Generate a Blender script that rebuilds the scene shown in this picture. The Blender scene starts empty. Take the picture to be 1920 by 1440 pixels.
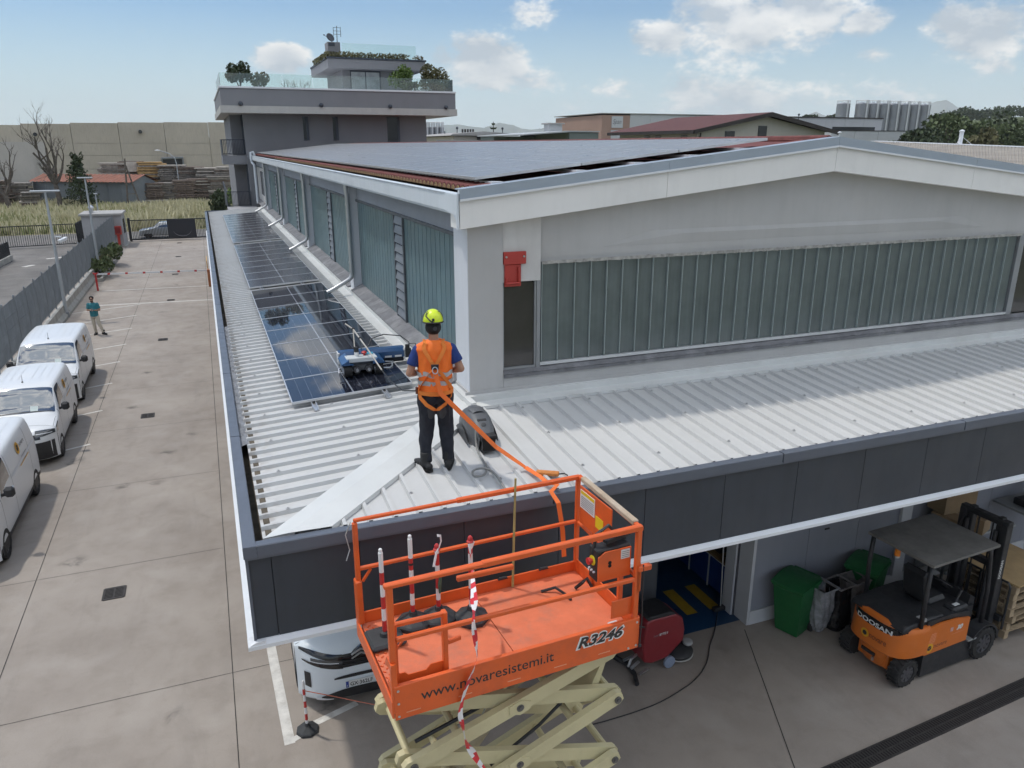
import bpy, bmesh, math, random
from mathutils import Matrix, Vector, noise as mnoise
R = math.radians
rnd = random.Random(7)
scene = bpy.context.scene
COL = scene.collection

# ------------------------------------------------------------------ camera
cam_data = bpy.data.cameras.new('camera')
cam = bpy.data.objects.new('camera', cam_data)
COL.objects.link(cam)
cam.location = (0, 0, 8.2)
cam.rotation_euler = (R(90 - 17.36), 0, R(-21.5))
cam_data.sensor_width = 36
cam_data.lens = 36 * 1430 / 1920
cam_data.clip_start = 0.1
cam_data.clip_end = 60000
scene.camera = cam

# ------------------------------------------------------------------ sun, sky, exposure
LIGHT = Vector((0.907, -1.065, -2.94)).normalized()
sun_data = bpy.data.lights.new('sun', 'SUN')
sun_data.energy = 2.0
sun_data.angle = R(2.2)
sun_data.color = (1.0, 0.95, 0.87)
sun = bpy.data.objects.new('sun', sun_data)
COL.objects.link(sun)
sun.rotation_euler = LIGHT.to_track_quat('-Z', 'Y').to_euler()
sun.location = (-20, 30, 60)
SUN_EL = math.asin(-LIGHT.z)
SUN_AZ = math.atan2(-LIGHT.x, -LIGHT.y)      # clockwise from +Y

vs = scene.view_settings
vs.view_transform = 'Standard'
vs.look = 'None'
vs.gamma = 1
vs.use_curve_mapping = False
vs.exposure = 0.02

world = bpy.data.worlds.new('World')
scene.world = world
world.use_nodes = True
cy_ = scene.cycles
cy_.max_bounces = 6
cy_.diffuse_bounces = 3
cy_.glossy_bounces = 3
cy_.transmission_bounces = 4
cy_.transparent_max_bounces = 12
cy_.volume_bounces = 1
cy_.use_adaptive_sampling = True
cy_.adaptive_threshold = 0.03
cy_.caustics_reflective = False
cy_.caustics_refractive = False
world.cycles.sampling_method = 'MANUAL'
world.cycles.sample_map_resolution = 512

class NT:
    """small helper to chain shader nodes"""
    def __init__(s, tree):
        s.t = tree
        s.n = tree.nodes
    def node(s, typ, **kw):
        nd = s.n.new(typ)
        for k, v in kw.items():
            if k.startswith('i_'):
                nd.inputs[k[2:].replace('_', ' ')].default_value = v
            else:
                setattr(nd, k, v)
        return nd
    def link(s, a, b):
        s.t.links.new(a, b)
    def put(s, sock, v):
        if hasattr(v, 'is_output'):
            s.t.links.new(v, sock)
        else:
            sock.default_value = v
    def math(s, op, a, b=0.0, clamp=False):
        nd = s.n.new('ShaderNodeMath')
        nd.operation = op
        nd.use_clamp = clamp
        s.put(nd.inputs[0], a)
        s.put(nd.inputs[1], b)
        return nd.outputs[0]
    def vmath(s, op, a, b=(0, 0, 0)):
        nd = s.n.new('ShaderNodeVectorMath')
        nd.operation = op
        s.put(nd.inputs[0], a)
        s.put(nd.inputs[1], b)
        return nd.outputs[1] if op in ('DISTANCE', 'LENGTH', 'DOT_PRODUCT') else nd.outputs[0]
    def ramp(s, v, lo, hi, to_lo=0.0, to_hi=1.0, smooth=False):
        nd = s.n.new('ShaderNodeMapRange')
        nd.clamp = True
        if smooth:
            nd.interpolation_type = 'SMOOTHSTEP'
        s.put(nd.inputs[0], v)
        s.put(nd.inputs[1], lo)
        s.put(nd.inputs[2], hi)
        s.put(nd.inputs[3], to_lo)
        s.put(nd.inputs[4], to_hi)
        return nd.outputs[0]
    def noise(s, vec, scale, detail=4.0, rough=0.55, dist=0.0):
        nd = s.n.new('ShaderNodeTexNoise')
        nd.inputs['Scale'].default_value = scale
        nd.inputs['Detail'].default_value = detail
        nd.inputs['Roughness'].default_value = rough
        nd.inputs['Distortion'].default_value = dist
        if vec is not None:
            s.link(vec, nd.inputs['Vector'])
        return nd.outputs['Fac']
    def mix(s, fac, a, b, blend='MIX'):
        nd = s.n.new('ShaderNodeMix')
        nd.data_type = 'RGBA'
        nd.blend_type = blend
        s.put(nd.inputs[0], fac)
        s.put(nd.inputs[6], a if hasattr(a, 'is_output') else tuple(a) + ((1,) if len(a) == 3 else ()))
        s.put(nd.inputs[7], b if hasattr(b, 'is_output') else tuple(b) + ((1,) if len(b) == 3 else ()))
        return nd.outputs[2]
    def sep(s, v):
        nd = s.n.new('ShaderNodeSeparateXYZ')
        s.link(v, nd.inputs[0])
        return nd.outputs
    def comb(s, x, y, z):
        nd = s.n.new('ShaderNodeCombineXYZ')
        for i, v in enumerate((x, y, z)):
            s.put(nd.inputs[i], v)
        return nd.outputs[0]

def build_world():
    nt = world.node_tree
    nt.nodes.clear()
    g = NT(nt)
    out = g.node('ShaderNodeOutputWorld')
    bg = g.node('ShaderNodeBackground')
    g.link(bg.outputs[0], out.inputs[0])
    sky = g.node('ShaderNodeTexSky')
    sky.sky_type = 'NISHITA'
    sky.sun_disc = False
    sky.sun_elevation = SUN_EL
    sky.sun_rotation = SUN_AZ
    sky.altitude = 30
    sky.air_density = 1.15
    sky.dust_density = 0.6
    sky.ozone_density = 2.2
    tc = g.node('ShaderNodeTexCoord')
    d = tc.outputs['Generated']
    x, y, z = g.sep(d)
    # clouds: breakup noise in direction space (stretched so clouds lie flat)
    st = g.comb(x, y, g.math('MULTIPLY', z, 1.9))
    n1 = g.noise(st, 9.0, 5.0, 0.62)
    n1b = g.noise(st, 70.0, 2.5, 0.6)
    n1 = g.math('ADD', g.math('MULTIPLY', n1, 0.78), g.math('MULTIPLY', n1b, 0.22))
    F, cp, sp = 1430.0, math.cos(R(17.36)), math.sin(R(17.36))
    cy, sy = math.cos(R(21.5)), math.sin(R(21.5))
    def pixdir(px, py):
        a, b = (px - 960) / F, -(py - 720) / F
        f = cp + b * sp
        u = -sp + b * cp
        v = Vector((sy * f + cy * a, cy * f - sy * a, u))
        return v.normalized()
    blobs = [(1400, 40, 190, 1.0), (1250, 70, 90, .9), (1500, 20, 130, 1.), (1620, 40, 70, .8), (920, 120, 120, .95), (830, 110, 60, .7),
             (1010, 150, 90, .75), (1000, 25, 90, .8), (535, 105, 62, 1.), (258, 58, 28, .62), (1850, 70, 120, .95),
             (1790, 45, 80, .8), (1150, 165, 80, .7), (1290, 170, 110, .62), (1420, 185, 150, .62), (1640, 105, 50, .75), 
             (1860, 125, 80, .75), (1560, 165, 120, .55), (1060, 195, 140, .5), (1700, 195, 160, .5), (1300, 215, 200, .42)]
    acc = None
    for (bx, by, sz, amp) in blobs:
        v = pixdir(bx, by)
        c = (v.x, v.y, v.z * 1.9)
        dist = g.vmath('DISTANCE', st, c)
        val = g.ramp(dist, 0.0, sz / F * 1.45, amp, 0.0, True)
        acc = val if acc is None else g.math('MAXIMUM', acc, val)
    # the rest of the sky carries the same broken cumulus
    lay = g.comb(g.math('DIVIDE', x, g.math('ADD', g.math('ABSOLUTE', z), 0.25)), g.math('DIVIDE', y, g.math('ADD', g.math('ABSOLUTE', z), 0.25)), 0.0)
    big = g.noise(lay, 1.5, 2.0, 0.5)
    front = g.math('ADD', g.math('MULTIPLY', x, sy), g.math('MULTIPLY', y, cy))
    lo = g.ramp(front, 0.25, 0.6, 0.36, 0.45)
    cov = g.ramp(big, lo, g.math('ADD', lo, 0.17), 0.0, 0.95, True)
    away = g.math('MAXIMUM', g.ramp(z, 0.17, 0.26), g.ramp(front, 0.72, 0.5))
    acc = g.math('MAXIMUM', acc, g.math('MULTIPLY', cov, away))
    dens = g.math('ADD', acc, g.math('MULTIPLY', g.math('SUBTRACT', n1, 0.5), 1.9))
    alpha = g.ramp(dens, 0.42, 0.78, 0.0, 0.93, True)
    alpha = g.math('MULTIPLY', alpha, g.ramp(z, 0.004, 0.035))
    n3 = g.noise(g.vmath('ADD', st, (0.0, 0.0, 0.03)), 9.0, 2.0, 0.6)
    lit = g.ramp(g.math('SUBTRACT', g.math('ADD', n1, 0.0), n3), -0.09, 0.13)
    core = g.ramp(dens, 0.75, 1.35)
    cloud = g.mix(lit, (0.50, 0.56, 0.63), (0.99, 0.975, 0.95))
    cloud = g.mix(g.math('MULTIPLY', core, 0.75), cloud, (0.46, 0.52, 0.60))
    # clouds above the view are brightened with height to add ambient light
    up = g.ramp(z, 0.12, 0.6, 1.0, 2.1)
    cloud = g.mix(1.0, cloud, g.comb(up, up, up), 'MULTIPLY')
    skyc = g.mix(1.0, sky.outputs[0], (SKY_S * 0.60, SKY_S * 0.76, SKY_S * 0.92), 'MULTIPLY')
    # pale humid air low down
    skyc = g.mix(g.ramp(z, 0.0, 0.15, 0.92, 0.0), skyc, (0.66, 0.80, 0.89))
    col = g.mix(alpha, skyc, cloud)
    g.link(col, bg.inputs[0])
    bg.inputs[1].default_value = 1.0
SKY_S = 0.12      # strength of the sky texture (multiplied in before the clouds)
build_world()

# ------------------------------------------------------------------ materials
MATS = {}
def mat(name, col, rough=0.6, metal=0.0, var=0.12, scale=2.0, bump=0.0, bscale=40.0, spec=0.5, dirt=None, dirt_amt=0.0, coat=0.0, streak=0.0, trans=0.0):
    """procedural material: base colour broken by two noises, optional dirt and relief"""
    if name in MATS:
        return MATS[name]
    m = bpy.data.materials.new(name)
    m.use_nodes = True
    nt = m.node_tree
    g = NT(nt)
    b = nt.nodes['Principled BSDF']
    tc = g.node('ShaderNodeTexCoord')
    v = tc.outputs['Object']
    c = tuple(col) + (1,)
    if var > 0:
        n = g.noise(v, scale, 6.0, 0.6)
        dark = tuple(max(0, q * (1 - var)) for q in col)
        lite = tuple(min(1, q * (1 + var)) for q in col)
        cc = g.mix(g.ramp(n, 0.3, 0.7), dark, lite)
    else:
        cc = None
    if streak > 0:
        sx, sy_, sz = g.sep(v)
        sv = g.comb(g.math('MULTIPLY', sx, 3.0), g.math('MULTIPLY', sy_, 3.0), g.math('MULTIPLY', sz, 0.35))
        sn = g.noise(sv, 2.0, 6.0, 0.65)
        cc = g.mix(g.ramp(sn, 0.48, 0.75, 0, streak), cc if cc is not None else c, tuple(q * 0.55 for q in col))
    if dirt is not None:
        dn = g.noise(v, scale * 0.6, 8.0, 0.68)
        cc = g.mix(g.ramp(dn, 0.5, 0.75, 0, dirt_amt), cc if cc is not None else c, dirt)
    if cc is None:
        b.inputs['Base Color'].default_value = c
    else:
        g.link(cc, b.inputs['Base Color'])
    b.inputs['Roughness'].default_value = rough
    if var > 0 and metal == 0 and rough > 0.15:
        rn = g.noise(v, scale * 2.3, 4.0, 0.6)
        g.link(g.ramp(rn, 0.3, 0.7, max(0.02, rough - 0.08), min(1, rough + 0.08)), b.inputs['Roughness'])
    b.inputs['Metallic'].default_value = metal
    b.inputs['Specular IOR Level'].default_value = spec
    b.inputs['Coat Weight'].default_value = coat
    b.inputs['Coat Roughness'].default_value = 0.05
    b.inputs['Transmission Weight'].default_value = trans
    if bump > 0:
        bn = g.noise(v, bscale, 4.0, 0.6)
        bp = g.node('ShaderNodeBump')
        bp.inputs['Strength'].default_value = bump
        bp.inputs['Distance'].default_value = 0.01
        g.link(bn, bp.inputs['Height'])
        g.link(bp.outputs[0], b.inputs['Normal'])
    MATS[name] = m
    return m

def glassmat(name, tint, rough=0.02, alpha=0.35):
    """thin pane: mostly see-through, reflecting by angle"""
    if name in MATS:
        return MATS[name]
    m = bpy.data.materials.new(name)
    m.use_nodes = True
    nt = m.node_tree
    nt.nodes.clear()
    g = NT(nt)
    out = g.node('ShaderNodeOutputMaterial')
    tr = g.node('ShaderNodeBsdfTransparent')
    tr.inputs[0].default_value = tuple(tint) + (1,)
    gl = g.node('ShaderNodeBsdfGlossy')
    gl.inputs['Roughness'].default_value = rough
    fr = g.node('ShaderNodeFresnel')
    fr.inputs[0].default_value = 1.5
    mx = g.node('ShaderNodeMixShader')
    g.link(g.ramp(fr.outputs[0], 0.0, 1.0, alpha * 0.2, 1.0), mx.inputs[0])
    g.link(tr.outputs[0], mx.inputs[1])
    g.link(gl.outputs[0], mx.inputs[2])
    g.link(mx.outputs[0], out.inputs[0])
    MATS[name] = m
    return m

# ------------------------------------------------------------------ mesh building
class MB:
    def __init__(s):
        s.v = []
        s.f = []
        s.m = Matrix.Identity(4)
    def at(s, x=0, y=0, z=0, rz=0, rx=0, ry=0):
        s.m = Matrix.Translation((x, y, z)) @ Matrix.Rotation(rz, 4, 'Z') @ Matrix.Rotation(ry, 4, 'Y') @ Matrix.Rotation(rx, 4, 'X')
        return s
    def add(s, vs_, fs_):
        o = len(s.v)
        s.v += [tuple(s.m @ Vector(p)) for p in vs_]
        s.f += [tuple(i + o for i in f) for f in fs_]
        return s
    def box(s, x0, x1, y0, y1, z0, z1, b=0.0):
        if x0 > x1: x0, x1 = x1, x0
        if y0 > y1: y0, y1 = y1, y0
        if z0 > z1: z0, z1 = z1, z0
        if b <= 0:
            V = [(x0, y0, z0), (x1, y0, z0), (x1, y1, z0), (x0, y1, z0), (x0, y0, z1), (x1, y0, z1), (x1, y1, z1), (x0, y1, z1)]
            return s.add(V, [(0, 3, 2, 1), (4, 5, 6, 7), (0, 1, 5, 4), (1, 2, 6, 5), (2, 3, 7, 6), (3, 0, 4, 7)])
        b = min(b, (x1 - x0) * .45, (y1 - y0) * .45, (z1 - z0) * .45)
        bm = bmesh.new()
        V = []
        for X, sx in ((x0, 1), (x1, -1)):
            for Y, sy in ((y0, 1), (y1, -1)):
                for Z, sz in ((z0, 1), (z1, -1)):
                    V += [(X, Y + sy * b, Z + sz * b), (X + sx * b, Y, Z + sz * b), (X + sx * b, Y + sy * b, Z)]
        vv = [bm.verts.new(p) for p in V]
        r = bmesh.ops.convex_hull(bm, input=vv)
        bmesh.ops.recalc_face_normals(bm, faces=bm.faces)
        bm.verts.index_update()
        s.add([tuple(p.co) for p in bm.verts], [tuple(q.index for q in f.verts) for f in bm.faces])
        bm.free()
        return s
    def prism(s, poly, a, b, axis='y'):
        """extrude a closed polygon; axis is the extrusion axis; poly holds the two other coordinates in order"""
        n = len(poly)
        def P(p, t):
            if axis == 'x': return (t, p[0], p[1])
            if axis == 'y': return (p[0], t, p[1])
            return (p[0], p[1], t)
        V = [P(p, a) for p in poly] + [P(p, b) for p in poly]
        fs = [tuple(range(n)), tuple(range(2 * n - 1, n - 1, -1))]
        fs += [(i, i + n, (i + 1) % n + n, (i + 1) % n) for i in range(n)]
        return s.add(V, fs)
    def tube(s, pts, r, n=8, closed=False, cap=True, flat=1.0):
        pts = [Vector(p) for p in pts]
        rs = r if isinstance(r, (list, tuple)) else [r] * len(pts)
        N = len(pts)
        prev = None
        V = []
        for i, p in enumerate(pts):
            if closed:
                t = pts[(i + 1) % N] - pts[i - 1]
            else:
                t = pts[min(i + 1, N - 1)] - pts[max(i - 1, 0)]
            if t.length < 1e-9:
                t = Vector((0, 0, 1))
            t.normalize()
            if prev is None:
                u = t.orthogonal().normalized() if abs(t.z) > 0.95 else t.cross(Vector((0, 0, 1))).normalized()
            else:
                u = prev - t * prev.dot(t)
                u = u.normalized() if u.length > 1e-6 else t.orthogonal().normalized()
            prev = u
            w = t.cross(u)
            for k in range(n):
                a = 2 * math.pi * k / n
                V.append(tuple(p + u * (math.cos(a) * rs[i]) + w * (math.sin(a) * rs[i] * flat)))
        F_ = []
        for i in range(N - (0 if closed else 1)):
            j = (i + 1) % N
            for k in range(n):
                l = (k + 1) % n
                F_.append((i * n + k, i * n + l, j * n + l, j * n + k))
        if cap and not closed:
            F_.append(tuple(range(n - 1, -1, -1)))
            F_.append(tuple((N - 1) * n + k for k in range(n)))
        return s.add(V, F_)
    def cyl(s, p0, p1, r0, r1=None, n=12):
        return s.tube([p0, p1], [r0, r0 if r1 is None else r1], n)
    def bar(s, p0, p1, w, h, b=0.0):
        """rectangular bar between two points (w across, h up)"""
        p0, p1 = Vector(p0), Vector(p1)
        t = p1 - p0
        L = t.length
        t.normalize()
        up = Vector((0, 0, 1)) if abs(t.z) < 0.95 else Vector((0, 1, 0))
        u = t.cross(up).normalized()
        w_ = u.cross(t)
        sv = s.m
        mm = Matrix((u, t, w_)).transposed().to_4x4()
        s.m = sv @ Matrix.Translation(p0) @ mm
        s.box(-w / 2, w / 2, 0, L, -h / 2, h / 2, b)
        s.m = sv
        return s
    def lathe(s, prof, n=16, c=(0, 0, 0)):
        V = []
        for (r, z) in prof:
            for k in range(n):
                a = 2 * math.pi * k / n
                V.append((c[0] + r * math.cos(a), c[1] + r * math.sin(a), c[2] + z))
        F_ = []
        for i in range(len(prof) - 1):
            for k in range(n):
                l = (k + 1) % n
                F_.append((i * n + k, i * n + l, (i + 1) * n + l, (i + 1) * n + k))
        F_.append(tuple(range(n - 1, -1, -1)))
        F_.append(tuple((len(prof) - 1) * n + k for k in range(n)))
        return s.add(V, F_)
    def grid(s, fn, nu, nv, flip=False):
        V = [fn(i / nu, j / nv) for i in range(nu + 1) for j in range(nv + 1)]
        F_ = []
        for i in range(nu):
            for j in range(nv):
                q = (i * (nv + 1) + j, (i + 1) * (nv + 1) + j, (i + 1) * (nv + 1) + j + 1, i * (nv + 1) + j + 1)
                F_.append(q[::-1] if flip else q)
        return s.add(V, F_)
    def ball(s, c, r, n=10, m_=6):
        rx, ry, rz = r if isinstance(r, (tuple, list)) else (r, r, r)
        return s.grid(lambda u, v: (c[0] + rx * math.sin(math.pi * v) * math.cos(2 * math.pi * u), c[1] + ry * math.sin(math.pi * v) * math.sin(2 * math.pi * u), c[2] - rz * math.cos(math.pi * v)), n, m_)
    def mesh(s, name, material, smooth=False):
        me = bpy.data.meshes.new(name)
        me.from_pydata(s.v, [], s.f)
        if material is not None:
            me.materials.append(material)
        me.update()
        if smooth:
            for p in me.polygons:
                p.use_smooth = True
            if smooth != 'all':
                me.set_sharp_from_angle(angle=R(38))
        return me
    def build(s, name, material, parent=None, smooth=False, kind=None, label=None):
        return put(name, s.mesh(name, material, smooth), parent, kind, label)

BASE = {}
def put(name, me, parent=None, kind=None, label=None, m=None):
    o = bpy.data.objects.new(name, me)
    COL.objects.link(o)
    if m is not None:
        o.matrix_basis = m
    if parent is not None:
        o.parent = parent
        if parent.name in BASE and BASE[parent.name] is not None:
            o.matrix_parent_inverse = BASE[parent.name]
    if kind:
        o['kind'] = kind
    if label:
        o['label'] = label
    return o
def tag(o, label, cat, group=None):
    o['label'] = label
    o['category'] = cat
    if group:
        o['group'] = group
    return o
def thing(name, label, cat, loc=(0, 0, 0), rz=0.0, group=None, local=False):
    """an Empty at the thing's base; parts of it are written in world coordinates unless local"""
    o = bpy.data.objects.new(name, None)
    COL.objects.link(o)
    o.empty_display_size = 0.2
    o.location = loc
    o.rotation_euler = (0, 0, rz)
    tag(o, label, cat, group)
    if not local:
        BASE[o.name] = (Matrix.Translation(loc) @ Matrix.Rotation(rz, 4, 'Z')).inverted()
    return o
def copy_tree(o, parent=None):
    c = o.copy()
    COL.objects.link(c)
    if parent is not None:
        c.parent = parent
    for ch in list(KIDS.get(o.name, [])) or [q for q in o.children]:
        copy_tree(ch, c)
    return c
KIDS = {}
_txt = {}
def text_mesh(body, size, depth=0.002, shear=0.0, bold=0.0, space=1.0):
    cu = bpy.data.curves.new('lettering', 'FONT')
    cu.body = body
    cu.size = size
    cu.extrude = depth
    cu.shear = shear
    cu.offset = bold
    cu.space_character = space
    cu.resolution_u = 3
    o = bpy.data.objects.new('lettering', cu)
    COL.objects.link(o)
    dg = bpy.context.evaluated_depsgraph_get()
    me = bpy.data.meshes.new_from_object(o.evaluated_get(dg))
    bpy.data.objects.remove(o)
    bpy.data.curves.remove(cu)
    return me
def lettering(body, size, origin, xdir, ydir, material, parent, bold=0.0, shear=0.0, name='lettering', depth=0.0015, xscale=1.0, space=1.0):
    """text lying on a surface: origin is the lower left of the first letter"""
    me = text_mesh(body, size, depth, shear, bold, space)
    me.materials.clear()
    me.materials.append(material)
    X = Vector(xdir).normalized()
    Y = Vector(ydir).normalized()
    Z = X.cross(Y)
    m = Matrix((X * xscale, Y, Z)).transposed().to_4x4()
    m.translation = Vector(origin)
    me.transform(m)
    return put(name, me, parent)
def setmat(o, *ms):
    o.data.materials.clear()
    for m in ms:
        o.data.materials.append(m)
# ------------------------------------------------------------------ ground
def concrete_mat():
    m = bpy.data.materials.new('yard_concrete')
    m.use_nodes = True
    g = NT(m.node_tree)
    b = m.node_tree.nodes['Principled BSDF']
    v = g.node('ShaderNodeTexCoord').outputs['Object']
    n1 = g.noise(v, 0.35, 8, 0.62)
    n2 = g.noise(v, 1.7, 8, 0.66, 0.4)
    x, y, z = g.sep(v)
    sv = g.comb(g.math('MULTIPLY', x, 1.6), g.math('MULTIPLY', y, 0.35), 0.0)
    n3 = g.noise(sv, 1.0, 6, 0.62, 0.6)
    n4 = g.noise(v, 60, 3, 0.6)
    c = g.mix(g.ramp(n1, 0.3, 0.7), (0.272, 0.232, 0.198), (0.378, 0.332, 0.288))
    c = g.mix(g.ramp(n2, 0.48, 0.76, 0, 0.38), c, (0.20, 0.172, 0.148))
    c = g.mix(g.ramp(n3, 0.52, 0.78, 0, 0.38), c, (0.18, 0.16, 0.142))
    c = g.mix(g.ramp(g.noise(v, 0.9, 5, 0.5, 0.2), 0.55, 0.72, 0, 0.35), c, (0.44, 0.40, 0.36))
    c = g.mix(g.ramp(n4, 0.3, 0.7, 0, 0.22), c, (0.16, 0.14, 0.12))
    vo = g.node('ShaderNodeTexVoronoi')
    vo.inputs['Scale'].default_value = 0.55
    g.link(g.vmath('ADD', v, g.comb(g.math('MULTIPLY', n2, 0.8), n2, 0)), vo.inputs['Vector'])
    c = g.mix(g.math('MULTIPLY', g.ramp(vo.outputs['Distance'], 0.02, 0.16, 1, 0, True), g.ramp(n2, 0.42, 0.6)), c, (0.09, 0.08, 0.07))
    g.link(c, b.inputs['Base Color'])
    g.link(g.ramp(n2, 0.3, 0.7, 0.62, 0.85), b.inputs['Roughness'])
    bp = g.node('ShaderNodeBump')
    bp.inputs['Strength'].default_value = 0.25
    bp.inputs['Distance'].default_value = 0.01
    g.link(g.noise(v, 90, 3, 0.6), bp.inputs['Height'])
    g.link(bp.outputs[0], b.inputs['Normal'])
    return m
CONC = concrete_mat()
DARKGAP = mat('dark_joint', (0.03, 0.028, 0.026), 0.9, var=0)
ASPH = mat('asphalt', (0.15, 0.14, 0.13), 0.85, var=0.25, scale=0.6, bump=0.3, bscale=120, dirt=(0.22, 0.2, 0.18), dirt_amt=0.5)
DRYSOIL = mat('dry_field_soil', (0.24, 0.22, 0.12), 0.95, var=0.3, scale=0.15, dirt=(0.11, 0.13, 0.05), dirt_amt=0.7)
PLAIN = mat('far_plain', (0.12, 0.13, 0.07), 0.95, var=0.35, scale=0.004, dirt=(0.20, 0.18, 0.11), dirt_amt=0.6)
WLINE = mat('white_road_paint', (0.62, 0.60, 0.56), 0.7, var=0.15, scale=6, dirt=(0.33, 0.30, 0.26), dirt_amt=0.75)

def sheet(name, x0, x1, y0, y1, z, m, parent=None, kind='structure'):
    b = MB().add([(x0, y0, z), (x1, y0, z), (x1, y1, z), (x0, y1, z)], [(0, 1, 2, 3)])
    return b.build(name, m, parent, kind=kind if parent is None else None)
sheet('terrain', -26000, 26000, -6000, 40000, -0.06, PLAIN)
yard = sheet('yard', -7.9, 30, -6, 78.2, 0, CONC)
sheet('road', -16.5, -7.9, 0, 76, -0.012, ASPH)
sheet('service_lane', -60, 40, 76, 86, -0.02, ASPH)
sheet('field', -90, 30, 86, 200, -0.016, DRYSOIL)
# expansion joints and painted lines of the yard
def strip(name, x0, y0, x1, y1, w, m, z=0.004):
    d = Vector((x1 - x0, y1 - y0, 0)).normalized()
    n = Vector((-d.y, d.x, 0)) * w / 2
    p, q = Vector((x0, y0, z)), Vector((x1, y1, z))
    MB().add([p - n, q - n, q + n, p + n], [(0, 1, 2, 3)]).build(name, m, yard)
for xj in (-3.9, -0.4):
    strip('joint', xj, 0, xj, 77, 0.013, DARKGAP)
yj = 2.7
while yj < 77:
    strip('joint', -7.3, yj, (-0.42 if yj > 12 else 3.0), yj + 0.0, 0.009, DARKGAP, 0.003)
    yj += 4.35
strip('joint', 4.6, 2.0, 8.1, 9.3, 0.014, DARKGAP, 0.003)
strip('joint', 2.5, 8.6, 9.0, 3.4, 0.014, DARKGAP, 0.0035)
strip('painted_line', -6.2, 50.4, -0.2, 50.0, 0.11, WLINE)
strip('painted_line', -5.9, 45.7, -0.15, 45.2, 0.17, WLINE)
for yt in (45.2, 42.2, 39.15, 35.9, 32.9, 29.8, 26.6, 23.45):
    strip('painted_line', -6.9, yt - 1.35, -3.8, yt, 0.09, WLINE, 0.005)
strip('painted_line', 0.22, 12.5, 0.30, 9.45, 0.15, WLINE)
strip('painted_line', 0.30, 9.50, 0.54, 9.60, 0.10, WLINE, 0.005)
strip('painted_line', 0.62, 9.72, 1.35, 9.95, 0.12, WLINE, 0.005)
# gully grates with slats
IRON = mat('cast_iron', (0.045, 0.04, 0.038), 0.7, 0.3, var=0.3, scale=10)
PIT = mat('gully_pit', (0.012, 0.011, 0.01), 0.95, var=0)
def gully(x, y, sx=0.36, sy=0.40):
    lab = 'small cast iron gully grate in the yard, ' + {0: 'nearest the camera', 1: 'second from the camera', 2: 'beside the first parking lines', 3: 'on the wide white line'}.get(gully.n, ['on the wide white line','just past the boom','between the boom and the gate','right before the sliding gate'][min(gully.n, 6) - 3])
    t = thing('drain_grate', lab, 'drain grate', (x, y, 0), group='gully grates along the drive', local=True)
    gully.n += 1
    MB().add([(-sx/2, -sy/2, 0.005), (sx/2, -sy/2, 0.005), (sx/2, sy/2, 0.005), (-sx/2, sy/2, 0.005)], [(0, 1, 2, 3)]).build('pit', PIT, t)
    f = MB()
    for a in (-1, 1):
        f.box(a * sx/2 - 0.02, a * sx/2 + 0.02, -sy/2, sy/2, 0.001, 0.014)
        f.box(-sx/2, sx/2, a * sy/2 - 0.02, a * sy/2 + 0.02, 0.001, 0.013)
    f.box(-0.015, 0.015, -sy/2, sy/2, 0.002, 0.012)
    f.build('frame', IRON, t)
    me = MB().box(-sx/2, sx/2, -0.014, 0.014, 0.0045, 0.011).mesh('slat', IRON)
    for k in range(8):
        o = put('slat', me, t)
        o.location = (0, -sy/2 + (k + 0.6) * sy / 8.2, 0)
gully.n = 0
for (gx, gy) in ((-2.42, 14.68), (-2.4, 25.5), (-2.35, 36.2), (-2.3, 45.9), (-2.3, 55.5), (-2.3, 64.6), (-2.4, 74.0)):
    gully(gx, gy)
# long channel drain in front of the workshop
ch = thing('channel_drain', 'long slotted channel drain crossing the concrete in front of the forklift', 'drain', (9.2, 6.3, 0), R(3.6), local=True)
MB().add([(-4, -.12, 0.005), (5, -.12, 0.005), (5, .12, 0.005), (-4, .12, 0.005)], [(0, 1, 2, 3)]).build('pit', PIT, ch)
f = MB()
for a in (-1, 1):
    f.box(-4, 5, a * 0.125 - 0.014, a * 0.125 + 0.014, 0.001, 0.016)
f.box(-4, 5, -0.012, 0.012, 0.002, 0.0125)
f.build('frame', IRON, ch)
me = MB().box(-0.014, 0.014, -0.115, 0.115, 0.0045, 0.011).mesh('slat', IRON)
for k in range(180):
    o = put('slat', me, ch)
    o.location = (-3.98 + k * 0.05, 0, 0)

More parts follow.
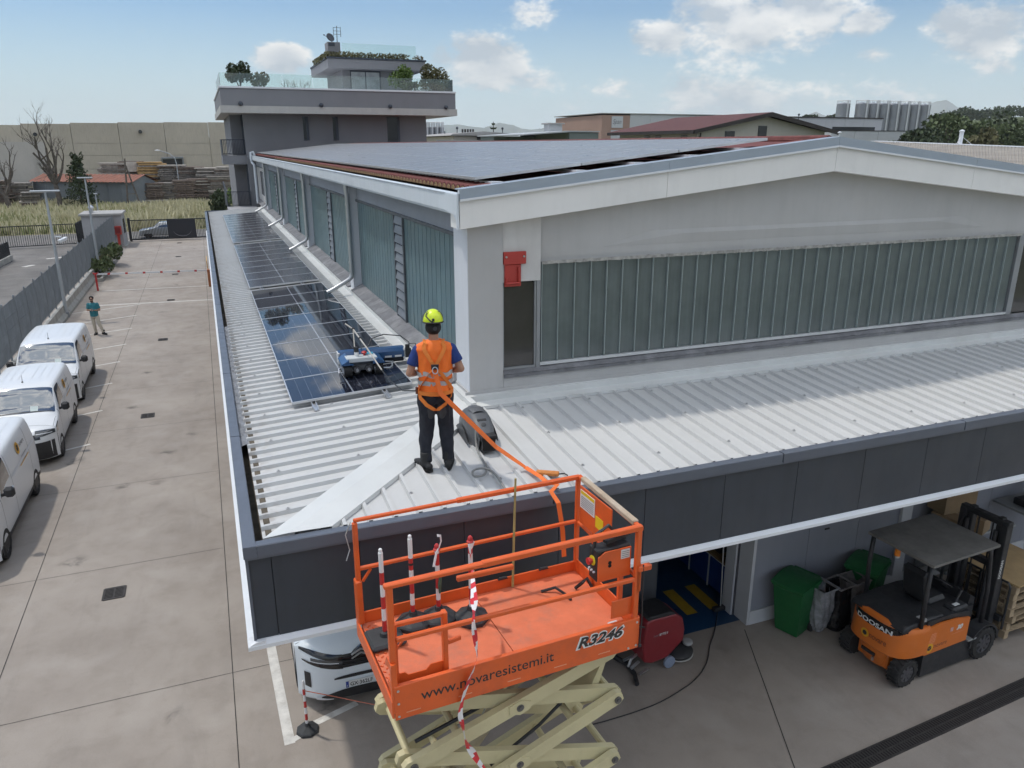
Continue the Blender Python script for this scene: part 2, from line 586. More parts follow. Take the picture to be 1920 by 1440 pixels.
# ------------------------------------------------------------------ canopy roof round the warehouse
def sheet_mat():
    m = bpy.data.materials.new('canopy_sheet_metal')
    m.use_nodes = True
    g = NT(m.node_tree)
    b = m.node_tree.nodes['Principled BSDF']
    v = g.node('ShaderNodeTexCoord').outputs['Object']
    oi = g.node('ShaderNodeObjectInfo')
    x, y, z = g.sep(v)
    n1 = g.noise(v, 0.8, 6, 0.62)
    c = g.mix(g.ramp(n1, 0.3, 0.7), (0.505, 0.505, 0.497), (0.55, 0.55, 0.545))
    c = g.mix(g.math('MULTIPLY', oi.outputs['Random'], 0.12), c, (0.5, 0.51, 0.51))
    lng = g.noise(g.comb(g.math('MULTIPLY', x, 0.7), g.math('MULTIPLY', y, 14.0), 0.0), 1.0, 5, 0.6)
    frt = g.noise(g.comb(g.math('MULTIPLY', x, 14.0), g.math('MULTIPLY', y, 0.7), 3.0), 1.0, 5, 0.6)
    side = g.math('GREATER_THAN', g.math('SUBTRACT', y, x), 6.32)
    stn = g.math('ADD', g.math('MULTIPLY', lng, side), g.math('MULTIPLY', frt, g.math('SUBTRACT', 1.0, side)))
    c = g.mix(g.ramp(stn, 0.52, 0.80, 0.0, 0.30), c, (0.40, 0.39, 0.365))
    spots = g.noise(v, 5.0, 6, 0.7, 0.5)
    c = g.mix(g.ramp(spots, 0.60, 0.76, 0.0, 0.22), c, (0.36, 0.33, 0.29))
    # rusty run-off where the sheets drip into the gutter
    eave = g.math('MULTIPLY', g.ramp(x, 0.55, 0.17, 0.0, 1.0), side)
    c = g.mix(g.math('MULTIPLY', eave, g.ramp(g.noise(v, 9.0, 5, 0.6), 0.45, 0.72, 0.0, 0.55)), c, (0.22, 0.15, 0.10))
    g.link(c, b.inputs['Base Color'])
    g.link(g.ramp(spots, 0.3, 0.7, 0.36, 0.55), b.inputs['Roughness'])
    return m
SHEETM = sheet_mat()
FLASH = mat('flashing_metal', (0.60, 0.61, 0.60), 0.45, 0.0, var=0.06, scale=1.3, dirt=(0.45, 0.43, 0.40), dirt_amt=0.4)
FASCIA = mat('anthracite_fascia', (0.036, 0.044, 0.058), 0.42, 0.0, var=0.14, scale=0.9, bump=0.06, bscale=9, streak=0.35, dirt=(0.06, 0.066, 0.076), dirt_amt=0.5)
CAPM = mat('anthracite_cap', (0.105, 0.120, 0.150), 0.40, 0.0, var=0.10, scale=1.5)
WTRIM = mat('white_trim', (0.72, 0.74, 0.77), 0.45, var=0.04, scale=2)
GUTTERM = mat('gutter_sludge', (0.085, 0.070, 0.050), 0.85, var=0.5, scale=4)
SOFFIT = mat('soffit_panel', (0.36, 0.36, 0.37), 0.6, var=0.04)
XW, YW = 3.08, 9.40           # outer planes of the warehouse wall above the canopy
HIP = YW - XW
YEND, XEND = 46.5, 17.0
def zl(x): return 4.829 - 0.062 * (XW - x)
def zf(y): return 4.829 - 0.062 * (YW - y)
canopy = thing('canopy', 'low pitched light grey ribbed canopy roof with dark fascia wrapping the warehouse', 'canopy', (0, 6.7, 0))
RIB = ((0.0, 0.0), (0.19, 0.0), (0.203, 0.042), (0.237, 0.042), (0.25, 0.0))
def roof_sheet(a0, a1, left):
    """one metal sheet with its ribs, cut along the hip where it meets it"""
    prof = []
    t = a0
    while t < a1 - 1e-6:
        for (d, h) in RIB[:-1]:
            prof.append((t + d, h))
        t += 0.25
    prof.append((a1, 0.0))
    V, Fs = [], []
    for (p, h) in prof:
        if left:
            p = max(p, 6.754)
            e = min(2.97, p - HIP + 0.0)
            s0 = min(0.17, e)
            pts = [(s0 + (e - s0) * k / 2, p) for k in range(3)]
            V += [(x, y, zl(x) + h) for x, y in pts]
        else:
            e = min(9.29, p + HIP)
            s0 = min(6.752, e)
            pts = [(p, s0 + (e - s0) * k / 2) for k in range(3)]
            V += [(x, y, zf(y) + h) for x, y in pts]
    for i in range(len(prof) - 1):
        for k in range(2):
            q = (i * 3 + k, i * 3 + k + 1, (i + 1) * 3 + k + 1, (i + 1) * 3 + k)
            Fs.append(q if left else q[::-1])
    if left:
        for i in range(1, len(prof) - 1, 4):
            if prof[i][0] > 6.76:
                Fs.append((i * 3, (i + 1) * 3, (i + 2) * 3, (i + 3) * 3))
    MB().add(V, Fs).build('roof_sheet', SHEETM, canopy)
y0 = 6.58
while y0 < YEND - 0.01:
    roof_sheet(y0, min(y0 + 1.0, YEND), True)
    y0 += 1.0
x0 = 0.46
while x0 < XEND:
    roof_sheet(x0, x0 + 1.0, False)
    x0 += 1.0
# hip capping: two folded plates with an upstand on the front side
h = MB()
def hp(x, off, up):     # a point at hip distance off (in x-y) on either plane
    if off < 0:         # left plane
        xx, yy = x + off / 2, x + HIP - off / 2
        return (xx, yy, zl(xx) + up)
    xx, yy = x + off / 2, x + HIP - off / 2
    return (xx, yy, zf(yy) + up)
xa, xb = 0.40, 3.04
def hcl(x, off, up):
    p = hp(x, off, up)
    return (max(p[0], 0.17), max(p[1], 6.752), p[2])
A = [hcl(xa, -0.42, 0.047), hcl(xa, 0.0, 0.062), hcl(xa, 0.40, 0.05), hcl(xa, 0.41, 0.004)]
A[0] = (0.17, 6.78, zl(0.17) + 0.047); A[1] = (0.40, 6.752, zl(.4) + .06); A[2] = (0.80, 6.752, zf(6.752) + .05); A[3] = (0.81, 6.752, zf(6.752) + .004)
B = [hp(xb - .2, -0.42, 0.047), hp(xb - .1, 0.0, 0.064), hp(xb - .2, 0.40, 0.05), hp(xb - .2, 0.41, 0.004)]
n = 10
for j in range(3):
    a0_, a1_, b0_, b1_ = Vector(A[j]), Vector(A[j+1]), Vector(B[j]), Vector(B[j+1])
    h.add([a0_, a1_, b1_, b0_], [(0, 1, 2, 3)])
h.add([A[0], B[0], Vector(B[0]) - Vector((0, 0, .045)), Vector(A[0]) - Vector((0, 0, .045))], [(0, 1, 2, 3)])
h.build('hip_cap', FLASH, canopy)
# small saddle over the hip top and the flashing along both walls
f = MB()
f.prism([(2.80, zl(2.80) + .005), (2.80, zl(2.80) + .05), (2.98, zl(2.98) + .056), (2.985, 4.955), (3.06, 4.96), (3.06, 4.80), (2.98, 4.80)], 9.05, YEND - .05, 'y')
f.build('wall_flashing', FLASH, canopy)
f = MB()
f.prism([(9.14, zf(9.14) + .005), (9.14, zf(9.14) + .05), (9.31, zf(9.31) + .056), (9.315, 4.955), (9.385, 4.96), (9.385, 4.80), (9.31, 4.80)], 3.0, XEND, 'x')
f.build('wall_flashing', FLASH, canopy)
MB().add([(2.72, 8.98, zl(2.72) + .058), (3.02, 8.98, zf(8.98) + .062), (3.10, 9.20, 4.90), (3.06, 9.34, 4.905), (2.86, 9.34, 4.895), (2.72, 9.14, zl(2.72) + .058)], [(0, 1, 2, 3, 4, 5)]).build('saddle_plate', FLASH, canopy)
# screws with washers on some ribs
sm = MB().lathe([(0.022, 0), (0.022, 0.005), (0.008, 0.008), (0.008, 0.018)], 8).mesh('screw', mat('screw_zinc', (0.42, 0.42, 0.42), 0.4, 0.6, var=0))
for k in range(10):
    for xs in (0.45, 1.35, 2.4):
        yy = 7.08 + k * 1.0 + 0.22
        if xs < yy - HIP - 0.35 and not (xs > 0.8 and yy > 10.3):
            o = put('screw', sm, canopy); o.location = (xs, yy, zl(xs) + 0.042)
for k in range(13):
    for ys in (7.15, 8.1, 8.95):
        xx = 1.46 + k * 1.0 + 0.22
        if xx > ys - HIP + 0.4:
            o = put('screw', sm, canopy); o.location = (xx, ys, zf(ys) + 0.042)
# box gutter on the long side
f = MB()
f.prism([(0.095, 4.66), (0.10, 4.47), (0.20, 4.47), (0.20, 4.655), (0.26, 4.655), (0.26, 4.45), (0.06, 4.45), (0.06, 4.66)], 6.76, YEND, 'y')
f.build('gutter', GUTTERM, canopy)
# parapet caps in lengths
def cap_left(a, b):
    MB().prism([(-0.02, 4.59), (-0.02, 4.697), (-0.012, 4.705), (0.092, 4.700), (0.10, 4.69), (0.10, 4.62), (0.05, 4.62), (0.05, 4.59)], a, b, 'y').build('parapet_cap', CAPM, canopy)
def cap_front(a, b):
    MB().prism([(6.64, 4.585), (6.64, 4.695), (6.648, 4.703), (6.742, 4.700), (6.748, 4.69), (6.748, 4.60), (6.69, 4.60), (6.69, 4.585)], a, b, 'x').build('parapet_cap', CAPM, canopy)
yy = 6.641
while yy < YEND:
    cap_left(yy, min(yy + 2.98, YEND)); yy += 3.0
xx = 0.102
cap_front(-0.02, 0.10)
while xx < XEND:
    cap_front(xx, xx + 2.98); xx += 3.0
MB().box(-0.012, XEND, 6.652, 6.69, 4.560, 4.584).build('drip_edge', CAPM, canopy)
MB().box(-0.012, 0.03, 6.70, YEND, 4.560, 4.588).build('drip_edge', CAPM, canopy)
# fascia boards
pm = {}
joints = [0.0, 0.22] + [1.04 + 1.068 * k for k in range(15)]
MB().box(0.004, XEND, 6.705, 6.75, 3.70, 4.60).build('fascia_backing', DARKGAP, canopy)
for a, b in zip(joints[:-1], joints[1:]):
    MB().box(a + 0.003, b - 0.003, 6.690 + (0.006 if a == 0 else 0), 6.7045, 3.69, 4.559, 0.002).build('fascia_panel', FASCIA, canopy)
MB().box(0.018, 0.055, 6.76, YEND, 3.70, 4.60).build('fascia_backing', DARKGAP, canopy)
yy = 6.76
while yy < YEND:
    MB().box(0.002, 0.017, yy + 0.003, min(yy + 2.13, YEND) - 0.003, 3.69, 4.559, 0.002).build('fascia_panel', FASCIA, canopy)
    yy += 2.136
# white bottom trim
MB().prism([(-0.07, 3.615), (-0.07, 3.655), (0.0, 3.689), (0.09, 3.689), (0.09, 3.615)], 6.64, YEND, 'y').build('trim', WTRIM, canopy)
MB().prism([(6.635, 3.615), (6.635, 3.655), (6.688, 3.688), (6.76, 3.688), (6.76, 3.615)], -0.071, XEND, 'x').build('trim', WTRIM, canopy)
MB().box(-0.01, 0.017, 6.68, 6.70, 3.69, 4.56).build('trim', CAPM, canopy)
# far end wall of the canopy and soffit
MB().box(0.0, 3.0, YEND, YEND + 0.06, 3.62, 4.74).build('end_fascia', CAPM, canopy)
f = MB()
xx = 0.10
while xx < 3.0:
    f.box(xx, xx + 0.355, 6.80, YEND, 3.64, 3.66); xx += 0.36
yy = 6.80
while yy < 9.3:
    f.box(3.02, XEND, yy, yy + 0.355, 3.64, 3.66); yy += 0.36
f.build('soffit', SOFFIT, canopy)
# a run of bitumen strip torn along the gutter
GREYBIT = mat('grey_bitumen', (0.20, 0.21, 0.23), 0.8, var=0.3, scale=8, bump=0.4, bscale=20)
f = MB()
f.grid(lambda u, v: (0.10 + 0.085 * v + 0.012 * mnoise.noise((u * 60, v * 3, 1)), 9.4 + u * 7.0, 4.64 + 0.03 * mnoise.noise((u * 50, v * 4, 5)) + 0.025 * v), 120, 3, True)
f.build('bitumen_strip', GREYBIT, canopy)

# ------------------------------------------------------------------ warehouse
WALLG = mat('grey_painted_wall', (0.45, 0.445, 0.44), 0.8, var=0.06, scale=0.8, dirt=(0.40, 0.38, 0.36), dirt_amt=0.4, bump=0.05, bscale=60, streak=0.12)
WALLW = mat('white_painted_beam', (0.80, 0.79, 0.77), 0.75, var=0.05, scale=0.7, dirt=(0.5, 0.48, 0.45), dirt_amt=0.35, streak=0.10)
PILW = mat('white_pilaster', (0.64, 0.66, 0.70), 0.7, var=0.04, scale=1.0, streak=0.1)
BAND = mat('grey_band', (0.30, 0.32, 0.36), 0.75, var=0.06, streak=0.1)
GUTW = mat('white_gutter', (0.66, 0.71, 0.76), 0.4, var=0.05, scale=1.0, streak=0.15)
CAPBL = mat('blue_grey_flashing', (0.34, 0.39, 0.45), 0.42, 0.1, var=0.06)
TILE = mat('red_roof_tile', (0.15, 0.042, 0.036), 0.8, var=0.35, scale=6, bump=0.2)
TILEY = mat('lichen_tile_end', (0.30, 0.19, 0.09), 0.9, var=0.6, scale=20)
ALU = mat('aluminium', (0.60, 0.61, 0.63), 0.32, 0.85, var=0.06, scale=4)
ALUW = mat('pale_aluminium', (0.62, 0.63, 0.64), 0.45, 0.3, var=0.05)
STEELP = mat('zinc_pipe', (0.50, 0.51, 0.52), 0.35, 0.55, var=0.08, scale=5)
SILLG = mat('weathered_sill', (0.155, 0.155, 0.165), 0.75, var=0.3, scale=3, dirt=(0.40, 0.40, 0.40), dirt_amt=0.55)
RUBBLE = mat('crumbling_mortar', (0.34, 0.33, 0.31), 0.95, var=0.4, scale=12, bump=0.5)
def uglass(name, col, rough, emis_dark):
    """translucent profiled glass: milky front over a dim room"""
    m = bpy.data.materials.new(name)
    m.use_nodes = True
    g = NT(m.node_tree)
    b = m.node_tree.nodes['Principled BSDF']
    tcn = g.node('ShaderNodeTexCoord')
    v = tcn.outputs['Object']
    oi = g.node('ShaderNodeObjectInfo')
    sv = g.vmath('ADD', v, g.comb(g.math('MULTIPLY', oi.outputs['Random'], 50.0), 0.0, 0.0))
    n = g.noise(sv, 2.2, 6, 0.6)
    x, y, z = g.sep(v)
    fine = g.noise(g.comb(g.math('MULTIPLY', x, 22), g.math('MULTIPLY', y, 22), g.math('MULTIPLY', z, 0.5)), 1.0, 3, 0.6)
    c = g.mix(g.ramp(n, 0.3, 0.7), tuple(q * 0.82 for q in col), tuple(q * 1.12 for q in col))
    c = g.mix(g.math('MULTIPLY', oi.outputs['Random'], 0.22), c, tuple(q * 0.6 for q in col))
    c = g.mix(g.ramp(fine, 0.45, 0.8, 0, 0.25), c, tuple(min(1, q * 1.5) for q in col))
    g.link(c, b.inputs['Base Color'])
    b.inputs['Roughness'].default_value = rough
    b.inputs['Specular IOR Level'].default_value = 0.5
    bp = g.node('ShaderNodeBump')
    bp.inputs['Strength'].default_value = 0.12
    bp.inputs['Distance'].default_value = 0.004
    g.link(g.noise(v, 70, 2, 0.5), bp.inputs['Height'])
    g.link(bp.outputs[0], b.inputs['Normal'])
    return m
UGL_F = uglass('profiled_glass_front', (0.125, 0.148, 0.148), 0.13, 0)
UGL_L = uglass('profiled_glass_side', (0.13, 0.20, 0.215), 0.30, 0)
DARKGLASS = mat('dark_window_glass', (0.045, 0.042, 0.040), 0.08, var=0.3, scale=1.2, spec=0.6)

wh = thing('warehouse', 'long grey warehouse with white gable beam, red tiled roof and bands of profiled glass', 'building', (8.84, 30, 0))
YB = 51.0
SL = 0.1085
XR = 8.84                                    # ridge
def ztop(x): return 7.686 + SL * (min(x, 2 * XR - x) - 2.94)
# gable wall, its corner pilaster and the pale strip beside it
f = MB()
f.prism([(3.09, 4.80), (3.572, 4.80), (3.572, ztop(3.57) - .45), (3.09, ztop(3.09) - .45)], 9.40, 9.60, 'y')
f.build('pilaster', WALLG, wh)
MB().prism([(3.576, 6.46), (4.128, 6.46), (4.128, ztop(4.13) - .45), (3.576, ztop(3.57) - .45)], 9.43, 9.60, 'y').build('wall_panel', mat('pale_wall_strip', (0.60, 0.59, 0.575), .8, var=.06, scale=1.2, dirt=(.44, .42, .40), dirt_amt=.5, streak=.2), wh)
xe = 2 * XR - 4.13
MB().prism([(4.132, 6.70), (xe, 6.70), (xe, ztop(xe) - .42), (XR, ztop(XR) - .42), (4.132, ztop(4.13) - .42)], 9.47, 9.62, 'y').build('wall_panel', WALLG, wh)
MB().prism([(3.576, 4.80), (14.6, 4.80), (14.6, 5.20), (3.576, 5.20)], 9.40, 9.60, 'y').build('wall_panel', WALLG, wh)
# slightly raised haunch on the gable panel
f = MB()
f.add([(5.05, 9.468, 6.86), (12.5, 9.468, 6.86), (11.3, 9.445, 7.0), (6.4, 9.445, 7.0), (5.9, 9.468, 7.06), (11.9, 9.468, 7.06)], [(0, 1, 2, 3), (3, 2, 5, 4), (0, 3, 4), (1, 5, 2)])
f.build('haunch', WALLG, wh)
# skirt round the foot of the wall
MB().box(3.02, 14.6, 9.388, 9.40, 4.86, 5.0, 0.003).build('skirting', WALLG, wh)
# gable beam in cast lengths
def beam(xa, xb):
    f = MB()
    xs = [xa, xb] if not (xa < XR < xb) else [xa, XR, xb]
    poly = [(x, ztop(x) - .145) for x in xs] + [(x, ztop(x) - .49) for x in reversed(xs)]
    f.prism(poly, 9.25, 9.64, 'y')
    f.build('gable_beam', WALLW, wh)
edges = [2.942, 5.93, 8.835, 11.75, 14.74]
for a, b in zip(edges[:-1], edges[1:]):
    beam(a + 0.003, b - 0.003)
for a, b in zip(edges[:-1], edges[1:]):
    xs = [a + .002, b - .002]
    poly = [(x, ztop(x)) for x in xs] + [(x, ztop(x) - .142) for x in reversed(xs)]
    MB().prism(poly, 9.225, 9.245, 'y').prism([(x, ztop(x)) for x in xs] + [(x, ztop(x) - .012) for x in reversed(xs)], 9.246, 9.44, 'y').build('verge_flashing', CAPBL, wh)
    poly = [(x, ztop(x) - .122) for x in xs] + [(x, ztop(x) - .148) for x in reversed(xs)]
    MB().prism(poly, 9.208, 9.224, 'y').build('drip_edge', WTRIM, wh)
# front window band
WX0, WX1, WZ0, WZ1 = 4.14, 13.42, 5.30, 6.69
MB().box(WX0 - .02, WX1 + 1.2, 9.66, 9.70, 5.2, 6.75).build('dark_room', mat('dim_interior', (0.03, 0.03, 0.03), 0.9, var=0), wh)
pane = MB()
pane.box(0.012, 0.248, 0.02, 0.032, 0, WZ1 - WZ0)
pme = pane.mesh('glass_channel', UGL_F)
fin = MB()
fin.box(-0.004, 0.006, -0.012, 0.030, 0, WZ1 - WZ0)
FINM = mat('glass_flange', (0.32, 0.37, 0.365), 0.2, 0.0, var=0.1)
fme = fin.mesh('glass_flange', FINM)
nP = 37
for k in range(nP):
    xk = WX0 + 0.02 + k * 0.2495
    o = put('glass_channel', pme, wh); o.location = (xk, 9.46, WZ0)
    o = put('glass_flange', fme, wh); o.location = (xk, 9.46, WZ0)
f = MB()
f.box(WX0, WX1, 9.44, 9.50, WZ0 - 0.045, WZ0 - 0.005)
f.build('window_rail', ALUW, wh)
f = MB()
f.grid(lambda u, v: (3.58 + u * 11.0, 9.37 + v * 0.09, 5.195 + 0.05 * v + 0.012 * mnoise.noise((u * 90, v * 3, 0))), 160, 3)
f.box(3.585, 14.5, 9.376, 9.46, 5.14, 5.19)
f.build('sill', SILLG, wh)
f = MB()
f.grid(lambda u, v: (4.14 + u * 9.3, 9.42 + 0.01 * mnoise.noise((u * 80, 3, 1)), WZ1 - 0.015 + v * 0.045 + 0.012 * mnoise.noise((u * 120, v, 7))), 180, 2)
f.build('mortar_edge', RUBBLE, wh)
# narrow dark pane beside the pilaster, with a steel frame
MB().box(3.60, 4.05, 9.47, 9.48, 5.27, 6.44).build('pane', DARKGLASS, wh)
f = MB()
f.box(3.576, 3.60, 9.44, 9.50, 5.24, 6.455); f.box(4.05, 4.075, 9.445, 9.50, 5.24, 6.455); f.box(4.08, 4.135, 9.435, 9.52, 5.22, 6.70); f.box(3.601, 4.049, 9.442, 9.50, 5.24, 5.272)
f.build('window_frame', mat('frame_grey', (0.28, 0.29, 0.30), 0.5, 0.3, var=0.1), wh)
MB().box(13.55, 14.3, 9.47, 9.48, 5.27, 6.69).build('pane', DARKGLASS, wh)
f = MB(); f.box(13.42, 13.55, 9.44, 9.5, 5.24, 6.7); f.box(14.3, 14.6, 9.40, 9.6, 5.2, 7.2); f.build('window_frame', MATS['frame_grey'], wh)
# long side: pilasters, dark band, glass, louvres, sills
PIL = [18.1, 26.2, 34.3, 42.4]
MB().box(XW, 3.30, 9.402, 9.97, 4.80, 7.40).build('pilaster', PILW, wh)
MB().box(XW - .02, XW - .001, 9.39, 9.99, 4.90, 5.0).build('skirting', WALLG, wh)
for yp in PIL:
    MB().box(XW - 0.02, 3.30, yp - .22, yp + .22, 4.80, 7.40, 0.01).build('pilaster', PILW, wh)
ys = [9.97] + [q for p in PIL for q in (p - .22, p + .22)] + [50.9]
sl_me, ln_me = {}, None
for k in range(0, len(ys), 2):
    a, b = ys[k], ys[k + 1]
    MB().box(3.24, 3.45, a, b, 7.03, 7.50).build('wall_band', BAND, wh)
    MB().box(3.21, 3.25, a, b, 6.985, 7.035).build('window_rail', mat('rail_dark', (0.10, 0.11, 0.12), 0.6, var=0.2, scale=5), wh)
    MB().prism([(2.985, 4.962), (2.985, 4.975), (3.25, 5.10), (3.30, 5.10), (3.30, 4.962)], a, b, 'y').build('sill', SILLG, wh)
    if k == 8:
        # last stretch before the office block: plain wall with a dark window
        MB().box(3.24, 3.4, a, b, 5.10, 7.03).build('wall_panel', WALLG, wh)
        MB().box(3.225, 3.239, a + 1.2, a + 5.5, 5.5, 6.8).build('pane', DARKGLASS, wh)
        continue
    mid = (a + b) / 2 - 0.1
    lo, hi = mid - 0.34, mid + 0.34
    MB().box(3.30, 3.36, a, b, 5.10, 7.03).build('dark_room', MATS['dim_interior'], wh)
    for (s, e) in ((a, lo), (hi, b)):
        n = max(1, round((e - s) / 0.25))
        w = (e - s) / n
        key = round(w, 4)
        if key not in sl_me:
            q = MB()
            q.box(0.0, 0.012, 0.006, w - 0.006, 0, 1.885)
            q.box(-0.004, 0.014, -0.004, 0.005, 0, 1.885)
            sl_me[key] = q.mesh('glass_channel', UGL_L)
        for i in range(n):
            o = put('glass_channel', sl_me[key], wh); o.location = (3.25, s + i * w, 5.10)
    lf = MB()
    lf.box(3.215, 3.29, lo - .03, lo + .03, 5.10, 6.985); lf.box(3.215, 3.29, hi - .03, hi + .03, 5.10, 6.985)
    lf.build('louvre_frame', MATS['rail_dark'], wh)
    if ln_me is None:
        q = MB()
        q.prism([(0.02, 0.0), (-0.035, 0.03), (-0.035, 0.04), (-0.01, 0.172), (0.02, 0.172)], 0.0, 0.62, 'y')
        ln_me = q.mesh('louvre_slat', mat('louvre_grey', (0.20, 0.22, 0.25), 0.5, var=0.1))
    for i in range(11):
        o = put('louvre_slat', ln_me, wh); o.location = (3.25, lo + .03, 5.10 + i * 0.171)
# eaves gutter with dark trough
MB().prism([(2.955, 7.36), (2.93, 7.40), (2.93, 7.60), (2.915, 7.625), (2.93, 7.645), (2.965, 7.64), (2.965, 7.42), (3.25, 7.42), (3.25, 7.36)], 9.28, YB - .05, 'y').build('gutter', GUTW, wh)
MB().box(2.968, 3.24, 9.3, YB - .1, 7.425, 7.50).build('gutter_trough', GUTTERM, wh)
f = MB()
f.prism([(9.245, 7.20), (9.275, 7.20), (9.285, 7.31), (9.40, 7.37), (9.75, 7.40), (9.75, 7.62), (9.245, 7.62)], 2.905, 2.932, 'x')
f.build('gutter_end', GUTW, wh)
MB().box(2.94, 3.08, 9.245, 9.30, 7.63, 7.67).build('gutter_end', WTRIM, wh)
# downpipes
dp = None
for yp in PIL:
    f = MB()
    y_ = yp - 0.28
    f.tube([(3.0, y_, 7.36), (3.0, y_, 7.2), (3.015, y_, 7.1), (3.015, y_, 5.36), (3.0, y_, 5.28), (2.94, y_, 5.22), (2.55, y_ - .05, 5.02), (2.42, y_ - .06, 4.965)], 0.05, 10)
    f.tube([(3.015, y_, 5.6), (3.015, y_, 5.64)], 0.06, 10)
    f.tube([(3.015, y_, 6.9), (3.015, y_, 6.95)], 0.06, 10)
    f.build('downpipe', STEELP, wh, smooth=True)
f = MB()
f.tube([(3.1, 49.3, 7.6), (3.0, 49.3, 7.85), (2.88, 49.3, 7.80), (2.86, 49.3, 7.5), (2.9, 49.3, 7.25), (3.0, 49.0, 7.1), (3.0, 49.0, 4.9)], 0.07, 8)
f.build('downpipe', GUTW, wh, smooth=True)
# roof slopes (tiles as real courses near the visible eave)
def zr(x): return ztop(x) - 0.055
f = MB()
f.add([(3.18, 9.445, zr(3.18)), (XR, 9.445, zr(XR)), (XR, YB, zr(XR)), (3.18, YB, zr(3.18)), (2 * XR - 3.0, 9.445, zr(3.0)), (2 * XR - 3.0, YB, zr(3.0))], [(0, 1, 2, 3), (1, 4, 5, 2)])
f.build('roof_slope', TILE, wh)
MB().box(3.40, 2 * XR - 3.1, 9.72, YB - .02, 4.6, 7.45).build('core_wall', WALLG, wh)
tm = MB()
tm.grid(lambda u, v: (0.0 + v * 0.42, 0.205 * u, 0.055 * math.sin(math.pi * u) ** 0.8 * 1.0 + 0.012 + SL * v * .42 - 0.01 * v), 6, 1)
tm.grid(lambda u, v: (-0.003, 0.205 * u, 0.055 * math.sin(math.pi * u) ** 0.8 * v + 0.012 - 0.02 * (1 - v)), 6, 1)
tme = tm.mesh('roof_tile', TILE)
te = MB(); te.grid(lambda u, v: (-0.006, 0.025 + 0.155 * u, 0.05 * math.sin(math.pi * (0.12 + .76 * u)) * v - 0.012 + 0.012 * v), 6, 1, True)
teme = te.mesh('tile_mouth', TILEY)
nt_ = 0
yy = 9.45
rest = MB()
while yy < YB - .3:
    if nt_ < 130:
        o = put('roof_tile', tme, wh); o.location = (3.16, yy, zr(3.18) - 0.005)
        o2 = put('tile_mouth', teme, o)
    else:
        rest.m = Matrix.Translation((3.16, yy, zr(3.18) - 0.005))
        rest.grid(lambda u, v: (0.0 + v * 0.42, 0.205 * u, 0.055 * math.sin(math.pi * u) + 0.012 + SL * v * .42), 4, 1)
        rest.grid(lambda u, v: (-0.003, 0.205 * u, 0.055 * math.sin(math.pi * u) * v), 4, 1)
    yy += 0.21
    nt_ += 1
if rest.v:
    rest.build('roof_tiles', TILE, wh, kind='stuff')
# tile waves along the near verge
f = MB()
f.grid(lambda u, v: (3.5 + u * 5.3, 9.446 + v * 0.5, zr(3.5 + u * 5.3) + 0.02 + 0.008 * math.sin(v * 14)), 4, 12)
f.build('verge_tiles', TILE, wh)
MB().tube([(XR, 9.45, zr(XR) + .01), (XR, YB, zr(XR) + .01)], 0.07, 8).build('ridge_tile', TILE, wh, smooth=True)
# the red siren bracket on the wall
rb = thing('red_wall_bracket', 'red steel bracket bolted to the wall above the small dark window', 'bracket', (3.74, 9.42, 6.45))
REDP = mat('red_enamel', (0.42, 0.045, 0.035), 0.5, var=0.1)
f = MB()
f.box(3.585, 3.905, 9.395, 9.425, 6.70, 6.865, 0.004)
f.build('plate', REDP, rb)
MB().box(3.60, 3.84, 9.41, 9.43, 6.40, 6.70, 0.01).build('plate', REDP, rb)
f = MB()
f.tube([(3.62, 9.39, 6.52), (3.62, 9.39, 6.45), (3.80, 9.39, 6.45), (3.80, 9.39, 6.66)], 0.018, 6)
f.build('handle', REDP, rb)
for q in ((3.62, 6.80), (3.87, 6.80)):
    MB().cyl((q[0], 9.38, q[1]), (q[0], 9.396, q[1]), 0.014, n=8).build('bolt', ALU, rb)
# ------------------------------------------------------------------ survey helpers: photo measurement -> place on a known plane
_F, _cp, _sp, _cy, _sy = 1430.0, math.cos(R(17.36)), math.sin(R(17.36)), math.cos(R(21.5)), math.sin(R(21.5))
def _ray(px, py):
    a, b = (px - 960) / _F, -(py - 720) / _F
    f = _cp + b * _sp
    return Vector((_sy * f + _cy * a, _cy * f - _sy * a, -_sp + b * _cp))
def at(px, py, Y):
    d = _ray(px, py)
    return Vector((0, 0, 8.2)) + d * (Y / d.y)
def atz(px, py, z):
    d = _ray(px, py)
    return Vector((0, 0, 8.2)) + d * ((z - 8.2) / d.z)

# ------------------------------------------------------------------ vegetation helpers
def leafmat(name, col, var=0.35):
    m = bpy.data.materials.new(name)
    m.use_nodes = True
    g = NT(m.node_tree)
    b = m.node_tree.nodes['Principled BSDF']
    v = g.node('ShaderNodeTexCoord').outputs['Object']
    n = g.noise(v, 1.3, 4, 0.6)
    n2 = g.noise(v, 9.0, 3, 0.6)
    c = g.mix(g.ramp(n, 0.3, 0.7), tuple(q * (1 - var) for q in col), tuple(q * (1 + var) for q in col))
    c = g.mix(g.ramp(n2, 0.35, 0.7, 0, 0.4), c, tuple(q * 1.5 for q in col))
    g.link(c, b.inputs['Base Color'])
    b.inputs['Roughness'].default_value = 0.65
    b.inputs['Specular IOR Level'].default_value = 0.25
    return m
LEAF_D = leafmat('foliage_dark', (0.045, 0.062, 0.030))
LEAF_M = leafmat('foliage_mid', (0.080, 0.105, 0.045))
LEAF_O = leafmat('foliage_olive', (0.11, 0.105, 0.05))
LEAF_B = leafmat('foliage_bright', (0.095, 0.15, 0.035))
LEAF_T = leafmat('foliage_tan', (0.15, 0.12, 0.06))
BARK = mat('bark', (0.085, 0.065, 0.05), 0.9, var=0.4, scale=5, bump=0.5, bscale=30)
BARKG = mat('dead_wood', (0.115, 0.098, 0.086), 0.9, var=0.4, scale=4)
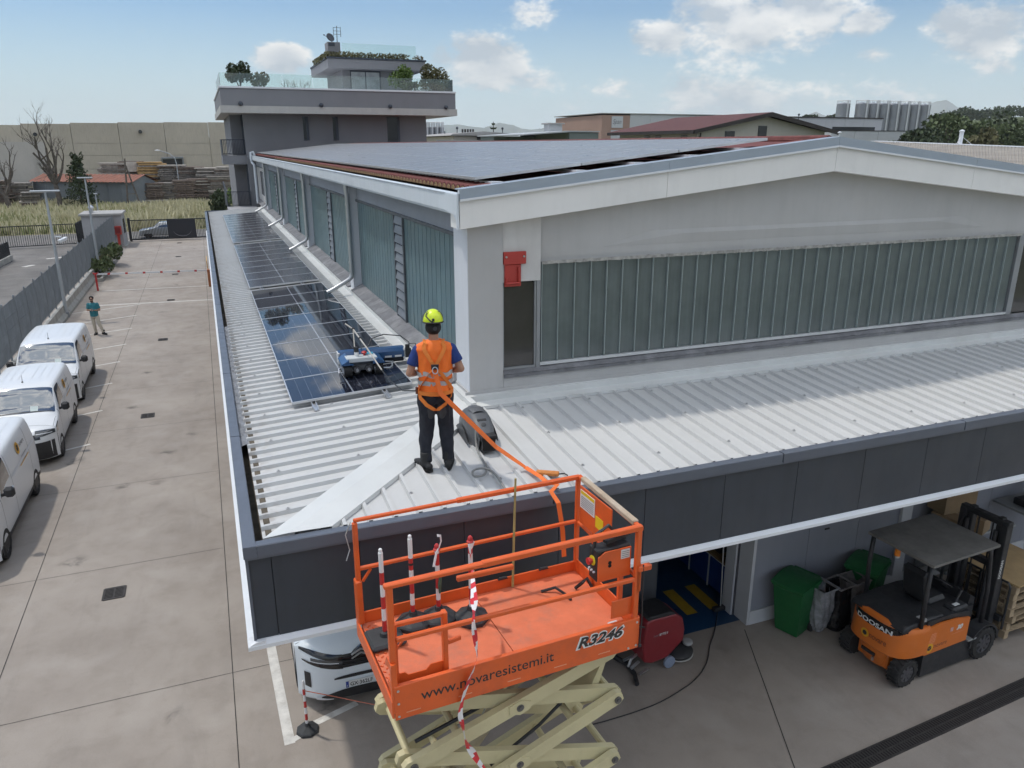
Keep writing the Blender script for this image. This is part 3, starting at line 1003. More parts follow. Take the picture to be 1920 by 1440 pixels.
def leaves(mb, c, rad, n, size, rg, flat=1.0):
    """leaf clumps: bent little quads scattered through an ellipsoid shell and volume"""
    for _ in range(n):
        while True:
            p = Vector((rg.uniform(-1, 1), rg.uniform(-1, 1), rg.uniform(-1, 1)))
            if 0.05 < p.length < 1:
                break
        p = p * (p.length ** -0.35)
        if p.length > 1.08:
            p = p * 0.93
        q = Vector((c[0] + p.x * rad[0], c[1] + p.y * rad[1], c[2] + p.z * rad[2]))
        s = size * rg.uniform(0.5, 1.3)
        a = Vector((rg.gauss(0, 1), rg.gauss(0, 1), rg.gauss(0, .7))).normalized()
        u = a.orthogonal().normalized()
        w = a.cross(u)
        mb.v += [tuple(q - u * s - w * s * .35), tuple(q + w * s * .6 + a * s * .2), tuple(q + u * s - w * s * .3), tuple(q - w * s * .75)]
        o = len(mb.v) - 4
        mb.f += [(o, o + 1, o + 2), (o, o + 2, o + 3)]
def branch(mb, p, d, L, r, depth, rg, spread=0.5, taper=0.68, kids=(2, 3), up=0.08):
    pts = [p]
    rs = [r]
    k = 4
    for i in range(k):
        d = (d + Vector((rg.gauss(0, .13), rg.gauss(0, .13), rg.gauss(0, .08) + up))).normalized()
        p = p + d * (L / k)
        pts.append(p)
        rs.append(r * (1 - 0.45 * (i + 1) / k))
    mb.tube(pts, rs, 5 if depth > 1 else 4, cap=False)
    if depth <= 0:
        return
    for _ in range(rg.randint(*kids)):
        i = rg.randint(2, k)
        dd = (d + Vector((rg.gauss(0, spread), rg.gauss(0, spread), rg.gauss(0, spread * .6)))).normalized()
        branch(mb, pts[i], dd, L * taper * rg.uniform(.75, 1.1), rs[i] * .72, depth - 1, rg, spread, taper, kids, up)
def leafy_tree(name, label, x, y, h, rx, leafm, group=None, seed=1, trunk=0.35, clumps=9, n=130, size=0.35, z0=0.0, cat='tree', ry=None):
    rg = random.Random(seed)
    t = thing(name, label, cat, (x, y, z0), group=group)
    tr = MB()
    th = h * trunk
    tr.tube([(x, y, z0 - .2), (x + .05, y, z0 + th * .5), (x, y + .05, z0 + th), (x + .1, y, z0 + h * .7)], [.035 * h, .028 * h, .022 * h, .008 * h], 7)
    for k in range(4):
        a = rg.uniform(0, 6.28)
        tr.tube([(x, y, z0 + th * .8), (x + math.cos(a) * rx * .35, y + math.sin(a) * rx * .35, z0 + h * .55), (x + math.cos(a) * rx * .6, y + math.sin(a) * rx * .6, z0 + h * .72)], [.016 * h, .010 * h, .003 * h], 5)
    tr.build('trunk', BARK, t, smooth=True)
    cr = MB()
    ry = ry or rx
    for k in range(clumps):
        a = rg.uniform(0, 6.28)
        rr = rg.uniform(0.0, 0.72)
        zc = rg.uniform(th * 1.05, h * .86)
        sc = 1 - 0.45 * abs((zc - h * .58) / (h * .5))
        cx, cyy = x + math.cos(a) * rx * rr * sc, y + math.sin(a) * ry * rr * sc
        leaves(cr, (cx, cyy, z0 + zc), (rx * rg.uniform(.3, .5), ry * rg.uniform(.3, .5), h * rg.uniform(.11, .19)), n, size, rg)
    cr.build('crown', leafm, t)
    return t
def bush(name, label, x, y, z0, rx, ry, h, leafm, n=400, size=0.06, seed=1, cat='shrub', group=None, stems=True):
    rg = random.Random(seed)
    t = thing(name, label, cat, (x, y, z0), group=group)
    f = MB()
    for k in range(7):
        a = rg.uniform(0, 6.28)
        cx, cyy = x + math.cos(a) * rx * .5, y + math.sin(a) * ry * .5
        leaves(f, (cx, cyy, z0 + h * rg.uniform(.35, .72)), (rx * rg.uniform(.35, .6), ry * rg.uniform(.35, .6), h * rg.uniform(.22, .36)), n // 7, size, rg)
    f.build('foliage', leafm, t)
    if stems:
        s = MB()
        for k in range(6):
            a = rg.uniform(0, 6.28)
            s.tube([(x, y, z0), (x + math.cos(a) * rx * .3, y + math.sin(a) * ry * .3, z0 + h * .4), (x + math.cos(a) * rx * .6, y + math.sin(a) * ry * .6, z0 + h * .8)], [.02 * h + .006, .014 * h + .004, .004], 4)
        s.build('stem', BARK, t)
    return t

# ------------------------------------------------------------------ grey office block with roof terrace
TGREY = mat('tower_render', (0.225, 0.228, 0.245), 0.85, var=0.05, scale=0.6, streak=0.1, bump=0.05, bscale=40)
TLIGHT = mat('tower_light_band', (0.47, 0.46, 0.44), 0.7, var=0.05, streak=0.15)
TDARK = mat('tower_steel', (0.055, 0.065, 0.085), 0.5, 0.2, var=0.1)
TWIN = mat('tower_window_glass', (0.02, 0.024, 0.03), 0.08, var=0.2, spec=0.35)
GLZ = glassmat('balustrade_glass', (0.90, 0.955, 0.94), 0.02, 0.2)
tw = thing('office_block', 'tall dark grey office block with jutting roof terrace at the end of the warehouse', 'building', (8.4, 56, 0))
MB().box(2.75, 14.06, YB, 64, 0, 10.2).build('wall', TGREY, tw)
MB().box(2.05, 2.75, 53.2, 64, 0, 10.2).build('wall', TGREY, tw)
for i, y_ in enumerate((51.9, 53.0)):
    MB().box(2.70, 2.749, y_, y_ + .10, 7.7, 10.1).build('wall_fin', TDARK, tw)
def tower_window(x0, x1, z0, z1):
    MB().box(x0, x1, YB - 0.012, YB - 0.004, z0, z1).build('window', TWIN, tw)
    f = MB()
    f.box(x1 - .12, x1 + .03, YB - .05, YB - .002, z0 - .05, z1 + .05)
    f.box(x0 - .03, x1 - .12, YB - .04, YB - .002, z0 - .08, z0)
    f.box(x0 - .03, x1 - .12, YB - .04, YB - .002, z1, z1 + .04)
    f.build('window_frame', TDARK, tw)
tower_window(6.22, 6.52, 8.56, 9.86)
tower_window(8.03, 8.33, 8.56, 9.86)
tower_window(11.48, 12.26, 8.5, 9.9)
# terrace slab: dark parapet, light lower band in sheets, white coping
MB().box(1.55, 15.66, 49.62, 64.5, 10.42, 11.36).build('parapet', TGREY, tw)
MB().box(1.50, 15.70, 49.56, 64.55, 11.365, 11.47, 0.01).build('coping', WTRIM, tw)
xb = 1.47
while xb < 15.7:
    MB().box(xb, min(xb + 1.285, 15.74), 49.55, 49.60, 10.02, 10.416).build('band_panel', TLIGHT, tw)
    xb += 1.29
MB().box(1.47, 15.74, 49.602, 64.6, 10.02, 10.41).build('soffit_slab', TLIGHT, tw)
for xl in (2.6, 7.2, 11.4, 15.0):
    MB().ball((xl, 49.52, 10.52), (.13, .13, .13), 8, 6).build('wall_lamp', TDARK, tw, smooth=True)
gp = 1.6
while gp < 15.4:
    MB().box(gp, gp + 1.72, 49.80, 49.815, 11.47, 12.2).build('glass_panel', GLZ, tw)
    gp += 1.745
for yy in (50.0, 52.0, 54.0, 56.0):
    MB().box(1.60, 1.615, yy, yy + 1.95, 11.47, 12.2).build('glass_panel', GLZ, tw)
    MB().box(15.60, 15.615, yy, yy + 1.95, 11.47, 12.2).build('glass_panel', GLZ, tw)
# penthouse
MB().box(9.35, 14.0, 54.0, 60.5, 11.4, 12.95).build('penthouse_wall', TGREY, tw)
MB().box(8.30, 14.69, 53.0, 61.0, 12.93, 13.5, .02).build('penthouse_slab', TGREY, tw)
MB().box(8.25, 14.75, 52.96, 61.05, 13.502, 13.60).build('coping', TDARK, tw)
for (a, b) in ((9.9, 10.82), (10.88, 11.78)):
    MB().box(a, b, 53.97, 53.985, 11.5, 12.82).build('glass_door', mat('pale_door_glass', (0.34, 0.37, 0.39), 0.06, var=0.3, scale=1.5), tw)
f = MB(); f.box(9.84, 11.86, 53.95, 53.99, 12.82, 12.9); f.box(10.82, 10.88, 53.95, 53.99, 11.5, 12.82); f.box(9.84, 9.9, 53.95, 53.99, 11.5, 12.82); f.box(11.78, 11.86, 53.95, 53.99, 11.5, 12.82)
f.build('door_frame', TDARK, tw)
MB().box(8.55, 9.35, 54.2, 55.4, 13.5, 14.6).build('chimney', TGREY, tw)
MB().box(8.6, 9.0, 54.18, 54.199, 14.35, 14.55).build('chimney_vent', TDARK, tw)
for k in range(3):
    MB().box(9.5 + k * 1.66, 11.14 + k * 1.66, 54.5, 54.515, 13.6, 14.6).build('glass_panel', GLZ, tw)
# left balcony and the lower terrace by the canopy end
def railing(x0, x1, y, z0, z1, parent, n, name='baluster'):
    MB().bar((x0, y, z1), (x1, y, z1), .05, .04).bar((x0, y, z0 + .08), (x1, y, z0 + .08), .03, .03).build('handrail', TDARK, parent)
    me = MB().box(-.009, .009, -.009, .009, z0 + .09, z1 - .02).mesh(name, TDARK)
    for k in range(n):
        o = put(name, me, parent); o.location = (x0 + (x1 - x0) * k / (n - 1), y, 0)
MB().box(1.35, 2.76, 51.25, 54.0, 7.10, 7.62).build('balcony_slab', TGREY, tw)
railing(1.40, 2.72, 51.3, 7.62, 8.54, tw, 16)
railing(1.40, 2.04, 53.95, 7.62, 8.54, tw, 8)
f = MB()
f.bar((1.38, 51.3, 8.54), (1.38, 53.95, 8.54), .05, .04); f.box(1.37, 1.39, 51.3, 53.95, 7.62, 8.5)
f.build('balcony_side', TDARK, tw)
MB().box(1.3, 3.0, 46.58, 51.0, 4.40, 4.62).build('terrace_slab', mat('timber_deck', (0.33, 0.33, 0.35), 0.8, var=0.2, scale=4), tw)
railing(1.35, 2.75, 50.9, 4.62, 5.5, tw, 18)
f = MB()
f.add([(1.36, 50.9, 4.6), (1.36, 50.9, 5.5), (1.28, 53.5, 6.0), (1.28, 53.5, 4.6)], [(0, 1, 2, 3)])
f.bar((1.36, 50.9, 5.5), (1.28, 53.5, 6.0), .05, .05)
f.build('stair_side', TDARK, tw)
for k in range(4):
    MB().box(2.70, 2.748, 51.3 + .35 * k, 51.4 + .35 * k, 4.6, 7.1).build('wall_fin', TDARK, tw)
# aerials on the penthouse
an = thing('tv_aerial', 'thin TV aerial mast on the penthouse chimney', 'aerial', (9.2, 54.5, 14.2))
f = MB(); f.cyl((9.2, 54.5, 14.0), (9.25, 54.5, 15.6), .03, .02, 6)
f.build('mast', TDARK, an)
f = MB()
for dz in (15.1, 15.3, 15.5):
    f.bar((9.0, 54.5, dz), (9.5, 54.5, dz), .02, .02)
f.bar((9.48, 54.5, 14.95), (9.48, 54.5, 15.55), .03, .02); f.bar((9.02, 54.5, 15.0), (9.02, 54.5, 15.5), .03, .02)
f.build('dipole', TDARK, an)
ds = thing('satellite_dish', 'small grey satellite dish on an arm beside the TV aerial', 'dish', (8.75, 54.4, 14.6))
f = MB(); f.at(8.75, 54.4, 14.85, 0.4, R(65)); f.lathe([(0.02, 0), (.16, .02), (.28, .07), (.285, .08), (.16, .04)], 14); f.build('reflector', TDARK, ds, smooth=True)
f = MB(); f.tube([(9.15, 54.45, 14.5), (8.95, 54.45, 14.55), (8.75, 54.45, 14.8)], .025, 5); f.tube([(8.75, 54.3, 14.75), (8.35, 54.0, 14.95)], .015, 4); f.ball((8.33, 54.0, 14.97), .05, 6, 4); f.build('arm', TDARK, ds)
# planting on terrace and penthouse roof
rg = random.Random(3)
bush('terrace_shrub', 'large dark round shrub behind the glass at the left end of the roof terrace', 2.7, 50.7, 11.4, 0.75, 0.6, 1.55, LEAF_D, 900, .09, 3)
bush('terrace_shrub', 'greyish drooping shrub next to the large round shrub on the roof terrace', 3.9, 50.8, 11.4, 0.8, 0.5, 1.0, LEAF_O, 600, .08, 4)
tb = thing('bare_shrub', 'bare twiggy shrub behind the terrace glass', 'shrub', (6.0, 50.8, 11.4))
f = MB()
for k in range(26):
    a = rg.uniform(0, 6.28)
    branch(f, Vector((6.0 + rg.uniform(-.8, .8), 50.8, 11.4)), Vector((math.cos(a) * .5, math.sin(a) * .3, 1)).normalized(), .45, .012, 1, rg, .6)
f.build('twigs', BARKG, tb)
bush('terrace_shrub', 'bright green bushy bamboo in front of the penthouse', 12.6, 51.2, 11.4, 0.9, 0.7, 1.75, LEAF_B, 1100, .09, 6)
bush('terrace_shrub', 'large brownish green bush at the right end of the roof terrace', 14.7, 51.0, 11.4, 1.15, 0.8, 1.75, LEAF_O, 1600, .085, 7)
bush('terrace_shrub', 'low green hedge along the glass in front of the bamboo', 13.3, 50.3, 11.4, 1.3, 0.35, .7, LEAF_M, 500, .07, 8)
hd = thing('roof_hedge', 'trailing hedge of grasses along the penthouse roof edge', 'hedge', (10.5, 53.2, 13.5))
f = MB()
for k in range(34):
    xx = 8.35 + k * 0.155
    zz = 13.6
    leaves(f, (xx, 53.2, zz + .10), (.22, .3, .24), 42, .075, rg)
for k in range(16):
    leaves(f, (8.38, 53.3 + k * .35, 13.7), (.3, .25, .24), 42, .075, rg)
f.build('foliage', LEAF_O, hd)
hd2 = thing('roof_hedge', 'small tuft of grass at the right end of the penthouse roof', 'hedge', (14.3, 53.2, 13.6))
f = MB()
leaves(f, (14.3, 53.2, 13.72), (.4, .25, .18), 90, .07, rg)
f.build('foliage', LEAF_T, hd2)
sb0 = at(414, 390, 92)
bush('garden_shrub', 'dark dense shrub beside the lower terrace stair', sb0.x, 92, 0, 1.1, 1.2, at(414, 353, 92).z, LEAF_D, 1600, .16, 11)
sb0 = at(448, 362, 100)
bush('garden_shrub', 'bright green shrub behind the stair rail under the balcony', sb0.x, 100, 0, 1.8, 1.6, at(448, 342, 100).z, LEAF_B, 1200, .18, 12)

# ------------------------------------------------------------------ far buildings on the right
CREAM = mat('cream_wall', (0.50, 0.47, 0.42), 0.85, var=0.06, scale=0.3, streak=0.15)
CONCP = mat('precast_panel', (0.36, 0.35, 0.34), 0.85, var=0.08, scale=0.2, streak=0.2)
WHITEW = mat('far_white_wall', (0.52, 0.53, 0.54), 0.8, var=0.05, scale=0.2, streak=0.12)
PINK = mat('salmon_wall', (0.38, 0.25, 0.20), 0.85, var=0.06, scale=0.2, streak=0.1)
GREENW = mat('grey_green_cladding', (0.16, 0.19, 0.175), 0.7, var=0.06, scale=0.2)
ROOFLT = mat('pale_sheet_roof', (0.42, 0.44, 0.45), 0.6, var=0.08, scale=0.2)
DBROWN = mat('dark_brown_fascia', (0.035, 0.028, 0.026), 0.7, var=0.1)
WINB = mat('far_window_dark', (0.03, 0.032, 0.036), 0.15, var=0.2)
SILO = mat('silo_steel', (0.30, 0.31, 0.33), 0.45, 0.35, var=0.12, scale=0.3, streak=0.3)
def silo(x, y, r, h, label, group, z0=0.0):
    t = thing('silo', label, 'silo', (x, y, z0), group=group)
    MB().lathe([(r, 0), (r, h), (r * .96, h + .08), (0.2, h + r * .25), (0.01, h + r * .26)], 20, (x, y, z0)).build('shell', SILO, t, smooth=True)
    f = MB()
    n = 10
    for k in range(n):
        a = 2 * math.pi * k / n
        f.bar((x + r * .95 * math.cos(a), y + r * .95 * math.sin(a), z0 + h), (x + r * .95 * math.cos(a), y + r * .95 * math.sin(a), z0 + h + .9), .09, .09)
    f.tube([(x + r * .95 * math.cos(2 * math.pi * k / 20), y + r * .95 * math.sin(2 * math.pi * k / 20), z0 + h + .9) for k in range(20)], .05, 4, closed=True)
    f.build('guard_rail', ALUW, t)
    for zz in range(8, int(h), 4):
        MB().tube([(x + (r + .03) * math.cos(2 * math.pi * k / 20), y + (r + .03) * math.sin(2 * math.pi * k / 20), z0 + zz) for k in range(20)], .04, 4, closed=True).build('hoop', SILO, t)
    MB().box(x - r * .25, x - r * .05, y - r - .25, y - r, z0 + 1, z0 + h + .9).build('ladder', ALUW, t)
for k in range(8):
    silo(165.5 + k * 3.75, 170 + (3 if k == 0 else 0), 1.78, 19.0, 'tall grey steel silo in the row on the right, ' + ['first', 'second', 'third', 'fourth', 'fifth', 'sixth', 'seventh', 'last'][k] + ' from the left', 'silos behind the white factory')
for k in range(6):
    silo(36.8 + k * 0.93, 140, .45, 11.3, 'slim pale silo just right of the office block, ' + ['first', 'second', 'third', 'fourth', 'fifth', 'sixth'][k] + ' from the left', 'slim silos beside the office block')
fb = thing('flat_building', 'low cream building with flat curved roof left of the green hall', 'building', (42, 128, 0))
MB().box(37.6, 47.2, 120.3, 140, 0, 9.6).build('wall', CREAM, fb)
MB().prism([(36.8, 9.7), (37.2, 9.95), (42.3, 10.35), (47.8, 10.0), (48.2, 9.7)], 119.6, 141, 'y').build('roof', CONCP, fb)
for a, b in ((41.4, 42.3), (42.4, 43.2), (43.9, 44.7), (44.8, 45.8)):
    f = MB().box(a, b, 120.24, 120.29, 8.75, 9.55).build('window', WINB, fb)
for k in range(5):
    MB().box(40.2 + k * .45, 40.4 + k * .45, 124, 124.4, 10.2, 10.75).build('roof_vent', DBROWN, fb)
lw = thing('boundary_parapet', 'long low concrete parapet wall in front of the cream building', 'wall', (43, 118, 0))
for k in range(6):
    MB().box(34.0 + k * 2.5, 36.46 + k * 2.5, 117.9, 118.1, 0, 9.05).build('panel', CONCP, lw)
    MB().box(36.47 + k * 2.5, 36.57 + k * 2.5, 117.8, 117.89, 0, 9.1).build('post', CREAM, lw)
gh = thing('green_hall', 'low grey green hall with pale flat roof beside the salmon building', 'building', (50, 108, 0))
MB().box(47.9, 52.4, 100, 118, 0, 9.95).build('wall', GREENW, gh)
MB().box(41.2, 47.89, 112, 118, 0, 9.5).build('wall', GREENW, gh)
MB().prism([(41.0, 9.52), (47.9, 9.98), (52.5, 10.0), (52.5, 10.12), (47.9, 10.15), (41.0, 9.66)], 99.8, 119, 'y').build('roof', ROOFLT, gh)
for k in range(8):
    MB().box(47.84, 47.89, 100.6 + k * 2, 102.2 + k * 2, 7.6, 8.75).build('window', WINB, gh)
for k in range(4):
    MB().box(48.9 + k * .85, 49.5 + k * .85, 99.94, 99.99, 7.6, 8.9).build('window', WINB, gh)
MB().box(50.2, 52.4, 112, 114, 10.1, 11.3).build('roof_hut', WHITEW, gh)
MB().box(49.9, 52.7, 111.7, 114.3, 11.31, 11.5).build('roof_hut', CONCP, gh)
pk = thing('salmon_building', 'salmon and white building with a script sign on its end wall', 'building', (85, 140, 0))
MB().box(68.7, 74.5, 130, 150, 0, 13.5).build('wall', PINK, pk)
for k in range(6):
    MB().box(74.52 + k * 4.4, 78.88 + k * 4.4, 130, 150, 0, 13.7 - .02 * k).build('wall', WHITEW, pk)
MB().box(68.4, 101.2, 129.8, 150.2, 13.72, 13.85).build('roof', CONCP, pk)
MB().box(70.7, 73.0, 129.9, 129.98, 11.3, 13.3).build('sign_board', mat('sign_grey', (0.55, 0.56, 0.57), 0.6, var=0.03), pk)
lettering('Span', 1.15, (70.85, 129.88, 12.0), (1, 0, 0), (0, 0, 1), mat('sign_ink', (0.16, 0.16, 0.17), 0.6, var=0), pk, shear=0.35, xscale=0.82)
MB().box(70.6, 73.0, 129.9, 129.98, 9.2, 10.9).build('window', WHITEW, pk)
ho = thing('red_roof_house', 'cream house with dark red pitched roof and deep brown eaves', 'house', (60.5, 84, 0))
MB().prism([(51.6, 0), (69.4, 0), (69.4, 9.75), (60.6, 11.35), (51.6, 9.75)], 75, 92.5, 'y').build('wall', CREAM, ho)
REDROOF = mat('dark_red_roof', (0.10, 0.032, 0.028), 0.8, var=0.12, scale=1.0)
f = MB()
f.add([(50.3, 73.9, 9.82), (60.6, 73.9, 11.80), (60.6, 93.4, 11.80), (50.3, 93.4, 9.82), (70.6, 73.9, 9.82), (70.6, 93.4, 9.82)], [(0, 1, 2, 3), (1, 4, 5, 2)])
f.build('roof', REDROOF, ho)
f = MB()
f.prism([(50.3, 9.81), (60.6, 11.79), (70.6, 9.81), (70.6, 9.42), (60.6, 11.33), (50.3, 9.42)], 73.9, 74.15, 'y')
f.prism([(50.3, 9.81), (60.6, 11.79), (70.6, 9.81), (70.4, 9.72), (60.6, 11.66), (50.5, 9.72)], 74.16, 93.4, 'y')
f.box(50.2, 50.45, 73.9, 93.4, 9.45, 9.80)
f.build('eaves', DBROWN, ho)
for (a, b, z0, z1) in ((55.2, 56.5, 8.55, 9.75), (59.7, 60.9, 8.55, 10.35)):
    MB().box(a, b, 74.94, 74.99, z0, z1).build('window', WINB, ho)
    MB().box(b, b + .16, 74.92, 74.99, z0, z1).build('window_reveal', CREAM, ho)
    MB().box(a, b, 74.86, 74.9, z0 + .42, z0 + .47).build('window_bar', ALUW, ho)
for y_ in (77, 82.5, 85):
    w_ = MB().box(51.53, 51.59, y_, y_ + 1.2, 8.7, 9.35).build('window', WINB, ho)
    for k in range(3):
        MB().box(51.50, 51.53, y_, y_ + 1.2, 8.78 + k * .2, 8.86 + k * .2).build('shutter_slat', WHITEW, ho)
f = MB()
f.bar((51.6, 73.2, 9.0), (69.5, 73.2, 9.0), .04, .04)
for k in range(8):
    f.bar((51.6 + k * 2.55, 73.2, 8.3), (51.6 + k * 2.55, 73.2, 9.0), .05, .05)
f.build('terrace_rail', ALUW, ho)
MB().tube([(51.5, 74.3, 9.5), (51.7, 74.6, 9.2), (51.7, 74.9, 8.9), (51.7, 74.9, 7)], .09, 6).build('downpipe', DBROWN, ho)
fa = thing('white_factory', 'long white factory with a dark strip window in front of the silos', 'building', (125, 148, 0))
for k in range(8):
    MB().box(102.3 + k * 5.45, 107.7 + k * 5.45, 140, 160, 0, 14.0).build('wall', WHITEW, fa)
MB().box(102, 146.0, 139.8, 160.2, 14.02, 14.2).build('roof', DBROWN, fa)
MB().box(131.5, 143.8, 139.9, 139.98, 11.2, 12.2).build('strip_window', WINB, fa)
for k in range(5):
    MB().box(122 + k * 6.4, 128.3 + k * 6.4, 130, 138, 0, 11.1).build('annex_wall', WHITEW, fa)
MB().box(121.9, 154.1, 129.9, 138.1, 11.12, 11.25).build('annex_roof', DBROWN, fa)
# neighbouring corrugated roof on the right with vents
FIB = mat('fibre_cement', (0.30, 0.27, 0.235), 0.9, var=0.25, scale=0.8, dirt=(0.16, 0.15, 0.13), dirt_amt=0.5)
nb = thing('neighbour_shed', 'neighbouring shed with weathered corrugated fibre cement roof behind the gable', 'shed', (30, 26, 0))
e0, e1 = at(1640, 284, 44), at(1990, 317, 27)
r0, r1 = at(1640, 265, 62), at(1990, 279, 37)
f = MB()
f.grid(lambda u, v: tuple((e0.lerp(e1, u)).lerp(r0.lerp(r1, u), v) + Vector((0, 0, .03 * math.sin(u * 420)))), 700, 2, True)
f.build('roof', FIB, nb)
f = MB()
f.add([e0, e1, Vector((e1.x, e1.y, 0)), Vector((e0.x, e0.y, 0))], [(0, 1, 2, 3)])
f.build('wall', CREAM, nb)
f = MB()
for dz, dd in ((0.03, 0.0), (-0.05, -2.2)):
    off = Vector((0, dd, 0))
    f.bar(r0 + off + Vector((0, 0, dz)), r1 + off + Vector((0, 0, dz)), .8, .06)
f.build('ridge_cap', WTRIM, nb)
for nm, px, hh in (('roof_vent', 1834, 1.0), ('roof_vent', 1530, .7)):
    p = r0.lerp(r1, (px - 1640) / 350)
    t = thing('flue_pipe', 'short white flue pipe with two stays on the corrugated roof' if px > 1700 else 'thin white flue with round cap rising behind the gable ridge', 'flue', tuple(p))
    f = MB(); f.cyl(p, p + Vector((0, 0, hh)), .16 if px > 1700 else .09, n=10); f.lathe([(.2, 0), (.22, .1), (.05, .2)], 10, tuple(p + Vector((0, 0, hh))))
    f.build('pipe', WTRIM, t, smooth=True)
    f = MB(); f.bar(p + Vector((0, 0, hh * .7)), p + Vector((.9, -.4, 0)), .03, .03); f.bar(p + Vector((0, 0, hh * .7)), p + Vector((-.9, -.4, 0)), .03, .03); f.build('stay', ALUW, t)
# trees on the right and the wooded hill
for k, (px, top, Y, rx, lm) in enumerate(((1735, 232, 104, 4.6, LEAF_D), (1778, 192, 112, 5.4, LEAF_M), (1830, 215, 112, 5.2, LEAF_M), (1880, 208, 120, 6.0, LEAF_D), (1925, 222, 114, 5.5, LEAF_M), (1700, 246, 118, 4.2, LEAF_D), (1850, 238, 96, 4.0, LEAF_O))):
    p = at(px, top, Y)
    leafy_tree('leafy_tree', 'leafy green tree right of the silos, ' + ['in front of them', 'tallest with open top', 'right of the tallest', 'darkest at right', 'at the picture edge', 'farthest left', 'low olive one in front'][k], p.x, p.y, p.z, rx, lm, 'trees right of the silos', 20 + k, .3, 15, 170, .46)
hillm = mat('hill_grass', (0.075, 0.095, 0.04), 0.95, var=0.3, scale=0.02)
def hill_z(px):
    return {1640: 0, 1700: 14, 1740: 22, 1800: 28, 1860: 33, 1930: 37, 2100: 40, 2400: 30}
f = MB()
hp0 = [(1600, 262), (1680, 246), (1740, 236), (1800, 226), (1860, 221), (1920, 219), (2050, 215), (2300, 225)]
V = []
for px, py in hp0:
    top = at(px, py, 520)
    V += [(top.x * .82, 425, -2), tuple(top), (top.x * 1.3, 700, -2)]
f.add(V, [q for i in range(len(hp0) - 1) for q in ((i * 3, i * 3 + 3, i * 3 + 4, i * 3 + 1), (i * 3 + 1, i * 3 + 4, i * 3 + 5, i * 3 + 2))])
hl = f.build('hill', hillm, kind='structure')
rg = random.Random(5)
wd = MB()
for k in range(90):
    px = rg.uniform(1735, 1990)
    base = 236 + (226 - 236) * (px - 1740) / 60 if px < 1800 else 226 + (218 - 226) * (px - 1800) / 130
    top = at(px, max(base, 216) - 2, 515 - rg.uniform(0, 25))
    hh = rg.uniform(6, 10.5)
    leaves(wd, (top.x, top.y, top.z + hh * .4), (rg.uniform(4, 6), 4, hh * .55), 60, 1.3, rg)
for k in range(40):
    px = rg.uniform(1500, 1600)
    top = at(px, 221, 300)
    if not (1505 < px < 1530 or 1553 < px < 1568):
        continue
    leaves(wd, (top.x, top.y, top.z - 1.0), (2.2, 2, 2.4), 40, .7, rg)
w_ = wd.build('woodland', LEAF_D, kind='stuff')
tag(w_, 'dark belt of woodland along the hilltop at right', 'woodland')
# a tiered ornamental pine far off
p = at(925, 228, 150)
nt_t = thing('tiered_pine', 'small tiered pine standing behind the cream building', 'tree', (p.x, p.y, 0))
MB().tube([(p.x, p.y, 0), (p.x, p.y, p.z)], [.25, .05], 6).build('trunk', BARK, nt_t)
f = MB()
for k, (zz, rr) in enumerate(((0.5, .35), (1.3, .7), (2.3, 1.0), (3.4, 1.3))):
    for j in range(12):
        a = j * .5236
        f.tube([(p.x, p.y, p.z - zz), (p.x + rr * .6 * math.cos(a), p.y + rr * .6 * math.sin(a), p.z - zz - .05), (p.x + rr * math.cos(a), p.y + rr * math.sin(a), p.z - zz + .2)], [.05, .12, .05], 5)
f.build('crown', LEAF_D, nt_t)
for k, (px, py) in enumerate(((857, 240), (834, 247), (942, 241), (1498, 215))):
    q = at(px, py, 128)
    t = thing('lamp_mast', 'thin distant mast ' + ['with round head above the cream building', 'by the slim silos', 'right of the tiered pine', 'above the factory roof'][k], 'mast', (q.x, q.y, 0))
    MB().cyl((q.x, q.y, 0), (q.x, q.y, q.z), .07, n=6).build('pole', TDARK, t)
    MB().ball((q.x, q.y, q.z), .22 if k != 1 else .1, 8, 6).build('head', TDARK, t)
# ------------------------------------------------------------------ mountains
MTN = mat('mountain_rock', (0.10, 0.115, 0.10), 0.95, var=0.25, scale=0.001)
def range_(prof, D, name='mountains'):
    f = MB()
    n = 6
    V = []
    pr = []
    for (a, b) in zip(prof[:-1], prof[1:]):
        for k in range(n):
            t = k / n
            pr.append((a[0] + (b[0] - a[0]) * t, a[1] + (b[1] - a[1]) * t))
    pr.append(prof[-1])
    for px, py in pr:
        tp = at(px, py - 1.3 * mnoise.noise((px * .09, py * .02, 3)), D)
        for (s, zz) in ((0.80, 0.0), (0.9, .35), (0.96, .75), (1.0, 1.0), (1.15, -.05)):
            V.append((tp.x * s, tp.y * s, (tp.z) * zz * (1 + .12 * mnoise.noise((px * .15, s * 9, 1)) * (s < 1)) - 5))
    m_ = 5
    f.add(V, [(i * m_ + j, (i + 1) * m_ + j, (i + 1) * m_ + j + 1, i * m_ + j + 1) for i in range(len(pr) - 1) for j in range(m_ - 1)])
    f.build(name, MTN, kind='structure', smooth='all')
range_([(780, 244), (829, 234), (859, 232), (885, 236), (907, 239), (927, 232), (937, 229), (964, 234), (978, 240), (1004, 242), (1040, 232), (1055, 233), (1075, 243), (1120, 251), (1250, 262), (1480, 226), (1530, 209), (1570, 224), (1690, 228), (1720, 205), (1752, 190), (1775, 186), (1800, 203), (1830, 225), (2000, 238)], 7000)
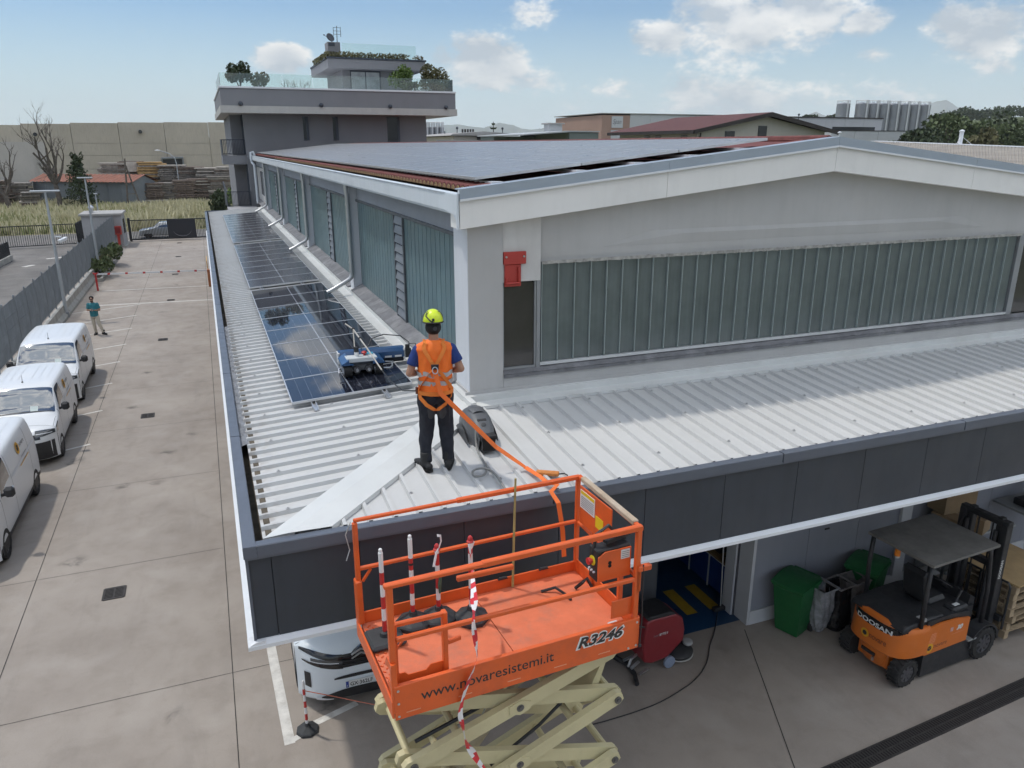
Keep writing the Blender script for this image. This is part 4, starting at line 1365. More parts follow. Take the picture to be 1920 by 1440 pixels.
# ------------------------------------------------------------------ solar modules
def cellmat(name, dust_sheen, rough):
    m = bpy.data.materials.new(name)
    m.use_nodes = True
    g = NT(m.node_tree)
    b = m.node_tree.nodes['Principled BSDF']
    v = g.node('ShaderNodeTexCoord').outputs['Object']
    oi = g.node('ShaderNodeObjectInfo')
    x, y, z = g.sep(v)
    def lines(c, pitch, w):
        t = g.math('ABSOLUTE', g.math('SUBTRACT', g.math('FRACT', g.math('DIVIDE', c, pitch)), 0.5))
        return g.math('GREATER_THAN', t, 0.5 - w / pitch / 2)
    ax = g.math('SUBTRACT', g.math('ABSOLUTE', x), 0.009)
    ly = lines(g.math('ADD', y, 0.546), 0.182, 0.0035)
    lx = lines(ax, 0.1395, 0.0045)
    gap = g.math('LESS_THAN', g.math('ABSOLUTE', x), 0.011)
    edge = g.math('MAXIMUM', g.math('GREATER_THAN', g.math('ABSOLUTE', x), 0.846), g.math('GREATER_THAN', g.math('ABSOLUTE', y), 0.547))
    ln = g.math('MAXIMUM', g.math('MULTIPLY', ly, 0.16), g.math('MULTIPLY', lx, 0.42))
    ln = g.math('MAXIMUM', ln, g.math('MULTIPLY', gap, 0.75))
    ln = g.math('MULTIPLY', ln, g.math('SUBTRACT', 1.0, edge))
    base = g.mix(oi.outputs['Random'], (0.010, 0.012, 0.022), (0.014, 0.016, 0.026))
    c = g.mix(ln, base, (0.30, 0.33, 0.38))
    sv = g.vmath('ADD', v, g.comb(g.math('MULTIPLY', oi.outputs['Random'], 40.0), 0, 0))
    dn = g.noise(sv, 2.5, 6, 0.65, 0.4)
    c = g.mix(g.ramp(dn, 0.2, 0.8, dust_sheen * 0.55, dust_sheen), c, (0.36, 0.36, 0.365))
    g.link(c, b.inputs['Base Color'])
    g.link(g.ramp(dn, 0.3, 0.7, rough, rough * 1.6), b.inputs['Roughness'])
    b.inputs['IOR'].default_value = 1.5
    b.inputs['Specular IOR Level'].default_value = 0.5
    return m
CELL_C = cellmat('solar_cells_wet', 0.02, 0.018)
CELL_D = cellmat('solar_cells_dusty', 0.20, 0.14)
CELL_R = cellmat('solar_cells_roof', 0.70, 0.26)  # pale mix is dust plus a sky sheen painted into the colour
FRAME = mat('module_frame', (0.62, 0.63, 0.65), 0.3, 0.5, var=0.05)
def module_meshes(L, W, cell):
    f = MB()
    t, hgt = 0.014, 0.035
    f.box(-L/2, L/2, -W/2, -W/2 + t, 0, hgt); f.box(-L/2, L/2, W/2 - t, W/2, 0, hgt)
    f.box(-L/2, -L/2 + t, -W/2 + t, W/2 - t, 0, hgt); f.box(L/2 - t, L/2, -W/2 + t, W/2 - t, 0, hgt)
    g_ = MB().box(-L/2 + t, L/2 - t, -W/2 + t, W/2 - t, 0.004, hgt - 0.003)
    return f.mesh('frame', FRAME), g_.mesh('cells', cell)
def add_module(fr, ce, p, slope, label, group, rz=0.0):
    t = bpy.data.objects.new('solar_panel', None)
    COL.objects.link(t)
    t.empty_display_size = .2
    t.location = p
    t.rotation_euler = (0, -math.atan(slope), rz)
    tag(t, label, 'solar panel', group)
    put('frame', fr, t)
    put('cells', ce, t)
    return t
fr1, ce1 = module_meshes(1.722, 1.134, CELL_C)
fr2, ce2 = module_meshes(1.722, 1.134, CELL_D)
_o = ['', 'first', 'second', 'third', 'fourth', 'fifth', 'sixth', 'seventh', 'eighth', 'ninth']
_t = ['tenth', 'eleventh', 'twelfth', 'thirteenth', 'fourteenth', 'fifteenth', 'sixteenth', 'seventeenth', 'eighteenth', 'nineteenth']
NUMW = _o[1:] + _t + ['twentieth'] + ['twenty ' + q for q in _o[1:]] + ['thirtieth'] + ['thirty ' + q for q in _o[1:]] + ['fortieth'] + ['forty ' + q for q in _o[1:]]
pos = ['first', 'second', 'third', 'fourth', 'fifth', 'sixth', 'seventh', 'eighth', 'ninth', 'tenth', 'eleventh']
XC = 1.69
def zpan(x): return zl(x) + 0.075
for k in range(8):
    add_module(fr1, ce1, (XC, 10.435 + .567 + k * 1.143, zpan(XC)), .062, 'clean wet solar panel in the near canopy block, ' + ('under the robot' if k == 0 else '%s from its near end' % pos[k]), 'solar panels on the canopy')
for k in range(8):
    add_module(fr2, ce2, (XC, 20.10 + .567 + k * 1.143, zpan(XC)), .062, 'dusty dark solar panel in the middle canopy block, %s from its near end' % pos[k], 'solar panels on the canopy')
for k in range(11):
    add_module(fr2, ce2, (XC, 30.05 + .567 + k * 1.143, zpan(XC)), .062, 'dusty solar panel in the far canopy block, %s from its near end' % pos[k], 'solar panels on the canopy')
# mounting rails under the canopy blocks
for j, (a, b) in enumerate(((10.10, 19.95), (19.97, 29.7), (29.72, 42.9))):
    for s, xr in enumerate((1.12, 2.12)):
        t = thing('mounting_rail', 'aluminium mounting rail under the %s canopy solar block, %s' % (('near', 'middle', 'far')[j], ('outer', 'wall side')[s]), 'rail', (xr, a, zl(xr) + .045), group='rails under the canopy panels')
        zz = zl(xr) + .043
        f = MB(); f.prism([(xr - .035, zz), (xr + .035, zz), (xr + .035, zz + .03), (xr + .02, zz + .03), (xr + .02, zz + .008), (xr - .02, zz + .008), (xr - .02, zz + .03), (xr - .035, zz + .03)], a, b, 'y')
        f.build('profile', ALU, t)
        MB().box(xr - .055, xr - .036, a + .05, a + .09, zz, zz + .05).build('clamp', ALU, t)
# rooftop array on the warehouse
fr3, ce3 = module_meshes(1.52, 0.99, CELL_R)
k = 0
yy = 9.62 + .5
row = 0
while yy < 49.8:
    for c in range(3):
        xc = 3.27 + .765 + c * 1.53
        if c == 0 and 18.5 < yy < 50 and False:
            continue
        lab = 'grey dusty rooftop solar panel, ' + ['eaves', 'middle', 'ridge'][c] + ' column, ' + NUMW[row] + ' row from the gable'
        add_module(fr3, ce3, (xc, yy, ztop(xc) + 0.055), SL, lab, 'rooftop solar array')
    yy += 1.005
    row += 1
for xr in (3.55, 4.75, 5.62, 6.5, 7.35):
    t = thing('mounting_rail', 'white rail end under the rooftop array near the gable, at %s' % {3.55: 'the eaves', 4.75: 'second place from the eaves', 5.62: 'the middle', 6.5: 'second place from the ridge', 7.35: 'the ridge end'}[xr], 'rail', (xr, 9.5, ztop(xr)), group='rails under the rooftop array')
    MB().box(xr - .10, xr + .06, 9.47, 49, ztop(xr) - .03, ztop(xr) + .005).build('profile', WTRIM, t)

# ------------------------------------------------------------------ fence along the road
GALV = mat('galvanised_steel', (0.24, 0.26, 0.28), 0.5, 0.35, var=0.15, scale=2)
CBLOCK = mat('barrier_concrete', (0.40, 0.39, 0.36), 0.9, var=0.15, scale=2, dirt=(0.2, 0.19, 0.17), dirt_amt=0.6)
XF = -7.22
fe = thing('fence', 'tall grey steel grating fence on concrete blocks along the road', 'fence', (XF, 35, 0))
gr = MB()
for k in range(33):
    gr.box(-.012, .012, k * .06, k * .06 + .004, 0.0, 1.85)
for k in range(5):
    gr.box(-.004, .004, 0, 1.95, .05 + k * .43, .062 + k * .43)
gme = gr.mesh('grating_panel', GALV)
pme_ = MB().box(-.03, .03, -.03, .03, 0.3, 2.72).mesh('post', GALV)
yy = 10.0
while yy < 73.5:
    o = put('grating_panel', gme, fe); o.location = (XF, yy + .03, .76)
    o = put('post', pme_, fe); o.location = (XF, yy, 0)
    yy += 2.0
bme = MB().prism([(-.16, 0), (.22, 0), (.22, .12), (.09, .30), (.07, .62), (-.10, .62), (-.14, .3)], 0, 2.9, 'y').mesh('barrier_block', CBLOCK)
yy = 11.0
n_ = 0
while yy < 56:
    t = put('concrete_barrier', bme); t.location = (XF + .08, yy, 0)
    tag(t, 'grey concrete barrier block under the fence, %s from the near end' % NUMW[n_], 'barrier block', 'concrete blocks under the fence')
    n_ += 1
    yy += 2.98

# ------------------------------------------------------------------ lamp posts and camera
LAMPG = mat('lamp_post_grey', (0.42, 0.45, 0.48), 0.45, 0.3, var=0.08)
def lamp(x, y, h, rz, label, head=1.5):
    t = thing('lamp_post', label, 'lamp post', (x, y, 0), rz, local=True)
    MB().tube([(0, 0, 0), (0, 0, h * .5), (0, 0, h)], [.085, .07, .05], 10).build('pole', LAMPG, t, smooth=True)
    MB().box(-head / 2, head / 2, -.13, .13, h, h + .07, .02).build('lamp_head', LAMPG, t)
    MB().box(-head / 2 + .05, head / 2 - .05, -.10, .10, h - .012, h).build('lens', WTRIM, t)
    MB().cyl((0, 0, 0), (0, 0, .25), .12, n=10).build('base', GALV, t)
    return t
lamp(-7.0, 43.0, 6.1, R(4), 'grey lamp post with flat head and camera by the fence', 1.25)
lamp(-6.95, 57.2, 6.2, R(4), 'grey lamp post behind the planter shrubs near the boom', 0.9)
lamp(-9.3, 82, 3.9, 0, 'short thin lamp post beside the gatehouse roof', .3)
cc = thing('security_camera', 'white security camera on the near fence lamp post', 'security camera', (-6.95, 42.9, 3.95))
MB().bar((-6.9, 42.9, 4.0), (-6.62, 42.75, 3.98), .05, .05).build('bracket', WTRIM, cc)
f = MB(); f.at(-6.5, 42.6, 3.86, R(-30), R(12)); f.box(-.07, .07, -.3, .2, -.06, .06, .02); f.build('housing', WTRIM, cc)
f = MB(); f.at(-6.5, 42.6, 3.94, R(-30), R(12)); f.box(-.085, .085, -.34, .18, -.015, .0); f.build('hood', WTRIM, cc)

# ------------------------------------------------------------------ gate, gatehouse, car behind
BLK = mat('black_painted_steel', (0.03, 0.032, 0.036), 0.5, 0.2, var=0.15)
ga = thing('sliding_gate', 'black barred sliding gate with a solid dark panel closing the drive', 'gate', (-3, 76.7, 0))
MB().box(-6.3, 0.15, 76.65, 76.75, 0.10, .22).box(-6.3, .15, 76.65, 76.75, 1.80, 1.88).build('gate_frame', BLK, ga)
bm_ = MB().box(-.02, .02, -.02, .02, .22, 1.80).mesh('bar', BLK)
xx = -6.2
while xx < .1:
    if not (-3.35 < xx < -.9):
        o = put('bar', bm_, ga); o.location = (xx, 76.7, 0)
    xx += .125
MB().box(-3.32, -.93, 76.60, 76.64, .12, 1.86).build('panel', mat('dark_panel', (0.02, 0.022, 0.03), 0.4, var=0.1), ga)
MB().tube([(-2.1 + .78 * math.cos(a), 76.58, .95 + .62 * math.sin(a)) for a in [math.pi * (1.08 + .84 * i / 14) for i in range(15)]], [.006 + .022 * math.sin(math.pi * i / 14) for i in range(15)], 6).build('smile_emblem', mat('emblem_grey', (0.2, 0.2, 0.22), 0.4, 0.3, var=0), ga)
for xg in (-6.42, .28):
    MB().box(xg - .1, xg + .1, 76.55, 76.85, 0, 2.05).build('gate_post', BLK, ga)
gw = thing('gatehouse', 'small grey flat roofed gatehouse left of the sliding gate', 'gatehouse', (-8.1, 74.5, 0))
MB().box(-9.6, -6.65, 72.85, 76.3, 0, 2.62).build('wall', mat('gatehouse_wall', (0.36, 0.36, 0.37), 0.85, var=0.06, streak=.15), gw)
MB().box(-9.75, -6.5, 72.7, 76.45, 2.62, 2.80, .02).build('roof', CONCP, gw)
MB().box(-6.645, -6.62, 74.0, 75.4, 1.0, 2.2).build('window', WINB, gw)
MB().box(-6.8, -6.45, 72.8, 76.2, 0, .10).build('step', CBLOCK, gw)
f = MB(); f.cyl((-8.9, 74, 2.8), (-8.9, 74, 3.15), .16, n=12); f.lathe([(.22, 0), (.24, .1), (.08, .3)], 12, (-8.9, 74, 3.15)); f.build('roof_vent', ALU, gw, smooth=True)
hb = thing('hose_box', 'red fire hose cabinet on the gatehouse wall', 'hose cabinet', (-7.0, 72.7, 1.2))
MB().box(-7.3, -6.72, 72.55, 72.84, 1.05, 1.75, .02).build('cabinet', REDP, hb)
MB().box(-7.22, -6.80, 72.54, 72.549, 1.15, 1.65).build('door', mat('dark_red', (0.22, .02, .02), .4, var=.1), hb)
MB().box(-7.1, -6.9, 72.6, 72.75, 0, 1.05).build('stand', REDP, hb)

# ------------------------------------------------------------------ boom barrier, planter
bo = thing('boom_barrier', 'red and white boom barrier lowered across the drive', 'boom barrier', (-.15, 49.8, 0))
REDW = mat('signal_red', (0.48, 0.03, 0.03), 0.45, var=0.06)
WHT = mat('signal_white', (0.72, 0.72, 0.72), 0.45, var=0.04)
MB().bar((-6.35, 50.6, .97), (-.25, 49.85, .97), .05, .09).build('boom', WHT, bo)
for k in range(6):
    s = (k + .7) / 6.4
    a_, b_ = Vector((-6.35, 50.6, .97)), Vector((-.25, 49.85, .97))
    MB().bar(a_.lerp(b_, s - .012), a_.lerp(b_, s + .012), .056, .096).build('reflector', REDW, bo)
f = MB(); f.box(-6.45, -6.35, 50.55, 50.65, 0, .97); f.prism([(-6.5, .97), (-6.3, .97), (-6.25, 1.1), (-6.3, 1.05), (-6.5, 1.05), (-6.55, 1.1)], 50.55, 50.65, 'y'); f.build('rest_post', REDW, bo)
MB().box(-.28, .10, 49.6, 50.0, 0, 1.05, .03).build('cabinet', mat('boom_cabinet', (0.36, 0.13, 0.05), .5, var=.1), bo)
MB().box(-.26, -.22, 50.1, 52.5, .9, 1.5).build('sign_strip', mat('amber_strip', (0.55, 0.30, 0.05), .5, var=.1), bo)
pl_ = thing('planter', 'low concrete kerbed planter bed with shrubs beside the fence', 'planter', (-6.8, 60, 0))
f = MB(); f.box(-6.62, -6.48, 54.0, 66, 0, .22); f.box(-7.1, -6.62, 54.0, 54.15, 0, .22)
f.build('kerb', CBLOCK, pl_)
MB().box(-7.1, -6.62, 54.15, 66, 0, .15).build('soil', mat('soil', (0.07, 0.05, 0.035), .95, var=.3), pl_)
bush('planter_shrub', 'leafy shrub at the near end of the planter by the boom', -6.75, 56.0, .15, .9, 1.6, 1.35, LEAF_M, 900, .10, 31)
bush('planter_shrub', 'second leafy shrub in the planter, touching the hose cabinet', -6.7, 61.0, .15, 1.0, 2.2, 1.6, LEAF_M, 1100, .11, 32)
bush('planter_shrub', 'reddish shrub between the two planter shrubs', -6.9, 58.4, .15, .6, 1.2, 1.0, LEAF_O, 500, .09, 33)

# ------------------------------------------------------------------ road side: dark fences
df = thing('bar_fence', 'dark barred fence closing the far end of the road', 'fence', (-13.3, 74.5, 0))
MB().bar((-30, 72.0, 1.80), (-10.6, 75.5, 1.80), .05, .07).bar((-30, 72.0, .15), (-10.6, 75.5, .15), .05, .07).build('rail', BLK, df)
bm2 = MB().box(-.018, .018, -.018, .018, .15, 1.85).mesh('bar', BLK)
for k in range(112):
    o = put('bar', bm2, df); s = k / 111.0; o.location = (-28 + 17.4 * s, 72.36 + 3.14 * s, 0)
df2 = thing('bar_fence', 'short dark barred fence return running back behind the road end', 'fence', (-10.4, 79, 0))
MB().bar((-10.5, 75.6, 1.80), (-10.2, 84, 1.80), .05, .07).bar((-10.5, 75.6, .15), (-10.2, 84, .15), .05, .07).build('rail', BLK, df2)
for k in range(60):
    o = put('bar', bm2, df2); o.location = (-10.5 + .3 * k / 59, 75.6 + 8.4 * k / 59, 0)
lw2 = thing('kerb_wall', 'low dark wall with bars at the left picture edge beside the road', 'wall', (-14.6, 63, 0))
MB().bar((-14.3, 56, .2), (-13.9, 67, .2), .3, .4).build('base', CBLOCK, lw2)
MB().bar((-14.3, 56, 1.35), (-13.9, 67, 1.35), .05, .06).build('rail', BLK, lw2)
for k in range(70):
    o = put('bar', bm2, lw2); o.location = (-14.3 + .4 * k / 69, 56 + 11 * k / 69, -.45)
strip('road_arrow', -11.6, 67, -10.6, 67.6, .35, WLINE, -.006)
strip('road_arrow', -12.4, 63.0, -11.9, 63.8, .4, WLINE, -.006)

# ------------------------------------------------------------------ field: shed, trees, lumber, big precast wall
sh = thing('tin_shed', 'grey tin shed with rusty red corrugated roof in the dry field', 'shed', (-8.9, 121, 0), math.atan2(8.5, -13.4), local=True)
TIN = mat('grey_tin', (0.20, 0.22, 0.24), .6, .2, var=.12, scale=.6, streak=.3)
RUST = mat('rusty_red_tin', (0.22, 0.085, 0.055), .8, var=.25, scale=1.0, dirt=(.14, .09, .06), dirt_amt=.6)
for k in range(8):
    MB().box(k * 2.0 + .01, k * 2.0 + 1.99, -.05 if k % 2 else 0, .03, 0, 3.3).build('wall_sheet', TIN, sh)
MB().box(0, 16, -5, -.06, 0, 3.25).build('wall', TIN, sh)
f = MB(); f.grid(lambda u, v: (-.3 + 16.6 * u, .5 - 3.0 * v, 3.35 + .95 * v + .05 * math.sin(u * 160)), 200, 1); f.grid(lambda u, v: (-.3 + 16.6 * u, -2.5 - 3.0 * v, 4.3 - .95 * v + .05 * math.sin(u * 160)), 200, 1)
f.build('roof', RUST, sh)
MB().prism([(-5.0, 3.25), (.05, 3.25), (-2.5, 4.2)], .01, .1, 'x').build('gable', TIN, sh)
def conifer(x, y, h, r, label, seed):
    rg = random.Random(seed)
    t = thing('conifer', label, 'tree', (x, y, 0))
    MB().tube([(x, y, 0), (x, y, h * .96)], [.03 * h, .01], 6).build('trunk', BARK, t)
    f = MB()
    for k in range(30):
        z_ = h * (.06 + .9 * k / 30)
        rr = r * (1 - (k / 31) ** 1.35) * rg.uniform(.75, 1.1)
        for j in range(6):
            a = rg.uniform(0, 6.28)
            leaves(f, (x + math.cos(a) * rr * .62, y + math.sin(a) * rr * .62, z_ + .2), (rr * .42 + .1, rr * .42 + .1, h * .035), 16, .15, rg)
    leaves(f, (x - .3, y, h * .97), (.22, .2, h * .06), 40, .14, rg)
    leaves(f, (x + .75, y, h * .95), (.25, .2, h * .08), 50, .14, rg)
    f.build('crown', LEAF_D, t)
conifer(-15.3, 119.5, 7.2, 2.7, 'dark green conifer standing in front of the tin shed', 41)
def dead_tree(x, y, h, r, label, seed, forks, depth=4, spread=.42):
    rg = random.Random(seed)
    t = thing('dead_tree', label, 'tree', (x, y, 0))
    f = MB()
    pts = [Vector((x, y, -.2)), Vector((x + .05, y, h * .12)), Vector((x - .1, y, h * .25))]
    f.tube(pts, [r, r * .85, r * .7], 8)
    f.build('trunk', BARKG, t, smooth=True)
    f = MB()
    for (dx, dz, L) in forks:
        branch(f, Vector(pts[-1]), Vector((dx, rg.uniform(-.2, .2), dz)).normalized(), L, r * .6, depth, rg, spread, .66, (2, 3), .10)
    f.build('crown', BARKG, t)
dead_tree(-17.9, 119, 13, .38, 'tall bare tree with forked trunk against the precast wall', 51, ((-.18, 1, 4.6), (.30, 1, 4.4), (.62, .8, 3.2), (-.55, .75, 2.4), (.05, 1, 4.8)), 4, .45)
dead_tree(-23.6, 118, 8, .40, 'broken bare tree leaning by the lumber at the left edge', 52, ((-.8, .7, 3.4), (.8, .75, 3.6), (-.3, .9, 2.6), (.3, .5, 2.5)), 3, .5)
# lumber: stacks of boards on bearers
BOARD = [mat('old_board_grey', (0.21, 0.19, 0.17), .9, var=.35, scale=2), mat('old_board_brown', (0.15, 0.115, 0.095), .9, var=.35, scale=2), mat('fresh_board', (0.42, 0.27, 0.12), .85, var=.2, scale=2), mat('board_pale', (0.42, 0.38, 0.34), .9, var=.25, scale=2)]
def lumber(px, py, Y, w, h, label, m=0, rz=0.0, d=2.4):
    g0 = at(px, py, Y)
    rg = random.Random(int(px * 7 + py))
    t = thing('lumber_stack', label, 'lumber', (g0.x, Y, 0), rz, 'lumber stacks in the field', local=True)
    z_ = 0.0
    while z_ < h:
        th = rg.uniform(.16, .34)
        mm = BOARD[m] if rg.random() < .6 else BOARD[rg.choice((0, 1, 3))]
        a = rg.uniform(-.35, .15)
        b = w + rg.uniform(-.25, .4)
        MB().box(a, b, rg.uniform(-.2, .15), d + rg.uniform(-.2, .2), z_ + .06, z_ + th).build('plank', mm, t)
        for q in (.12, .5, .86):
            MB().box(w * q, w * q + .1, -.05, d, z_, z_ + .062).build('bearer', BOARD[1], t)
        z_ += th
    return t
L_ = [(195, 372, 134, 3.4, 5.6, 'grey lumber stack behind the shed roof, left of the row', 3), (232, 372, 134, 3.2, 5.9, 'board stack with leaning panels behind the shed ridge', 3), (268, 372, 132, 3.6, 5.6, 'lumber stack topped with fresh yellow boards', 2),
      (305, 372, 131, 3.4, 5.2, 'grey lumber stack below the wall opening', 0), (340, 372, 130, 3.4, 4.9, 'grey lumber stack in the middle of the yard', 0), (375, 372, 129, 3.4, 4.8, 'pale lumber stack left of the balcony', 3), (410, 372, 128, 3.4, 5.0, 'tall grey lumber stack under the balcony', 0),
      (278, 385, 123, 2.2, 3.0, 'dark pallet like stack right of the tin shed', 1), (302, 385, 124, 2.6, 2.9, 'stack of thin dark boards beside the shed', 0), (330, 380, 124, 2.8, 3.2, 'brown stack with white sheets on top', 1), (362, 378, 125, 3.0, 3.5, 'reddish brown board stack in front of the row', 1), (396, 372, 125, 3.0, 3.7, 'weathered stack at the right end of the front row', 0),
      (-30, 380, 126, 3.2, 3.4, 'dark lumber stack at the left edge of the field', 1), (10, 380, 127, 3.0, 3.0, 'stack of grey beams left of the bare tree', 0), (40, 384, 121, 2.4, 2.2, 'low grey stack beside the broken tree', 0)]
for i, a in enumerate(L_):
    lumber(*a, rz=R((-6, 3, 5, -4, 7, -2)[i % 6]))
for k in range(6):
    q = at(222 + k * 13, 322, 133.5)
    t = put('crate_panel', MB().box(0, 1.15, 0, .08, 0, 1.5).mesh('crate_panel', BOARD[3 if k % 3 else 1])); t.location = (q.x, q.y, q.z); t.rotation_euler = (R(-14), 0, R(2))
    tag(t, 'upright crate side leaning on top of the board stacks, %s from the left' % pos[k], 'crate side', 'crate sides on the stacks')
af = thing('timber_pole', 'dark A shaped timber pole standing in front of the shed roof', 'pole', (-9.6, 117, 0))
a0 = at(232, 297, 117)
f = MB(); f.cyl((a0.x - .35, 117, 0), (a0.x + .1, 117, a0.z), .13, .10, 8); f.build('pole', BARKG, af)
f = MB(); f.cyl((a0.x + 1.3, 117.3, 0), (a0.x + .1, 117, a0.z - .9), .11, .09, 8); f.bar((a0.x - .2, 117, 2.0), (a0.x + .95, 117.2, 2.0), .1, .1); f.build('strut', BARKG, af)
sl_ = thing('street_lamp', 'thin curved street lamp rising over the lumber stacks', 'street lamp', (-3.4, 128, 0))
q0, q1 = at(330, 300, 128), at(298, 282, 128)
MB().tube([(q0.x, 128, 0), (q0.x, 128, q0.z - .5), (q0.x - .15, 128, q0.z + .3), (q0.x - .8, 128, q0.z + .9), (q1.x, 128, q1.z)], .07, 6).build('pole', LAMPG, sl_)
MB().ball((q1.x - .2, 128, q1.z), (.4, .15, .1), 8, 5).build('lamp_head', WTRIM, sl_)
BIGW = mat('stained_precast', (0.45, 0.41, 0.355), .9, var=.08, scale=.12, dirt=(.30, .27, .235), dirt_amt=.55, streak=.45)
MB_ = None
bw = thing('precast_hall', 'huge stained beige precast hall wall behind the field', 'building', (-14, 170, 0))
MB().box(-78, 26, 171.2, 172.5, 0, 9.8).build('wall_core', CONCP, bw)
xb = -78
while xb < 26:
    s = (xb + 78) / 104
    zt = 10.0 + 2.6 * math.sin(math.pi * .5 * min(1, s * 1.25))
    for (z0, z1) in ((0, 3.9), (3.92, 6.4), (6.42, 8.6), (8.62, zt)):
        MB().box(xb + .03, xb + 8.0, 170 + (.02 if z0 > 8 else 0), 172, z0 + .02, z1).build('wall_panel', BIGW, bw)
    xb += 8.04
a_, b_ = at(305, 297, 169.9), at(343, 312, 169.9)
MB().box(a_.x, b_.x, 169.8, 169.95, b_.z, a_.z, .3).build('opening', WINB, bw)
MB().tube([(a_.x - .15, 169.7, b_.z), (a_.x - .15, 169.7, a_.z), (b_.x + .15, 169.7, a_.z + .1), (b_.x + .15, 169.7, b_.z)], .22, 6).build('opening_frame', TIN, bw)
a_, b_ = at(12, 305, 169.9), at(50, 345, 169.9)
MB().box(a_.x, b_.x, 169.8, 169.95, b_.z, a_.z).build('opening', WINB, bw)
MB().box(at(0, 265, 169.9).x - 20, at(82, 265, 169.9).x, 169.6, 169.9, 1, at(0, 266, 169.9).z).build('pale_patch', mat('pale_render', (.42, .40, .39), .9, var=.08, scale=.15, streak=.2), bw)
for px, py in ((66, 252), (263, 247)):
    q = at(px, py, 169.7); MB().cyl((q.x, 169.4, q.z), (q.x, 170, q.z), .35, n=8).build('vent', WINB, bw)
q = at(80, 330, 169.5); MB().box(q.x - .5, q.x + .3, 169.2, 169.6, 0, at(80, 293, 169.5).z).build('buttress', CONCP, bw)
# grass
GRASS = leafmat('dry_grass', (0.50, 0.46, 0.30), .25)
GRASSG = leafmat('green_grass', (0.25, 0.265, 0.12), .3)
def grass(n, x0, x1, y0, y1, h, m, name, label, seed):
    rg = random.Random(seed)
    V, Fs = [], []
    for _ in range(n):
        y = y0 + (y1 - y0) * rg.random() ** 1.2
        lim = min(x1, .02 * y + 3)
        x = rg.uniform(x0, lim)
        d = mnoise.noise((x * .12, y * .12, seed))
        if d < -.25 and rg.random() < .6:
            continue
        hh = h * rg.uniform(.5, 1.25) * (1 + .5 * d)
        a = rg.uniform(0, 3.14)
        w = .07 + hh * .10
        lx, ly = rg.gauss(0, .22) * hh, rg.gauss(0, .22) * hh
        o = len(V)
        V += [(x - w * math.cos(a), y - w * math.sin(a), 0), (x + w * math.cos(a), y + w * math.sin(a), 0), (x + lx, y + ly, hh)]
        Fs.append((o, o + 1, o + 2))
    o = MB().add(V, Fs).build(name, m, kind='stuff')
    tag(o, label, 'grass')
grass(26000, -60, 6, 86.5, 130, .95, GRASS, 'dry_grass', 'tall straw coloured dry grass across the field', 61)
grass(14000, -60, 8, 86.5, 135, .75, GRASSG, 'green_grass', 'green grass growing through the dry field', 62)
# ------------------------------------------------------------------ road vehicles
PAINTW = mat('white_car_paint', (0.70, 0.715, 0.73), 0.32, var=0.0, coat=0.25, spec=0.5)
PAINTB = mat('ice_white_paint', (0.70, 0.76, 0.80), 0.28, var=0.0, coat=0.4)
PAINTS = mat('silver_paint', (0.34, 0.36, 0.38), 0.28, 0.3, var=0.02, coat=0.8)
BLKPL = mat('black_plastic', (0.022, 0.022, 0.024), 0.55, var=0.15, scale=6)
GLOSSB = mat('gloss_black', (0.010, 0.010, 0.012), 0.12, var=0, coat=0.5)
TYRE = mat('tyre_rubber', (0.022, 0.021, 0.021), 0.85, var=0.2, scale=10, bump=.2)
RIMM = mat('wheel_grey', (0.10, 0.10, 0.11), 0.45, 0.5, var=0.1)
SCREEN = mat('windscreen_glass', (0.012, 0.018, 0.028), 0.03, var=0, spec=1.0, coat=1.0)
SCREEN.node_tree.nodes['Principled BSDF'].inputs['IOR'].default_value = 2.1
LAMPGL = mat('headlamp_glass', (0.06, 0.065, 0.07), 0.08, var=0.2, coat=1.0)
LAMPW = mat('drl_white', (0.75, 0.77, 0.80), 0.2, var=0)
PAPER = mat('paper_sheet', (0.55, 0.62, 0.60), 0.8, var=0.05)
YEL = mat('emblem_yellow', (0.70, 0.36, 0.02), 0.5, var=0.03)
INK = mat('dark_ink', (0.03, 0.028, 0.028), 0.6, var=0)
INKG = mat('grey_ink', (0.20, 0.20, 0.21), 0.6, var=0)
PLATEW = mat('plate_white', (0.68, 0.69, 0.68), 0.5, var=0.03)
PLATEB = mat('plate_blue', (0.02, 0.06, 0.30), 0.4, var=0)
def pchip(xs, ys):
    n = len(xs)
    h = [xs[i + 1] - xs[i] for i in range(n - 1)]
    d = [(ys[i + 1] - ys[i]) / h[i] for i in range(n - 1)]
    m = [d[0]] + [0.0 if d[i - 1] * d[i] <= 0 else 2 * d[i - 1] * d[i] / (d[i - 1] + d[i]) for i in range(1, n - 1)] + [d[-1]]
    def ev(x):
        if x <= xs[0]: return ys[0]
        if x >= xs[-1]: return ys[-1]
        i = 0
        while x > xs[i + 1]:
            i += 1
        t = (x - xs[i]) / h[i]
        return (ys[i] * (1 + 2 * t) * (1 - t) ** 2 + h[i] * m[i] * t * (1 - t) ** 2 + ys[i + 1] * t * t * (3 - 2 * t) + h[i] * m[i + 1] * t * t * (t - 1))
    return ev
